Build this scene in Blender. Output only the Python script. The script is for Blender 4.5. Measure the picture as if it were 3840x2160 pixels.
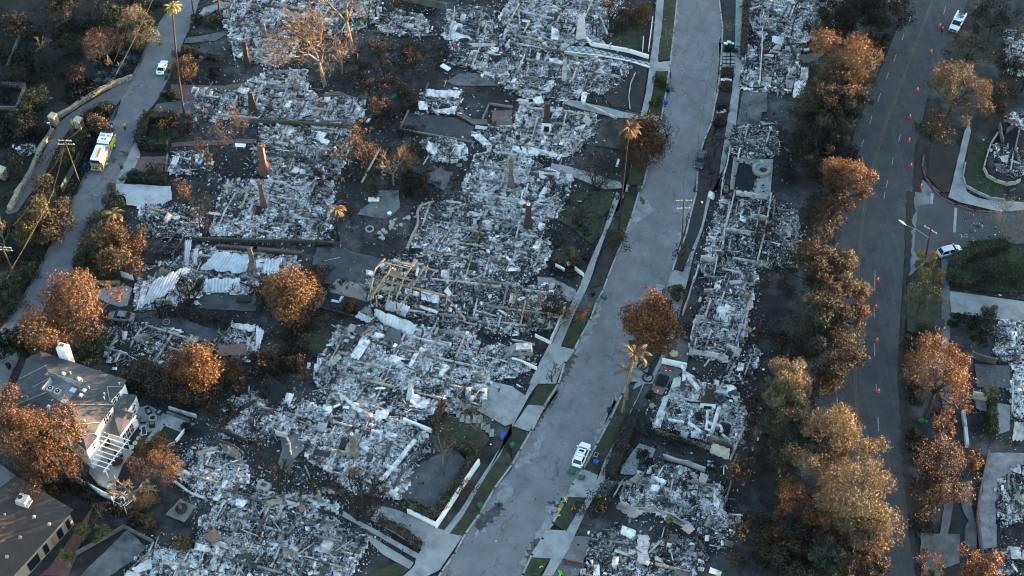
import bpy, math, random
import numpy as np
from mathutils import Vector, Matrix
R = math.radians
for o in list(bpy.data.objects): bpy.data.objects.remove(o)
sc = bpy.context.scene
COL = sc.collection
# ---------------------------------------------------------------- camera, sky, sun, exposure
PITCH, HGT, FSRC = R(50), 212.0, 5963.0          # angle below the horizon, metres, focal length in photo pixels
cam = bpy.data.cameras.new("camera"); cam_o = bpy.data.objects.new("camera", cam); COL.objects.link(cam_o)
CAM = Vector((0, -HGT / math.tan(PITCH), HGT))
cam_o.location = CAM; cam_o.rotation_euler = (R(90) - PITCH, 0, 0)
cam.sensor_width = 36.0; cam.lens = 36.0 * FSRC / 3840; cam.clip_end = 6000; cam.clip_start = 1
sc.camera = cam_o
SUN_AZ, SUN_EL = R(24), R(3.2)                   # towards +X and a little away from the camera, just above the ridge
world = bpy.data.worlds.new("World"); sc.world = world; world.use_nodes = True
nt = world.node_tree; sky = nt.nodes.new("ShaderNodeTexSky"); sky.sky_type = 'NISHITA'; sky.sun_disc = False
sky.sun_elevation = SUN_EL; sky.sun_rotation = R(90) - SUN_AZ; sky.air_density = 1.0; sky.dust_density = 0.4; sky.ozone_density = 1.5
nt.links.new(sky.outputs[0], nt.nodes["Background"].inputs[0]); nt.nodes["Background"].inputs[1].default_value = 0.15
sl = bpy.data.lights.new("sun", 'SUN'); sl.energy = 5.0; sl.angle = R(0.5); sl.color = (1.0, 0.63, 0.38)
so = bpy.data.objects.new("sun", sl); COL.objects.link(so); so.location = (200, 60, 80)
SUND = Vector((math.cos(SUN_AZ) * math.cos(SUN_EL), math.sin(SUN_AZ) * math.cos(SUN_EL), math.sin(SUN_EL)))
so.rotation_euler = SUND.to_track_quat('Z', 'Y').to_euler()
sc.view_settings.view_transform = 'Standard'; sc.view_settings.look = 'None'
sc.view_settings.exposure = 3.42; sc.view_settings.gamma = 1.0
sc.cycles.max_bounces = 4; sc.cycles.diffuse_bounces = 2; sc.cycles.use_denoising = True; sc.cycles.filter_width = 1.1
# ---------------------------------------------------------------- reading the photograph: pixel -> point of the ground (or of a level above it)
FR = {'G': (0, 0, 1 / 0.67083), 'H': (0, 1290, .28986), 'Y': (300, 1480, .28986), 'F': (300, 440, .14493), 'W': (1160, 940, .31056),
      'S': (2080, 1550, .20696), 'K': (3480, 20, .12422), 'V': (3440, 840, .138), 'P': (2560, 560, .30361), 'Q': (2440, 960, .33121),
      'R': (2360, 1360, .27609), 'U': (2180, 1700, .31746), 'A': (3440, 1200, .34513), 'B': (3440, 1700, .31746), 'C': (3460, 300, .31746),
      'E': (2740, 0, .28986)}
for r_ in (1, 2, 3):
    for c_ in (1, 2, 3, 4): FR['%d%d' % (r_, c_)] = (960 * (c_ - 1), 720 * (r_ - 1), .4969)
FWD = Vector((0, math.cos(PITCH), -math.sin(PITCH))); UPV = Vector((0, math.sin(PITCH), math.cos(PITCH)))
def at(fr, x, y, z=0.0):
    ox, oy, s = FR[fr]
    d = FWD * FSRC + Vector((1, 0, 0)) * (ox + x * s - 1920) - UPV * (oy + y * s - 1080)
    return CAM + d * ((z - CAM.z) / d.z)
def pts(spec, z=0.0):
    out, fr = [], 'G'
    for tok in spec.split():
        if tok[-1] == ':': fr = tok[:-1]; continue
        a, b = tok.split(','); out.append(at(fr, float(a), float(b), z))
    return out
def P1(spec, z=0.0): return pts(spec, z)[0]
def rise(base, spec):
    """height above BASE at which a vertical line there passes the pixel SPEC"""
    q = P1(spec, 0.0); d = q - CAM
    t = ((base.x - CAM.x) * d.x + (base.y - CAM.y) * d.y) / (d.x * d.x + d.y * d.y)
    return CAM.z + d.z * t
# ---------------------------------------------------------------- building blocks
def tag(o, label=None, cat=None, group=None, kind=None):
    if label: o['label'] = label
    if cat: o['category'] = cat
    if group: o['group'] = group
    if kind: o['kind'] = kind
    elif cat: o['kind'] = 'thing'
    return o
INPLACE = {}
def thing(name, label, cat, loc=(0, 0, 0), rz=0, group=None, world=True):
    """an Empty at the thing's base; WORLD: its parts are built where they stand"""
    o = bpy.data.objects.new(name, None); COL.objects.link(o); o.location = loc; o.rotation_euler = (0, 0, rz); o.empty_display_size = .3
    if world: INPLACE[o.name] = (Matrix.Translation(loc) @ Matrix.Rotation(rz, 4, 'Z')).inverted()
    return tag(o, label, cat, group)
def link(name, me, m, parent=None):
    o = bpy.data.objects.new(name, me); COL.objects.link(o)
    if m is not None: me.materials.append(m)
    if parent:
        o.parent = parent
        if parent.name in INPLACE: o.matrix_parent_inverse = INPLACE[parent.name]
    return o
def copy_tree(o, parent=None):
    kids = list(o.children); c = o.copy(); COL.objects.link(c)
    if parent: c.parent = parent
    for k in kids: copy_tree(k, c)
    return c
def np_mesh(name, V, F, C=None):
    """V n x 3, F m x k (all faces k-sided), C n x 3 colours"""
    me = bpy.data.meshes.new(name); n, (m, k) = len(V), F.shape
    me.vertices.add(n); me.vertices.foreach_set('co', np.asarray(V, np.float32).ravel())
    me.loops.add(m * k); me.loops.foreach_set('vertex_index', np.asarray(F, np.int32).ravel())
    me.polygons.add(m); me.polygons.foreach_set('loop_start', np.arange(0, m * k, k, dtype=np.int32))
    if C is not None:
        a = me.color_attributes.new('Col', 'FLOAT_COLOR', 'POINT')
        a.data.foreach_set('color', np.c_[C, np.ones(n)].astype(np.float32).ravel())
    me.update(calc_edges=True); return me
class MB:
    """collects shapes and links them as one mesh object"""
    def __init__(s): s.v, s.f, s.c = [], [], []
    def add(s, V, F, col=None):
        n = len(s.v); s.v += [tuple(p) for p in V]; s.f += [tuple(i + n for i in f) for f in F]; s.c += [col or (1, 1, 1)] * len(V); return s
    def box(s, c, size, rz=0, rx=0, ry=0, col=None, top=1.0):
        M = Matrix.Translation(c) @ Matrix.Rotation(rz, 4, 'Z') @ Matrix.Rotation(ry, 4, 'Y') @ Matrix.Rotation(rx, 4, 'X'); a, b, h = size[0] / 2, size[1] / 2, size[2] / 2
        V = [M @ Vector((i * a * (top if k > 0 else 1), j * b * (top if k > 0 else 1), k * h)) for k in (-1, 1) for j in (-1, 1) for i in (-1, 1)]
        return s.add(V, [(0, 2, 3, 1), (4, 5, 7, 6), (0, 1, 5, 4), (2, 6, 7, 3), (0, 4, 6, 2), (1, 3, 7, 5)], col)
    def beam(s, p, q, w, h=None, col=None):
        p, q = Vector(p), Vector(q); d = q - p; L = d.length
        if L < 1e-5: return s
        d /= L; side = d.cross(Vector((0, 0, 1)))
        side = side.normalized() if side.length > 1e-3 else Vector((1, 0, 0)); up = side.cross(d); h = h or w
        V = [b + side * (i * w / 2) + up * (j * h / 2) for b in (p, q) for j in (-1, 1) for i in (-1, 1)]
        return s.add(V, [(0, 2, 3, 1), (4, 5, 7, 6), (0, 1, 5, 4), (2, 6, 7, 3), (0, 4, 6, 2), (1, 3, 7, 5)], col)
    def tube(s, P, rad, n=6, col=None, caps=True):
        P = [Vector(p) for p in P]; rad = rad if hasattr(rad, '__len__') else [rad] * len(P); V, F = [], []; ref = None
        for i, p in enumerate(P):
            d = (P[min(i + 1, len(P) - 1)] - P[max(i - 1, 0)]); d = d.normalized() if d.length > 1e-6 else Vector((0, 0, 1))
            if ref is None: ref = d.orthogonal().normalized()
            a = (ref - d * ref.dot(d)); a = a.normalized() if a.length > 1e-4 else d.orthogonal().normalized(); ref = a; b = d.cross(a)
            V += [p + (a * math.cos(2 * math.pi * k / n) + b * math.sin(2 * math.pi * k / n)) * rad[i] for k in range(n)]
            if i: F += [((i - 1) * n + k, (i - 1) * n + (k + 1) % n, i * n + (k + 1) % n, i * n + k) for k in range(n)]
        if caps: F += [tuple(range(n - 1, -1, -1)), tuple(range((len(P) - 1) * n, len(P) * n))]
        return s.add(V, F, col)
    def prism(s, poly, z0, z1, col=None):
        n = len(poly); a = sum(poly[i][0] * poly[(i + 1) % n][1] - poly[(i + 1) % n][0] * poly[i][1] for i in range(n))
        poly = poly if a > 0 else poly[::-1]
        V = [(p[0], p[1], z0) for p in poly] + [(p[0], p[1], z1) for p in poly]
        return s.add(V, [tuple(range(n - 1, -1, -1)), tuple(range(n, 2 * n))] + [(i, (i + 1) % n, n + (i + 1) % n, n + i) for i in range(n)], col)
    def slab(s, quad, t, col=None):
        """a plate of thickness t whose upper face is the polygon QUAD (3-D points)"""
        Q = [Vector(p) for p in quad]; n = len(Q); nor = (Q[1] - Q[0]).cross(Q[2] - Q[0]).normalized()
        if nor.z < 0: Q = Q[::-1]; nor = -nor
        V = Q + [p - nor * t for p in Q]
        return s.add(V, [tuple(range(n)), tuple(range(2 * n - 1, n - 1, -1))] + [((i + 1) % n, i, n + i, n + (i + 1) % n) for i in range(n)], col)
    def sheet(s, P, nu, nv, f, t=.03, col=None):
        """a bent plate: f(u, v) -> point, both sides and edges"""
        g = [[Vector(f(i / nu, j / nv)) for j in range(nv + 1)] for i in range(nu + 1)]; V = [p for r in g for p in r] + [p - Vector((0, 0, t)) for r in g for p in r]
        k = (nu + 1) * (nv + 1); ix = lambda i, j: i * (nv + 1) + j; F = []
        for i in range(nu):
            for j in range(nv):
                q = (ix(i, j), ix(i + 1, j), ix(i + 1, j + 1), ix(i, j + 1)); F += [q, tuple(x + k for x in q[::-1])]
        rim = [ix(i, 0) for i in range(nu)] + [ix(nu, j) for j in range(nv)] + [ix(i, nv) for i in range(nu, 0, -1)] + [ix(0, j) for j in range(nv, 0, -1)]
        F += [(rim[(i + 1) % len(rim)], rim[i], rim[i] + k, rim[(i + 1) % len(rim)] + k) for i in range(len(rim))]
        return s.add(V, F, col)
    def ring(s, c, r0, r1, z0, z1, n=20, a0=0, a1=2 * math.pi, col=None):
        full = a1 - a0 > 6.28; V = []
        for i in range(n + (0 if full else 1)):
            a = a0 + (a1 - a0) * i / n; V += [(c[0] + r * math.cos(a), c[1] + r * math.sin(a), z) for r, z in ((r0, z0), (r1, z0), (r1, z1), (r0, z1))]
        m = len(V) // 4; F = []
        for i in range(n):
            j = (i + 1) % m; F += [(4 * i + k, 4 * j + k, 4 * j + (k + 1) % 4, 4 * i + (k + 1) % 4) for k in range(4)]
        return s.add(V, F, col)
    def disc(s, c, r, z0, z1, n=14, col=None, sx=1, rz=0):
        return s.prism([(c[0] + r * sx * math.cos(a) * math.cos(rz) - r * math.sin(a) * math.sin(rz), c[1] + r * sx * math.cos(a) * math.sin(rz) + r * math.sin(a) * math.cos(rz)) for a in (2 * math.pi * i / n for i in range(n))], z0, z1, col)
    def build(s, name, m, parent=None, smooth=False):
        me = bpy.data.meshes.new(name); me.from_pydata(s.v, [], s.f)
        a = me.color_attributes.new('Col', 'FLOAT_COLOR', 'POINT'); a.data.foreach_set('color', np.c_[np.array(s.c), np.ones(len(s.c))].astype(np.float32).ravel())
        if smooth: me.polygons.foreach_set('use_smooth', [True] * len(me.polygons))
        me.update(); return link(name, me, m, parent)
# ---------------------------------------------------------------- materials
MATS = {}
def mat(name, rgb=(.5, .5, .5), rough=.85, metal=0.0, var=.18, scale=1.2, dirt=None, damt=.5, dscale=.5, bump=0.0, col=False, tiles=None, trans=0.0, detail=5.0, streak=None):
    """procedural surface: base colour broken by two noises, DIRT blotches of another colour, optional joints (tiles = brick width, height, joint, colour)"""
    if name in MATS: return MATS[name]
    m = bpy.data.materials.new(name); m.use_nodes = True; t = m.node_tree; N = t.nodes; L = t.links.new; b = N['Principled BSDF']; MATS[name] = m
    b.inputs['Roughness'].default_value = rough; b.inputs['Metallic'].default_value = metal; b.inputs['Specular IOR Level'].default_value = .3
    tc = N.new('ShaderNodeTexCoord')
    def noise(s, d=detail, r=.6):
        n = N.new('ShaderNodeTexNoise'); n.inputs['Scale'].default_value = s; n.inputs['Detail'].default_value = d; n.inputs['Roughness'].default_value = r; L(tc.outputs['Object'], n.inputs['Vector']); return n
    def mix(a, c, fac, mode='MIX'):
        x = N.new('ShaderNodeMix'); x.data_type = 'RGBA'; x.blend_type = mode
        for s_, v in ((6, a), (7, c)):
            if isinstance(v, tuple): x.inputs[s_].default_value = (*v, 1)
            else: L(v, x.inputs[s_])
        if isinstance(fac, float): x.inputs[0].default_value = fac
        else: L(fac, x.inputs[0])
        return x.outputs[2]
    def ramp(src, lo, hi, a=0.0, c=1.0):
        x = N.new('ShaderNodeMapRange'); x.inputs[1].default_value = lo; x.inputs[2].default_value = hi; x.inputs[3].default_value = a; x.inputs[4].default_value = c; L(src, x.inputs[0]); return x.outputs[0]
    n1 = noise(scale)
    if col:
        at_ = N.new('ShaderNodeAttribute'); at_.attribute_name = 'Col'; base = at_.outputs['Color']
    else: base = tuple(rgb)
    if tiles:
        k = N.new('ShaderNodeTexBrick'); k.inputs['Scale'].default_value = 1; k.inputs['Brick Width'].default_value = tiles[0]; k.inputs['Row Height'].default_value = tiles[1]; k.inputs['Mortar Size'].default_value = tiles[2]
        k.inputs['Color1'].default_value = (*rgb, 1); k.inputs['Color2'].default_value = (*[c * .82 for c in rgb], 1); k.inputs['Mortar'].default_value = (*tiles[3], 1); k.offset = tiles[4] if len(tiles) > 4 else .5
        if len(tiles) > 5:
            mp = N.new('ShaderNodeMapping'); mp.inputs['Rotation'].default_value = (0, 0, tiles[5]); L(tc.outputs['Object'], mp.inputs[0]); L(mp.outputs[0], k.inputs['Vector'])
        else: L(tc.outputs['Object'], k.inputs['Vector'])
        base = k.outputs['Color']
    if dirt: base = mix(base, tuple(dirt), ramp(noise(dscale, 6.0, .65).outputs[0], .62 - damt * .3, .72 - damt * .2 + .08))
    if streak:
        mp = N.new('ShaderNodeMapping'); mp.vector_type = 'TEXTURE'; mp.inputs['Rotation'].default_value = (0, 0, streak[0]); mp.inputs['Scale'].default_value = (22, 1, 1); L(tc.outputs['Object'], mp.inputs[0]); n2 = noise(.9, 4.0); L(mp.outputs[0], n2.inputs['Vector']); base = mix(base, tuple(streak[1]), ramp(n2.outputs[0], .48, .64, 0, .75))
        v_ = N.new('ShaderNodeTexVoronoi'); v_.feature = 'DISTANCE_TO_EDGE'; v_.inputs['Scale'].default_value = .16; n3 = noise(.5, 5.0); vm = N.new('ShaderNodeVectorMath'); vm.operation = 'MULTIPLY_ADD'; vm.inputs[1].default_value = (5, 5, 0); L(n3.outputs['Color'], vm.inputs[0]); L(tc.outputs['Object'], vm.inputs[2]); L(vm.outputs[0], v_.inputs['Vector']); base = mix(base, tuple(x * .45 for x in rgb), ramp(v_.outputs['Distance'], .0, .012, .8, 0))
    g = N.new('ShaderNodeCombineColor'); v = ramp(n1.outputs[0], .3, .7, 1 - var, 1 + var)
    for i in range(3): L(v, g.inputs[i])
    L(mix(base, g.outputs[0], 1.0, 'MULTIPLY'), b.inputs['Base Color'])
    if bump:
        bp = N.new('ShaderNodeBump'); bp.inputs['Strength'].default_value = bump; bp.inputs['Distance'].default_value = .1; L(n1.outputs[0], bp.inputs['Height']); L(bp.outputs[0], b.inputs['Normal'])
    if trans:
        tr = N.new('ShaderNodeBsdfTranslucent'); L(b.inputs['Base Color'].links[0].from_socket, tr.inputs[0]); ms = N.new('ShaderNodeMixShader'); ms.inputs[0].default_value = trans
        L(b.outputs[0], ms.inputs[1]); L(tr.outputs[0], ms.inputs[2]); L(ms.outputs[0], N['Material Output'].inputs[0])
    return m
def hexc(h, k=1.0):
    c = [int(h[i:i + 2], 16) / 255 for i in (0, 2, 4)]; return tuple(k * (x / 12.92 if x < .04045 else ((x + .055) / 1.055) ** 2.4) for x in c)
CHAR = (.022, .021, .021); ASH = (.55, .56, .58); ASHG = (.22, .225, .235); RUST = (.12, .055, .03); CREAM = (.42, .38, .33)
M_COL = mat('painted_by_piece', col=True, var=.15, scale=3.0)
M_RUB = mat('ash_and_rubble', col=True, var=.35, scale=2.6, dirt=(.022, .021, .021), damt=.42, dscale=.7, bump=.4)
M_LEAF = mat('leaves', col=True, var=.4, scale=.9, rough=.7, trans=.15)
M_BARK = mat('bark', (.055, .042, .034), var=.4, scale=3.0)
M_BURNT = mat('burnt_bark', (.018, .015, .014), var=.5, scale=3.0, dirt=(.09, .06, .04), damt=.35, dscale=.8)
M_PALEBARK = mat('pale_bark', (.17, .13, .10), var=.35, scale=2.0, dirt=(.05, .04, .035), damt=.35, dscale=.6)
M_SOIL = mat('burnt_soil', (.021, .0185, .018), var=.6, scale=.35, dirt=(.085, .080, .078), damt=.5, dscale=.11, bump=.3, detail=9.0)
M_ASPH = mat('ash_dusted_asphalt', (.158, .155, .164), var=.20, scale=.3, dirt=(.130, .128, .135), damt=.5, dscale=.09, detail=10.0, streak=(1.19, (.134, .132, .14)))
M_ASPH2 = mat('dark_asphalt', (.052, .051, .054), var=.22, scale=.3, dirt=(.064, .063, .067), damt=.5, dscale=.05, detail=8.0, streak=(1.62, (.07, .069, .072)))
M_CONC = mat('ash_stained_concrete', (.27, .27, .265), var=.15, scale=.5, dirt=(.15, .152, .155), damt=.5, dscale=.35, detail=8.0)
M_CONCD = mat('sooty_concrete', (.12, .118, .117), var=.3, scale=.4, dirt=(.045, .044, .044), damt=.55, dscale=.25, detail=8.0)
M_KERB = mat('kerb_concrete', (.30, .28, .25), var=.25, scale=1.5, dirt=(.06, .055, .05), damt=.4, dscale=.6)
M_LAWN = mat('dry_lawn', (.030, .036, .018), var=.45, scale=.8, dirt=(.045, .036, .026), damt=.6, dscale=.3, detail=9.0)
M_GREEN = mat('green_lawn', (.023, .032, .014), var=.45, scale=.8, dirt=(.035, .034, .02), damt=.4, dscale=.3, detail=9.0)
M_DIRT = mat('scorched_dirt', (.032, .026, .023), var=.4, scale=.5, dirt=(.025, .024, .024), damt=.55, dscale=.25, detail=9.0)
M_ASHS = mat('ash_film', (.215, .215, .225), var=.3, scale=.9, dirt=(.14, .14, .145), damt=.6, dscale=.4, detail=9.0)
M_BRICKP = mat('brick_paving', (.17, .10, .09), var=.25, scale=.5, tiles=(.6, .3, .03, (.09, .07, .065)), dirt=(.10, .095, .095), damt=.5, dscale=.2)
M_PAVER = mat('driveway_pavers', (.135, .115, .115), var=.2, scale=.4, tiles=(.9, .45, .03, (.10, .09, .09), .5, .7), dirt=(.10, .10, .105), damt=.5, dscale=.15)
M_STONE = mat('stone_masonry', (.36, .29, .21), var=.3, scale=1.5, tiles=(.7, .35, .04, (.16, .13, .1)), dirt=(.2, .17, .13), damt=.4, dscale=1.0)
M_WHITE = mat('white_paint', (.78, .78, .76), var=.06, scale=1.5, rough=.6)
M_SCORCHW = mat('scorched_white_wall', (.50, .50, .50), var=.25, scale=1.6, dirt=(.07, .062, .058), damt=.55, dscale=.8)
M_STUCCO = mat('smoke_stained_stucco', (.24, .21, .18), var=.35, scale=1.4, dirt=(.035, .032, .03), damt=.65, dscale=.8)
M_BRICK = mat('red_brick', (.14, .072, .058), var=.25, scale=1.2, dirt=(.09, .05, .045), damt=.4, dscale=.7)
M_BRICKD = mat('sooty_brick', (.05, .033, .029), var=.3, scale=1.2, dirt=(.028, .024, .023), damt=.5, dscale=.7)
M_METAL = mat('scorched_roof_metal', (.50, .53, .56), rough=.45, metal=.3, var=.25, scale=.8, dirt=(.22, .17, .14), damt=.4, dscale=.4)
M_WOOD = mat('charred_timber', (.06, .045, .038), var=.5, scale=2.0, dirt=(.28, .26, .25), damt=.35, dscale=.8)
M_PALEW = mat('ash_coated_timber', (.40, .36, .32), var=.35, scale=2.0, dirt=(.06, .05, .045), damt=.45, dscale=.7)
M_GLASS = mat('dark_glass', (.012, .014, .018), rough=.12, var=.1)
M_BLACK = mat('black_rubber', (.014, .014, .015), rough=.7, var=.2)
M_WATER = mat('pool_water', (.006, .010, .015), rough=.9, var=.25, scale=.6)
M_CHROME = mat('bare_metal', (.45, .46, .48), rough=.35, metal=.8, var=.1)
M_YLINE = mat('yellow_line_paint', (.13, .095, .045), var=.3, scale=1.0)
M_WLINE = mat('white_line_paint', (.26, .27, .28), var=.3, scale=1.0)
def flat(name, poly, z, m, kind='structure', jit=0.0, label=None, cat=None, step=1.0, seed=1, thick=0.0, parent=None):
    """a ground sheet; JIT roughens its outline"""
    if jit:
        rg = random.Random(seed); out = []
        for i, p in enumerate(poly):
            q = poly[(i + 1) % len(poly)]; n = max(1, int((q - p).length / step)); d = (q - p); w = Vector((-d.y, d.x, 0)).normalized()
            out += [p + d * (k / n) + w * (rg.uniform(-jit, jit)) for k in range(n)]
        poly = out
    s = MB(); poly = [(p[0], p[1]) for p in poly]
    if thick: s.prism(poly, z - thick, z)
    else:
        n = len(poly); a = sum(poly[i][0] * poly[(i + 1) % n][1] - poly[(i + 1) % n][0] * poly[i][1] for i in range(n)); poly = poly if a > 0 else poly[::-1]
        s.add([(*p, z) for p in poly], [tuple(range(n))])
    return tag(s.build(name, m, parent), label, cat, None, None if label else kind)
def strip(a, b, w): # quad strip of width w along two points
    d = (b - a).normalized(); n = Vector((-d.y, d.x, 0)) * w / 2; return [a + n, b + n, b - n, a - n]
def ribbon(line, w):
    L_, R_ = [], []
    for i, p in enumerate(line):
        d = line[min(i + 1, len(line) - 1)] - line[max(i - 1, 0)]; n = Vector((-d.y, d.x, 0)).normalized() * w / 2; L_.append(p + n); R_.append(p - n)
    return L_ + R_[::-1]
def wall_mb(s, line, h, t, rag=0.0, seed=0, z0=0.0, col=None, closed=False, gaps=(), step=.8):
    """an upright wall along LINE with a ragged top; gaps = fractions (from, to) along it left open"""
    rg = random.Random(seed); P = [Vector((p[0], p[1], 0)) for p in line]
    if closed: P.append(P[0].copy())
    tot = sum((P[i + 1] - P[i]).length for i in range(len(P) - 1)); run = 0
    hh = h
    for i in range(len(P) - 1):
        d = P[i + 1] - P[i]; L_ = d.length; n = max(1, int(L_ / step)) if rag or gaps else 1; w = Vector((-d.y, d.x, 0)).normalized() * t / 2
        H = [max(.15, h * (1 - rag * rg.random())) for _ in range(n + 1)]
        if i: H[0] = hh
        hh = H[-1]
        for k in range(n):
            f = (run + L_ * (k + .5) / n) / tot
            if any(a < f < b for a, b in gaps): continue
            a, b = P[i] + d * (k / n), P[i] + d * ((k + 1) / n); z = Vector((0, 0, z0))
            ext = d.normalized() * (t / 2 - .002) if n == 1 else Vector()
            if k == 0 and n == 1: a = a - ext
            if k == n - 1 and n == 1: b = b + ext * .99
            V = [a + w + z, b + w + z, b - w + z, a - w + z, a + w + Vector((0, 0, H[k])), b + w + Vector((0, 0, H[k + 1])), b - w + Vector((0, 0, H[k + 1])), a - w + Vector((0, 0, H[k]))]
            V = [Vector(v) + (Vector((0, 0, z0)) if i_ > 3 else Vector()) for i_, v in enumerate(V)]
            F = [(4, 7, 6, 5), (0, 1, 5, 4), (2, 3, 7, 6)] + ([(0, 4, 7, 3)] if k == 0 or any(a_ < (run + L_ * (k - .5) / n) / tot < b_ for a_, b_ in gaps) else []) + ([(1, 2, 6, 5)] if k == n - 1 or any(a_ < (run + L_ * (k + 1.5) / n) / tot < b_ for a_, b_ in gaps) else [])
            s.add(V, F, col)
        run += L_
    return s
def wall(name, label, cat, line, h, t, m, rag=0.0, seed=0, parent=None, gaps=(), closed=False, group=None, z0=0.0):
    o = wall_mb(MB(), line, h, t, rag, seed, z0, None, closed, gaps).build(name, m, parent)
    return tag(o, label, cat, group)
def inpoly(X, Y, poly):
    c = np.zeros(len(X), bool); n = len(poly)
    for i in range(n):
        x1, y1 = poly[i][0], poly[i][1]; x2, y2 = poly[(i + 1) % n][0], poly[(i + 1) % n][1]
        if y1 == y2: continue
        c ^= ((Y < y1) != (Y < y2)) & (X < (x2 - x1) * (Y - y1) / (y2 - y1) + x1)
    return c
def vnoise(X, Y, s, seed=0):
    """smooth value noise 0..1"""
    r = np.random.RandomState(seed); T = r.rand(64, 64); x, y = X / s + 1000, Y / s + 1000; i, j = np.floor(x).astype(int), np.floor(y).astype(int); u, v = x - i, y - j; u = u * u * (3 - 2 * u); v = v * v * (3 - 2 * v)
    g = lambda a, b: T[a % 64, b % 64]
    return (g(i, j) * (1 - u) + g(i + 1, j) * u) * (1 - v) + (g(i, j + 1) * (1 - u) + g(i + 1, j + 1) * u) * v
# ================================================================ the setting
def big_ground():
    n = 140; xs = np.linspace(-1, 1, n); xs = np.sign(xs) * (abs(xs) ** 2.2) * 1500
    X, Y = np.meshgrid(xs, xs + 0); Z = (vnoise(X, Y, 7, 1) - .5) * .12 - .10
    Z += np.clip((-X - 105) / 500, 0, 1) * -30 * 0
    V = np.c_[X.ravel(), Y.ravel(), Z.ravel()]; i = np.arange(n * n).reshape(n, n)
    F = np.stack([i[:-1, :-1], i[:-1, 1:], i[1:, 1:], i[1:, :-1]], -1).reshape(-1, 4)
    o = link('ground', np_mesh('ground', V, F), M_SOIL); o['kind'] = 'structure'
big_ground()
def ridge():
    """the hill beyond the right edge of the frame that keeps the low sun off the streets"""
    V, F = [], []; n = 90; D0 = 350.0; H0 = 23.2; ax = Vector((math.cos(SUN_AZ), math.sin(SUN_AZ), 0)); ay = Vector((-ax.y, ax.x, 0)); rg = np.random.RandomState(5)
    u = np.linspace(-420, 420, n); crest = H0 + np.clip(u, -80, 90) * .022 + (vnoise(u, u * 0, 38, 3) - .5) * 3.4 + (vnoise(u, u * 0 + 9, 9, 4) - .5) * 2.2
    for k, (d, f) in enumerate(((D0 - 120, -.05), (D0 - 60, .35), (D0 - 20, .8), (D0, 1), (D0 + 25, .8), (D0 + 140, -.05))):
        for i in range(n): V.append(tuple(ax * d + ay * u[i] + Vector((0, 0, crest[i] * f))))
    F = [(k * n + i, (k + 1) * n + i, (k + 1) * n + i + 1, k * n + i + 1) for k in range(5) for i in range(n - 1)]
    o = MB().add(V, F).build('hill', M_DIRT); o['kind'] = 'structure'
ridge()
# ---- roads
G = lambda spec: pts('G: ' + spec)
SL = "545,-160 470,-30 420,37 397,67 373,110 353,157 333,190 313,225 292,290 268,330 240,382 228,420 197,483 160,553 130,616 110,656 77,716 33,790 -12,848"
SR = "590,-160 513,-30 480,67 460,110 430,187 400,247 363,293 347,327 320,400 297,443 263,520 233,593 213,630 187,683 157,710 133,737 100,796 33,933 -30,1060"
flat('hillside_street', G(SL) + G(SR)[::-1], .03, M_ASPH, jit=.12, seed=3)
flat('brick_driveway', pts('11: 1030,570 960,690 880,795 745,790 720,820 640,900 600,960 520,980 430,1120 330,1330 240,1449 21: 215,30 130,150 60,170 40,150 11: 130,1449 200,1380 270,1260 330,1150 390,1030 440,940 500,880 620,800 760,720 900,640'), .036, M_PAVER)
ML = "1716,-160 1706,-25 1695,83 1685,167 1675,233 1665,290 1631,413 1618,467 1608,483 1588,550 1571,596 1551,643 1528,700 1518,730 1501,760 1485,806 1458,853 1445,880 1421,913 1405,966 1368,1023 1338,1083 1308,1133 1288,1170 1244,1229 1207,1293 1171,1343 1144,1393 1111,1439 1080,1490 1015,1590"
MR = "1802,-160 1806,-25 1813,33 1818,70 1816,110 1813,167 1805,233 1798,263 1790,310 1771,353 1761,387 1755,430 1752,483 1735,550 1725,593 1705,640 1691,683 1681,716 1668,756 1645,830 1610,910 1565,993 1535,1056 1501,1119 1468,1179 1441,1219 1418,1266 1391,1316 1365,1356 1338,1396 1315,1446 1295,1490 1235,1590"
flat('main_street', G(ML) + G(MR)[::-1], .03, M_ASPH)
RL = "2345,-160 2292,-30 2259,67 2232,133 2205,200 2180,260 2150,330 2135,400 2120,483 2106,560 2096,630 2075,760 2050,900 2045,966 2060,1100 2110,1250 2180,1400 2205,1490 2235,1590"
RRT = "2510,-160 2445,-30 2400,100 2375,160 2335,235 2310,350 2302,365 2295,483 2282,483 2278,583 2275,650 2268,750 2262,850 2258,966 2265,1033 2275,1133 2282,1233 2285,1333 2310,1490 2335,1590"
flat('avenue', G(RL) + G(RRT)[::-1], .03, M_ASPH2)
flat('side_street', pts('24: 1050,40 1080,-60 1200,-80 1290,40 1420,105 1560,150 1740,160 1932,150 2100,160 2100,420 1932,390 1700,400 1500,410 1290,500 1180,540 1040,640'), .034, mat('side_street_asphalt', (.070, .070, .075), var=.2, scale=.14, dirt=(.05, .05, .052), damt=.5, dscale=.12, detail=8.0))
flat('gutter_concrete', pts('24: 1090,-70 1170,-90 1240,-10 1215,90 1130,110 1100,440 1180,540 1060,640 1040,560 1060,300'), .040, mat('gutter_concrete', (.16, .165, .175), var=.2, scale=.4, dirt=(.06, .06, .06), damt=.5, dscale=.3), jit=.08)
flat('leaf_littered_gutter', pts('14: 1130,1060 1175,1100 1160,1449 24: 1120,0 1090,300 1080,480 1050,700 1045,950 1010,1150 1000,1449 34: 1010,100 1060,600 1090,950 1150,1449 1110,1449 1050,950 1010,600 985,100 24: 975,1449 985,1100 1010,900 1025,650 1040,300 1050,0 14: 1090,1449 1110,1250'), .046, M_DIRT, jit=.35, seed=8)
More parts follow.
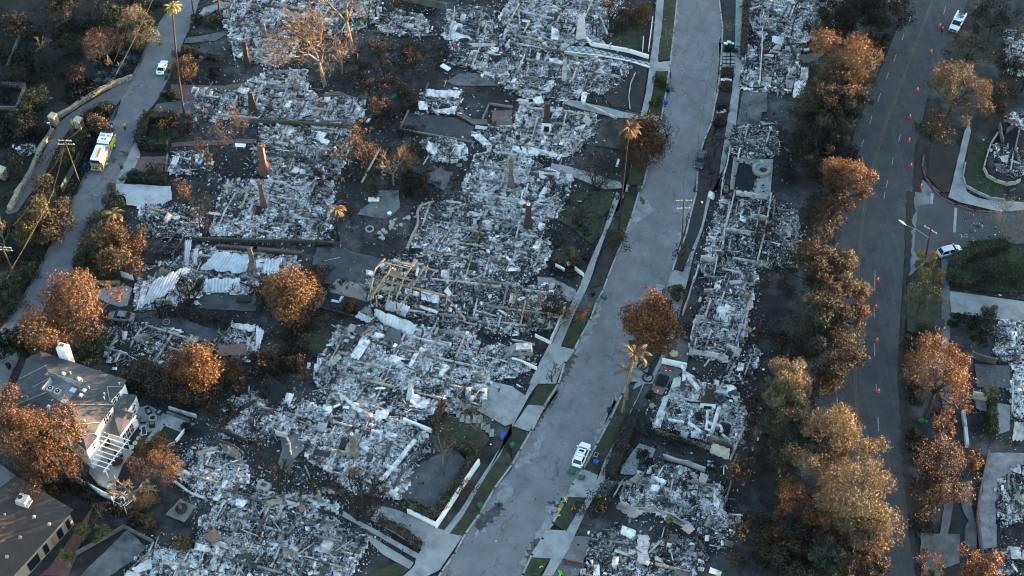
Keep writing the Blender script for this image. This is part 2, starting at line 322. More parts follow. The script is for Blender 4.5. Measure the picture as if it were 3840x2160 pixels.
# ---- road markings, a few millimetres above the asphalt
def lines(name, segs, w, z, m):
    s = MB()
    for a, b in segs:
        q = strip(a, b, w); s.add([(p.x, p.y, z) for p in q], [(0, 1, 2, 3)] if (q[1] - q[0]).cross(q[2] - q[0]).z > 0 else [(3, 2, 1, 0)])
    o = s.build(name, m); o['kind'] = 'structure'
def segs(spec): p = pts(spec); return [(p[i], p[i + 1]) for i in range(0, len(p) - 1, 2)]
yl = G("2350,-20 2342,13 2299,123 2265,217 2232,300 2209,377 2182,467 2165,600 2155,750 2150,880 2152,966 2158,1066 2160,1100 2170,1366 2178,1480")
for off in (-.16, .16):
    lines('yellow_centre_line', [(yl[i] + Vector((off, 0, 0)), yl[i + 1] + Vector((off, 0, 0))) for i in range(len(yl) - 1)], .11, .036, M_YLINE)
lines('lane_dashes', segs('14: 1080,115 1065,165 1025,260 1010,305 968,410 950,460 910,550 892,600 850,705 828,765 785,875 768,935 722,1055 705,1110 675,1210 660,1270 1340,50 1325,110 1000,1015 985,1070 945,1190 935,1245 905,1360 890,1420 24: 883,0 875,50 808,590 804,740 800,870 801,950 803,1145 806,1240 34: 815,0 820,60 830,250 834,355 845,540 848,620 882,1185 885,1250 520,95 524,160'), .13, .036, M_WLINE)
lines('stop_line', segs('24: 1417,120 1407,305 1240,10 1232,90'), .5, .044, M_WLINE)
lines('sprayed_arrow_mark', segs('34: 900,465 920,478 905,480 950,478 918,488 925,495 950,1065 962,1082 950,1072 985,1062 955,1085 970,1072') + segs('V: 1190,290 1210,390 1200,340 1290,330 1160,295 1180,285 1540,190 1590,190 1560,160 1580,220 1280,360 1380,350 1290,285 1360,285'), .16, .046, M_WLINE)
yb = pts('13: 1523,400 1500,520 1475,640 1462,740 1450,790 1440,850 1415,970')
lines('faded_yellow_line', [(yb[i], yb[i] + (yb[i + 1] - yb[i]) * .9) for i in range(len(yb) - 1)] + segs('13: 1408,1000 1404,1120 1335,1160 1310,1300 1300,1320 1290,1440'), .12, .036, M_YLINE)
# ---- kerbs: a real step along both sides of the main street, the hillside street and the avenue's corner
def kerb(name, spec, w=.3, h=.16, m=M_KERB, gaps=()):
    s = MB(); wall_mb(s, pts(spec), h, w, 0, 0, 0, None, False, gaps, step=1.5); o = s.build(name, m); o['kind'] = 'structure'
kerb('kerb', 'G: ' + ML); kerb('kerb', 'G: ' + MR)
kerb('kerb', '24: 1250,-20 1300,40 1420,100 1560,145 1740,155 1932,145', m=mat('red_kerb_paint', (.16, .055, .05), var=.3, dirt=(.2, .19, .18), damt=.4, dscale=1.0))
kerb('kerb', '14: 1175,1180 1165,1270 1190,1340 1230,1400 1290,1449', m=MATS['red_kerb_paint'])
kerb('kerb', '11: 1260,110 1190,200 1120,330 1060,470 1010,565', w=.4, h=.2, m=M_CONCD); kerb('kerb', '11: 870,830 800,980 760,1090 21: 575,20 480,210 390,400 330,520 230,700 100,920 0,1050', w=.35, h=.18, m=M_CONCD)
# ash washed along the gutters and dark debris beside them
for i, sp in enumerate(('13: 1250,60 1235,300 1205,440 1200,600 1185,640 1175,500 1195,300 1225,60', '23: 955,60 1050,70 1060,130 1000,200 900,300 850,350 840,320 900,180 940,110', '23: 700,740 740,790 690,830 640,960 590,1060 520,1170 470,1270 480,1190 560,1050 620,900 660,800',
                        '13: 1570,260 1590,420 1570,600 1545,780 1520,790 1540,600 1560,400', '23: 1390,60 1330,200 1300,330 1250,420 1240,380 1300,230 1370,60', '33: 400,830 330,900 250,920 290,980 210,1100 110,1240 60,1340 100,1380 180,1260 240,1150 330,1000',
                        '33: 240,350 200,400 150,520 60,560 0,620 0,680 100,620 230,480 260,380', '32: 1932,640 1860,760 1780,930 1700,1000 1640,1130 1660,1180 1740,1080 1830,960 1932,820', '33: 800,90 760,200 700,330 650,430 620,440 680,300 740,170')):
    flat('ash_wash', pts(sp), .040 + .0005 * i, M_ASHS, jit=.5, step=.7, seed=20 + i)
for i, sp in enumerate(('23: 470,1190 490,1240 430,1360 370,1449 345,1449 390,1340 400,1280', '33: 350,30 340,110 230,260 130,400 110,380 150,320 240,180', '13: 1160,690 1215,650 1235,690 1170,720 1140,860 1170,900 1130,920 1110,880', '23: 970,30 1000,60 990,110 975,100', '33: 160,1170 240,1180 230,1250 150,1350 90,1350', '32: 1690,990 1830,880 1880,940 1700,1110 1660,1080',
                        '33: 260,900 340,930 300,1000 380,950 330,890', 'V: 1230,650 1400,700 1420,760 1500,700 1480,620 1700,500 1680,640 1560,500 1430,520 1380,450 1480,560 1300,600', 'V: 680,480 800,500 1000,450 1120,520 900,560 760,540 600,600 500,600', '23: 660,880 600,960 580,970 630,880', '11: 930,1140 970,1150 960,1190 930,1180 910,1150', '11: 845,1200 880,1195 870,1230 840,1220')):
    flat('leaf_litter', pts(sp), .047 + .0005 * i, mat('leaf_litter', (.07, .064, .06), var=.5, scale=1.5, dirt=(.025, .024, .024), damt=.5, dscale=.6), jit=.4, step=.35, seed=40 + i)
# ---- pavements, driveways, parkways, lawns, patios (each sheet is level with its kerb: thick slabs)
def slab(name, sp, m, z=.13, jit=0.0, seed=1): return flat(name, pts(sp), z, m, jit=jit, seed=seed, thick=.10, step=.8)
SLABS = [
 ('pavement', '13: 1095,-40 1150,-40 1120,330 1105,480 1085,560 1060,700 1020,870 970,880 1010,700 1030,560 1045,440 1065,300', M_CONC),
 ('pavement', '13: 905,1230 860,1400 840,1500 23: 790,0 740,130 690,300 600,500 540,640 490,760 420,900 300,1150 140,1449 33: 0,310 0,370 32: 1932,330 1770,600 1650,780 1560,930 1420,1110 1290,1270 1170,1400 1090,1470 1200,1470 1360,1260 1560,1000 1720,720 1840,540 33: 0,330 130,90 23: 240,1380 370,1160 480,900 560,740 600,640 650,480 720,290 800,130 850,0 13: 870,1449 900,1300', M_CONC),
 ('pavement', '13: 1690,-40 1750,-40 1745,450 1715,700 1690,940 1640,1100 1600,1300 1540,1449 23: 1510,0 1440,280 1370,480 1290,820 1200,1180 1120,1320 1060,1449 33: 1000,0 870,270 790,420 740,560 700,720 560,960 420,1260 310,1449 230,1449 400,1100 560,870 660,690 700,560 800,300 930,0 23: 1060,1380 1150,1180 1210,820 1340,480 1430,260 1480,0 13: 1545,1449 1580,1200 1620,940 1660,700 1680,450', M_CONC),
 ('driveway', '13: 1045,480 1195,462 1180,540 1035,545', M_CONC), ('driveway', '13: 300,1230 430,1260 600,1310 820,1380 830,1420 700,1430 470,1340 290,1270', M_CONC),
 ('driveway', '13: 400,745 530,775 700,810 850,850 1000,880 1110,880 1100,915 980,900 780,890 500,820 380,780', M_CONC),
 ('driveway', '23: 280,1150 470,1190 390,1290 330,1449 130,1449', M_CONC), ('driveway', '32: 1500,100 1560,20 1700,-40 1932,20 33: 100,90 50,200 32: 1932,300 1880,320', M_CONC), ('driveway', '33: 120,160 250,168 130,360 10,320', M_CONC),
 ('driveway', '23: 190,640 300,650 480,740 500,800 430,830 330,780 200,740', M_ASHS), ('driveway', '32: 930,920 1060,950 1140,985 1375,1090 1250,1250 860,1020', M_CONC), ('driveway', '32: 1375,1092 1560,1150 1390,1400 1300,1449 1180,1449 1210,1300', M_CONC),
 ('front_path', '32: 660,960 720,1000 1240,1290 1200,1315 830,1095 650,1000', M_CONC), ('front_path', '32: 830,1130 1190,1350 1160,1400 960,1290 860,1190', M_CONC), ('driveway', '33: 450,770 530,640 650,690 590,860 420,860', M_CONC),
 ('driveway', '33: 260,1100 420,1110 300,1320 150,1310', M_CONC), ('driveway', '33: 700,720 800,740 720,850 600,860', M_CONCD),
 ('driveway', '23: 1215,590 1330,620 1290,720 1250,820 1150,810 1190,690', M_CONC), ('driveway', '13: 1560,690 1650,700 1640,780 1540,780', M_CONC), ('driveway', '23: 900,1290 1040,1300 1000,1440 880,1430', M_CONC),
 ('driveway', '11: 1050,1010 1040,1100 1060,1170 1010,1290 960,1340 900,1449 850,1449 890,1330 960,1200 1020,1060', M_CONC), ('driveway', '21: 880,-60 1290,-40 1300,60 1230,95 1160,130 960,100 940,30 870,20', mat('pale_driveway', (.42, .43, .44), var=.1, scale=.5, dirt=(.28, .28, .29), damt=.4, dscale=.4)),
 ('driveway', '21: 700,740 960,710 1000,730 960,860 900,870 790,830 690,780', M_CONC), ('brick_terrace', '11: 1045,1190 1270,1180 1230,1300 1000,1330', M_BRICKP), ('brick_terrace', '11: 1290,640 1690,650 1932,610 1932,690 1690,690 1560,690 1500,760 1290,740', M_BRICKP),
 ('driveway', '11: 1400,290 1540,270 1720,225 1720,260 1620,310 1500,320 1390,330', M_CONCD), ('driveway', '11: 1540,60 1680,20 1900,20 1880,60 1640,70 1560,120 1490,130', M_CONC), ('driveway', '11: 1180,790 1400,760 1500,760 1480,860 1390,860 1150,850', M_CONCD),
 ('brick_terrace', '11: 1290,1080 1550,1060 1932,1050 1932,1080 1560,1100 1300,1110', M_BRICKP),
 ('driveway', '24: 1370,750 1932,830 1932,1000 1790,980 1520,930 1380,910', M_CONC), ('pavement', '24: 1305,500 1500,470 1410,590 1365,700 1375,920 1370,1100 1320,1449 34: 1400,0 1380,200 1350,500 1400,900 1300,1449 1250,1449 1330,900 1300,500 1330,200 24: 1270,1449 1310,1100 1305,760', M_CONCD),
 ('pavement', '14: 1520,925 1530,1000 1500,1130 1470,1280 1480,1340 1500,1449 24: 1560,40 1640,60 1932,80 1932,140 1740,150 1450,80 1360,40 14: 1375,1449 1410,1290 1450,1130 1480,1000', M_CONC),
 ('patio', 'Y: 740,180 880,140 1120,260 1060,400 960,470 860,490 770,450 730,330', M_CONC), ('patio', 'Y: 1050,330 1140,250 1490,380 1350,470 1100,390 820,700 760,710', M_CONC), ('patio', 'Y: 130,720 480,650 700,740 560,900 470,1120 470,1260 250,1180 120,1020', M_CONC),
 ('tiled_terrace', '31: 380,1380 560,1130 700,930 620,1180 520,1449 300,1449', mat('red_terrace_tiles', (.13, .06, .055), var=.2, scale=.6)), ('flat_pad', '31: 610,1449 960,1100 1120,1250 760,1500', M_CONCD),
 ('patio', '12: 1420,620 1540,560 1880,540 1932,640 1700,650 1540,650', M_CONCD), ('sports_court', '12: 1085,975 1150,850 1500,890 1640,960 1640,1075', mat('sooty_court', (.045, .045, .050), var=.3, scale=.5, dirt=(.11, .11, .115), damt=.35, dscale=.2, detail=8.0)),
 ('garden_path', '12: 440,720 620,690 760,740 830,700 810,640 850,590 900,590 890,610 850,640 840,740 790,790 650,740 480,745', M_BRICKP), ('patio', '12: 1780,840 1932,830 1932,1000 1780,970', M_BRICKP),
 ('garden_path', '12: 1510,820 1560,810 1570,860 1630,900 1740,900 1750,940 1640,940 1550,890', M_BRICKP), ('patio', '12: 1340,1250 1470,1310 1430,1449 1300,1380', M_CONCD), ('garden_path', '12: 1340,1300 1400,1250 1420,1300 1490,1300 1470,1330 1350,1320', M_BRICKP),
 ('garden_pond', '22: 880,-10 1080,-10 1085,120 1030,180 960,205 820,180 760,170 860,80', mat('murky_patio', (.13, .145, .14), var=.2, scale=.8, dirt=(.07, .075, .075), damt=.5, dscale=.5)),
 ('patio', '22: 1215,100 1340,80 1300,160 1260,240 1230,300 1150,440 1140,430 1210,280', M_CONCD), ('yard_slab', '22: 460,420 640,430 890,490 1050,540 960,560 880,620 800,720 440,690 420,560', mat('sooty_yard_slab', (.050, .052, .058), var=.3, scale=.4, dirt=(.11, .115, .125), damt=.4, dscale=.18, detail=8.0)),
 ('pool_deck', 'W: 60,700 220,450 345,340 720,430 730,640 780,800 500,780 130,690', mat('pool_deck_concrete', (.20, .18, .16), var=.2, scale=.6, dirt=(.32, .31, .30), damt=.4, dscale=.5)),
 ('driveway', '22: 600,1180 690,1060 800,1080 620,1260 560,1380 520,1300', M_CONCD), ('patio', '21: 1490,770 1932,760 1932,900 1850,900 1500,880', mat('sooty_yard_slab')), ('driveway', '21: 1080,960 1380,950 1500,1010 1700,1050 1650,1130 1440,1120 1380,1040 1100,1030', mat('sooty_yard_slab')),
 ('patio', '32: 1240,600 1480,480 1600,590 1370,950 1140,880 1060,840', mat('ashy_courtyard', (.085, .087, .092), var=.25, scale=.6, dirt=(.04, .04, .042), damt=.5, dscale=.25, detail=8.0)), ('patio', '32: 180,350 330,280 430,420 300,560 240,720 160,640 200,500', M_CONCD),
 ('sandpit', '31: 1250,990 1360,870 1490,930 1390,1045', mat('paving_pad', (.16, .14, .115), var=.25, scale=.8)), ('gravel_garden', '33: 830,620 960,450 1080,490 1040,600 960,690 820,680', mat('pale_gravel', (.25, .26, .27), var=.4, scale=4.0, dirt=(.12, .12, .12), damt=.4, dscale=.4)),
 ('patio', '33: 380,1260 470,1150 620,1160 560,1290 530,1360 350,1310', mat('pinkish_patio', (.13, .115, .12), var=.25, scale=.6, dirt=(.19, .19, .2), damt=.45, dscale=.3)), ('patio', '33: 290,1449 350,1330 540,1360 500,1449', M_CONCD),
 ('brick_terrace', '33: 1050,1449 1110,1160 1200,1180 1180,1260 1130,1449', M_BRICKP), ('brick_terrace', '33: 1060,10 1160,30 1130,90 1050,60', mat('terrace_brick', (.24, .10, .075), var=.25, scale=1, tiles=(.4, .2, .02, (.15, .12, .1)))),
 ('patio', 'E: 155,1190 470,1200 470,1449 130,1449', M_CONCD), ('patio', '13: 1740,700 1905,710 1870,960 1690,960', M_CONCD), ('pool_terrace', 'P: 640,100 1120,130 1080,600 620,560', M_CONC), ('patio', 'Q: 130,1240 390,1290 330,1330 290,1420 30,1449', M_CONCD), ('terrace', '23: 1190,1120 1330,1090 1340,1230 1310,1300 1140,1240', M_CONCD),
 ('driveway', 'A: 600,790 840,850 830,1030 640,960', M_ASHS), ('yard_slab', 'A: 620,480 1010,500 1010,740 650,730', mat('ashy_courtyard')), ('patio', 'A: 850,900 1010,930 1000,1200 850,1260', M_CONC), ('yard_slab', 'B: 840,0 1260,0 1260,160 1000,400 930,620 930,1100 750,1150 730,640 800,240', M_ASHS),
 ('patio', '24: 1540,1000 1932,1000 1932,1100 1700,1080', M_CONCD), ('front_path', 'B: 490,350 620,320 640,640 700,900 700,1230 560,1060 560,900 600,800 520,640', M_CONCD), ('driveway', 'B: 40,950 500,960 500,1300 40,1449', M_CONCD),
 ('planting_bed', '14: 1200,1090 1410,1050 1450,1140 1400,1290 1370,1449 1300,1449 1200,1330', M_DIRT), ('lawn', 'C: 560,800 860,640 740,860 720,1060 800,1180 960,1240 960,1410 800,1390 620,1330 500,1200 480,1060', M_GREEN), ('courtyard', 'C: 750,1060 780,900 1197,900 1197,1180 1050,1240 880,1200', M_SOIL),
 ('parkway', '23: 860,30 940,65 890,200 850,320 790,270 830,130', M_GREEN), ('parkway', '23: 480,900 600,900 470,1190 370,1155', M_GREEN), ('parkway', '23: 740,280 830,330 780,470 690,690 580,730 640,560 700,420', M_DIRT), ('parkway', '13: 905,1230 1035,1235 975,1400 865,1395', M_LAWN),
 ('parkway', '13: 1155,-40 1250,-40 1215,250 1190,450 1100,462 1130,200', M_LAWN), ('parkway', '13: 1085,535 1180,550 1160,700 1130,870 1015,870 1060,700', M_GREEN), ('parkway', '33: 190,20 340,0 240,165 125,160', M_GREEN), ('parkway', '33: 0,330 110,400 0,600', M_GREEN), ('parkway', '32: 1932,560 1932,640 1800,790 1690,980 1560,1148 1430,1130 1600,900 1760,640 1880,480', M_LAWN),
 ('parkway', '23: 250,1385 350,1390 310,1449 200,1449', M_GREEN), ('parkway', '13: 1600,0 1690,0 1680,420 1580,500 1570,690 1660,700 1640,930 1530,950 1500,1110 1590,1110 1560,1300 1530,1449 1370,1449 1400,1290 1480,1060 1530,790 1580,330', M_DIRT), ('parkway', '23: 1400,0 1510,0 1430,330 1350,480 1330,600 1220,580 1250,430 1320,230', M_DIRT),
 ('parkway', '33: 830,90 990,0 870,270 790,420 640,690 550,640 640,460 740,270', M_LAWN), ('parkway', '33: 430,850 555,865 410,1115 310,1050', M_LAWN), ('parkway', '33: 150,1310 285,1325 200,1449 80,1449', M_LAWN), ('parkway', '23: 880,1120 1130,1140 1060,1300 900,1290', M_LAWN),
 ('lawn', '13: 600,310 860,180 1000,160 990,400 830,370 740,360', M_LAWN), ('garden_bed', '13: 1000,160 1060,150 1030,410 985,400', M_DIRT), ('lawn', '32: 1440,230 1700,320 1760,420 1680,520 1500,430 1340,360', M_LAWN), ('lawn', 'Y: 650,690 760,460 960,470 800,700', mat('artificial_turf', (.020, .050, .012), var=.25, scale=1.2)),
 ('lawn', '22: 300,1010 530,1030 600,1140 560,1240 380,1240 230,1130', M_LAWN), ('lawn', '11: 1180,1010 1340,960 1350,1040 1200,1070', M_GREEN), ('lawn', '32: 830,1449 1090,1340 1160,1390 1110,1449', M_LAWN), ('front_yard', '13: 690,470 870,450 1020,520 1000,690 970,850 750,800 660,700 640,560', M_DIRT),
 ('front_yard', '13: 640,930 830,960 820,1130 620,1100', M_SOIL), ('lawn', '23: 390,0 780,0 690,300 600,400 440,260 340,210', M_LAWN), ('front_yard', '34: 1480,250 1700,200 1650,560 1510,480', M_SOIL), ('lawn', '24: 1400,560 1932,440 1932,760 1380,740', M_GREEN), ('lawn', '24: 1050,700 1300,540 1310,1150 1050,1050', M_LAWN),
]
ZL = {'parkway': .135, 'lawn': .10, 'driveway': .127, 'pavement': .14, 'front_yard': .09, 'planting_bed': .12}
for i, (nm, sp, m) in enumerate(SLABS):
    slab(nm, sp, m, ZL.get(nm, .11) + .0023 * (i % 9), jit=.10 if m not in (M_CONC, M_WHITE) else .03, seed=i)
# brown bare hillside above the hillside street, with scattered dry growth
flat('hillside', pts('11: -60,-60 1280,-60 1240,110 1180,200 1110,330 1050,470 1000,560 760,690 540,830 440,890 380,1040 220,1300 120,1449 21: 60,150 -60,300 11: -60,1449'), .012, mat('scrub_hillside', (.013, .0115, .010), var=.5, scale=.3, dirt=(.036, .029, .024), damt=.5, dscale=.10, bump=.4, detail=9.0), jit=.5)
flat('hillside', pts('11: 870,800 800,980 690,1250 590,1449 21: 480,210 330,520 100,920 -60,1100 -60,300 60,160 220,30 11: 330,1340 520,990 640,910 740,800'), .014, mat('scrub_hillside'), jit=.3)
# ================================================================ trees and plants
BROWN = ((.13, .078, .045), (.085, .06, .04), (.17, .088, .042)); OLIVE = ((.065, .062, .035), (.05, .05, .03), (.09, .08, .045)); SAGE = ((.13, .14, .10), (.10, .115, .08), (.16, .15, .10))
GREEN = ((.022, .036, .014), (.016, .026, .011), (.034, .045, .016)); DARK = ((.017, .016, .014), (.023, .019, .015), (.012, .012, .011)); ORANGE = ((.19, .085, .032), (.15, .068, .027), (.24, .115, .042))
GOLD = ((.20, .14, .07), (.16, .12, .07), (.23, .15, .065)); RED = ((.085, .042, .026), (.13, .06, .033), (.055, .03, .02)); YEL = ((.34, .20, .05), (.28, .16, .05), (.38, .26, .08)); PINK = ((.20, .12, .085), (.16, .10, .075)); BLUEG = ((.075, .10, .105), (.06, .085, .09))
def leaves(cent, rad, n, size, pal, rg, shell=.5, flatz=1.0, aspect=.55, dirn=None):
    """n leaf-sized faces spread through blobs; returns vertices, faces, colours"""
    cent = np.asarray(cent, float); rad = np.asarray(rad, float); w = rad ** 2; b = rg.choice(len(cent), n, p=w / w.sum())
    d = rg.normal(size=(n, 3)); d /= np.linalg.norm(d, axis=1)[:, None] + 1e-9
    lump = 1 + .28 * np.sin(d[:, 0] * 5 + b) * np.sin(d[:, 1] * 5 + 2 * b) + .15 * np.sin(d[:, 2] * 9 + b)
    rr = rad[b] * (shell + (1 - shell) * rg.rand(n) ** .5) * lump; p = cent[b] + d * rr[:, None] * np.array([1, 1, flatz])
    nr = d + rg.normal(size=(n, 3)) * .7; nr /= np.linalg.norm(nr, axis=1)[:, None]
    t = np.cross(nr, rg.normal(size=(n, 3)) if dirn is None else np.tile(dirn, (n, 1)) + rg.normal(size=(n, 3)) * .35); t /= np.linalg.norm(t, axis=1)[:, None] + 1e-9; u = np.cross(nr, t)
    s = size * rg.uniform(.6, 1.4, n); t = t * (s * aspect / 2)[:, None]; u = u * (s / 2)[:, None]
    V = np.stack([p - u, p - t + u * .1, p + u, p + t + u * .1], 1).reshape(-1, 3)
    pal = np.array(pal); bc = rg.randint(len(pal), size=len(cent)); pick = np.where(rg.rand(n) < .65, bc[b], rg.randint(len(pal), size=n))
    c = pal[pick] * rg.uniform(.4, .85, (n, 1)); F = np.arange(4 * n).reshape(n, 4)
    return V, F, np.repeat(c, 4, 0)
def leaf_mesh(name, sets, parent=None, m=None):
    V = np.concatenate([s[0] for s in sets]); C = np.concatenate([s[2] for s in sets]); k = 0; F = []
    for s in sets: F.append(s[1] + k); k += len(s[0])
    return link(name, np_mesh(name, V, np.concatenate(F), C), m or M_LEAF, parent)
SEED = [100]
def nseed(): SEED[0] += 1; return SEED[0]
def curve(p, q, n, rg, wob):
    p, q = Vector(p), Vector(q); L = (q - p).length
    return [p.lerp(q, k / n) + (Vector((rg.gauss(0, 1), rg.gauss(0, 1), rg.gauss(0, .5))) * wob * L if 0 < k < n else Vector()) for k in range(n + 1)]
def leaf_tree(label, spec, zc, r, pal, rz=None, n=3800, blobs=15, leaf=.42, name='tree', cat='tree', group=None, bark=None, shell=.45, base=None, cr=.42, aspect=.55, limb=True, an=1.0):
    """a trunk with limbs to every clump of a crown whose centre shows at SPEC, zc metres up"""
    sd = nseed(); rg = np.random.RandomState(sd); rp = random.Random(sd); c = P1(spec, zc); rz = rz or r * .8; bark = bark or M_BARK
    b = P1(base) if base else Vector((c.x + rp.uniform(-.1, .1) * r, c.y + rp.uniform(-.1, .1) * r, 0))
    th = thing(name, label, cat, (b.x, b.y, 0), 0, group); cs, rs = [], []
    f2, f3 = rp.uniform(0, 6.28), rp.uniform(0, 6.28)
    for k in range(blobs):
        a = k * 2.399 + rp.uniform(-.4, .4); h = 1 - 1.75 * (k + .5) / blobs; q = math.sqrt(max(.05, 1 - h * h)) * rp.uniform(.4, 1.12 if an > .5 else .95) * (1 + an * (.3 * math.sin(2 * a + f2) + .16 * math.sin(3 * a + f3)))
        cs.append((c.x + r * q * math.cos(a), c.y + r * q * math.sin(a), max(.35 * r * cr, c.z + rz * (h * .72 + rp.uniform(-.22, .18))))); rs.append(r * cr * (rp.choice((.45, .7, .9, 1.0, 1.3)) if an > .5 else rp.uniform(.8, 1.15)))
    s = MB(); hf = Vector((b.x + (c.x - b.x) * .5, b.y + (c.y - b.y) * .5, max(.4, (c.z - rz * .6) * .8))); tr = max(.07, r * .055)
    if limb:
        s.tube([(b.x, b.y, -.1), b.lerp(hf, .5) + Vector((0, 0, 0)), hf], [tr * 1.35, tr, tr * .9], 7)
        for k in range(0, blobs, 1 if blobs < 10 else 2):
            L = curve(hf, cs[k], 3, rp, .05); s.tube(L, [tr * .6, tr * .42, tr * .3, tr * .12], 5)
            for _ in range(2):
                a_ = L[2]; s.tube([a_, a_ + Vector((rp.uniform(-1, 1), rp.uniform(-1, 1), rp.uniform(0, 1))) * r * .35], [tr * .22, tr * .06], 3)
    else: s.tube([(b.x, b.y, -.05), (c.x, c.y, max(.2, c.z))], [tr, tr * .5], 5)
    s.build('trunk' if limb else 'stem', bark, th)
    leaf_mesh('crown' if limb else 'foliage', [leaves(cs, rs, int(n * 1.7), leaf * .76, pal, rg, shell, 1.0 if limb else .85, aspect)], th); return th
def shrub(label, spec, r, pal, zc=None, n=1500, group=None, leaf=.36, blobs=8, name='shrub', cat='shrub'): return leaf_tree(label, spec, zc if zc is not None else r * .55, r, pal, r * .75, n, blobs, leaf, name, cat, group, None, .5, None, .5, .55, False)
def grow(s, p, d, L, r, lvl, rp, tips, spread=.6, up=.15, wob=.12, nk=2):
    P = [p]; dd = d.copy(); n = 3 if lvl > 1 else 2
    for k in range(n):
        dd = (dd + Vector((rp.gauss(0, wob), rp.gauss(0, wob), rp.gauss(0, wob) + up * .3))).normalized(); P.append(P[-1] + dd * (L / n))
    s.tube(P, [r * (1 - .45 * k / n) for k in range(n + 1)], 6 if r > .12 else 4 if r > .035 else 3, None, lvl == 0)
    if lvl == 0: tips.append(P[-1]); return
    for k in range(nk + (rp.random() < .5)):
        a = dd.orthogonal().normalized(); a.rotate(Matrix.Rotation(rp.uniform(0, 6.28), 3, dd)); nd = (dd + a * spread * rp.uniform(.6, 1.3) + Vector((0, 0, up))).normalized()
        grow(s, P[-1], nd, L * rp.uniform(.6, .85), r * .68, lvl - 1, rp, tips, spread, up, wob, nk)
    if lvl > 1:
        for k in range(1, n):
            if rp.random() < .75:
                a = dd.orthogonal().normalized(); a.rotate(Matrix.Rotation(rp.uniform(0, 6.28), 3, dd)); grow(s, P[k], (dd * .4 + a * .8 + Vector((0, 0, up))).normalized(), L * .55, r * .5, lvl - 2, rp, tips, spread, up, wob, nk)
def bare_tree(label, base, h, r0=.18, lvl=4, m=None, spread=.6, up=.15, lean=(0, 0), haze=None, nh=500, group=None, cat='tree', name='bare_tree', stems=1, first=.33, wob=.12, hz=.34, nk=2):
    """leafless tree: trunk, then branches; HAZE = colours of the shrivelled leaves still on its twigs"""
    sd = nseed(); rp = random.Random(sd); r0 *= 1.3 if m is None else 1; b = P1(base); th = thing(name, label, cat, (b.x, b.y, 0), 0, group); tr, br, tips = MB(), MB(), []
    for k in range(stems):
        a = 6.28 * k / stems + rp.uniform(-.5, .5); o = .12 * stems if stems > 1 else 0; d = Vector((lean[0] + (math.cos(a) * .38 if stems > 1 else 0), lean[1] + (math.sin(a) * .38 if stems > 1 else 0), 1)).normalized()
        p0 = b + Vector((math.cos(a) * o, math.sin(a) * o, -.1)); L = h * first; P = [p0, p0 + d * L * .5 + Vector((rp.uniform(-.1, .1), rp.uniform(-.1, .1), 0)), p0 + d * L]; rr = r0 / math.sqrt(stems)
        tr.tube(P, [rr * 1.4, rr, rr * .9], 7)
        for j in range(3 if stems == 1 else 2):
            a2 = 6.28 * j / 3 + rp.uniform(-.6, .6); grow(br, P[-1] - d * .05, (d + Vector((math.cos(a2), math.sin(a2), 0)) * spread).normalized(), h * .27, rr * .66, lvl - 1, rp, tips, spread, up, wob, nk)
    tr.build('trunk', m or M_BURNT, th); br.build('branches', m or M_BURNT, th)
    if haze:
        rg = np.random.RandomState(sd); T = np.array([tuple(t) for t in tips]); leaf_mesh('shrivelled_leaves', [leaves(T, np.full(len(T), h * hz * .22), nh, .26, haze, rg, .1)], th)
    return th
def frond(s, p, az, L, el, droop, w, col, n=7, leaflets=True):
    P = []; q = Vector(p); e = el
    for k in range(n + 1):
        P.append(q.copy()); q = q + Vector((math.cos(az) * math.cos(e), math.sin(az) * math.cos(e), math.sin(e))) * L / n; e -= droop / n
    side = Vector((-math.sin(az), math.cos(az), 0)); s.tube(P, [.05 * (1 - .8 * k / n) + .01 for k in range(n + 1)], 3, col, False)
    for k in range(1, n + 1):
        for f in (-.5, 0):
            c = P[k] + (P[k - 1] - P[k]) * -f if k else P[k]; c = P[k].lerp(P[k - 1], -f * 1.0); ww = w * math.sin(math.pi * (.12 + .85 * (k + f) / n)) ; d = (P[k] - P[k - 1]).normalized()
            for sg in (-1, 1):
                e_ = c + side * sg * ww + d * ww * .55 - Vector((0, 0, ww * .35)); s.add([c - d * .07, c + d * .07, e_ + d * .03, e_ - d * .03], [(0, 1, 2, 3)], col)
def palm(label, base, top, nf=24, L=1.8, r0=.22, cols=((.20, .13, .04), (.12, .12, .04)), m=None, skirt=0, droop=1.6, group=None, w=.28, el=(.2, 1.2), z=None, fan=False):
    sd = nseed(); rp = random.Random(sd); b = P1(base); h = z or rise(b, top); h = max(1.2, min(h, 26)); th = thing('palm_tree', label, 'palm tree', (b.x, b.y, 0), 0, group)
    t = P1(top, h); s = MB(); n = 6; s.tube([b.lerp(Vector((t.x, t.y, b.z)), (k / n) ** 1.5) + Vector((0, 0, h * k / n - (.1 if k == 0 else 0))) for k in range(n + 1)], [r0 * (1.25 if k == 0 else 1 - .35 * k / n) for k in range(n + 1)], 8); s.build('trunk', m or M_BARK, th)
    c = MB()
    for k in range(nf): frond(c, t, k * 2.4 + rp.uniform(-.2, .2), L * rp.uniform(.8, 1.15), rp.uniform(*el), droop * rp.uniform(.7, 1.3), w, rp.choice(cols))
    for k in range(skirt): frond(c, t - Vector((0, 0, .2)), rp.uniform(0, 6.28), L * .8, rp.uniform(-1.2, -.4), .5, w * .8, rp.choice(((.09, .06, .035), (.13, .08, .04))))
    if nf + skirt: c.build('crown', M_LEAF, th)
    return th
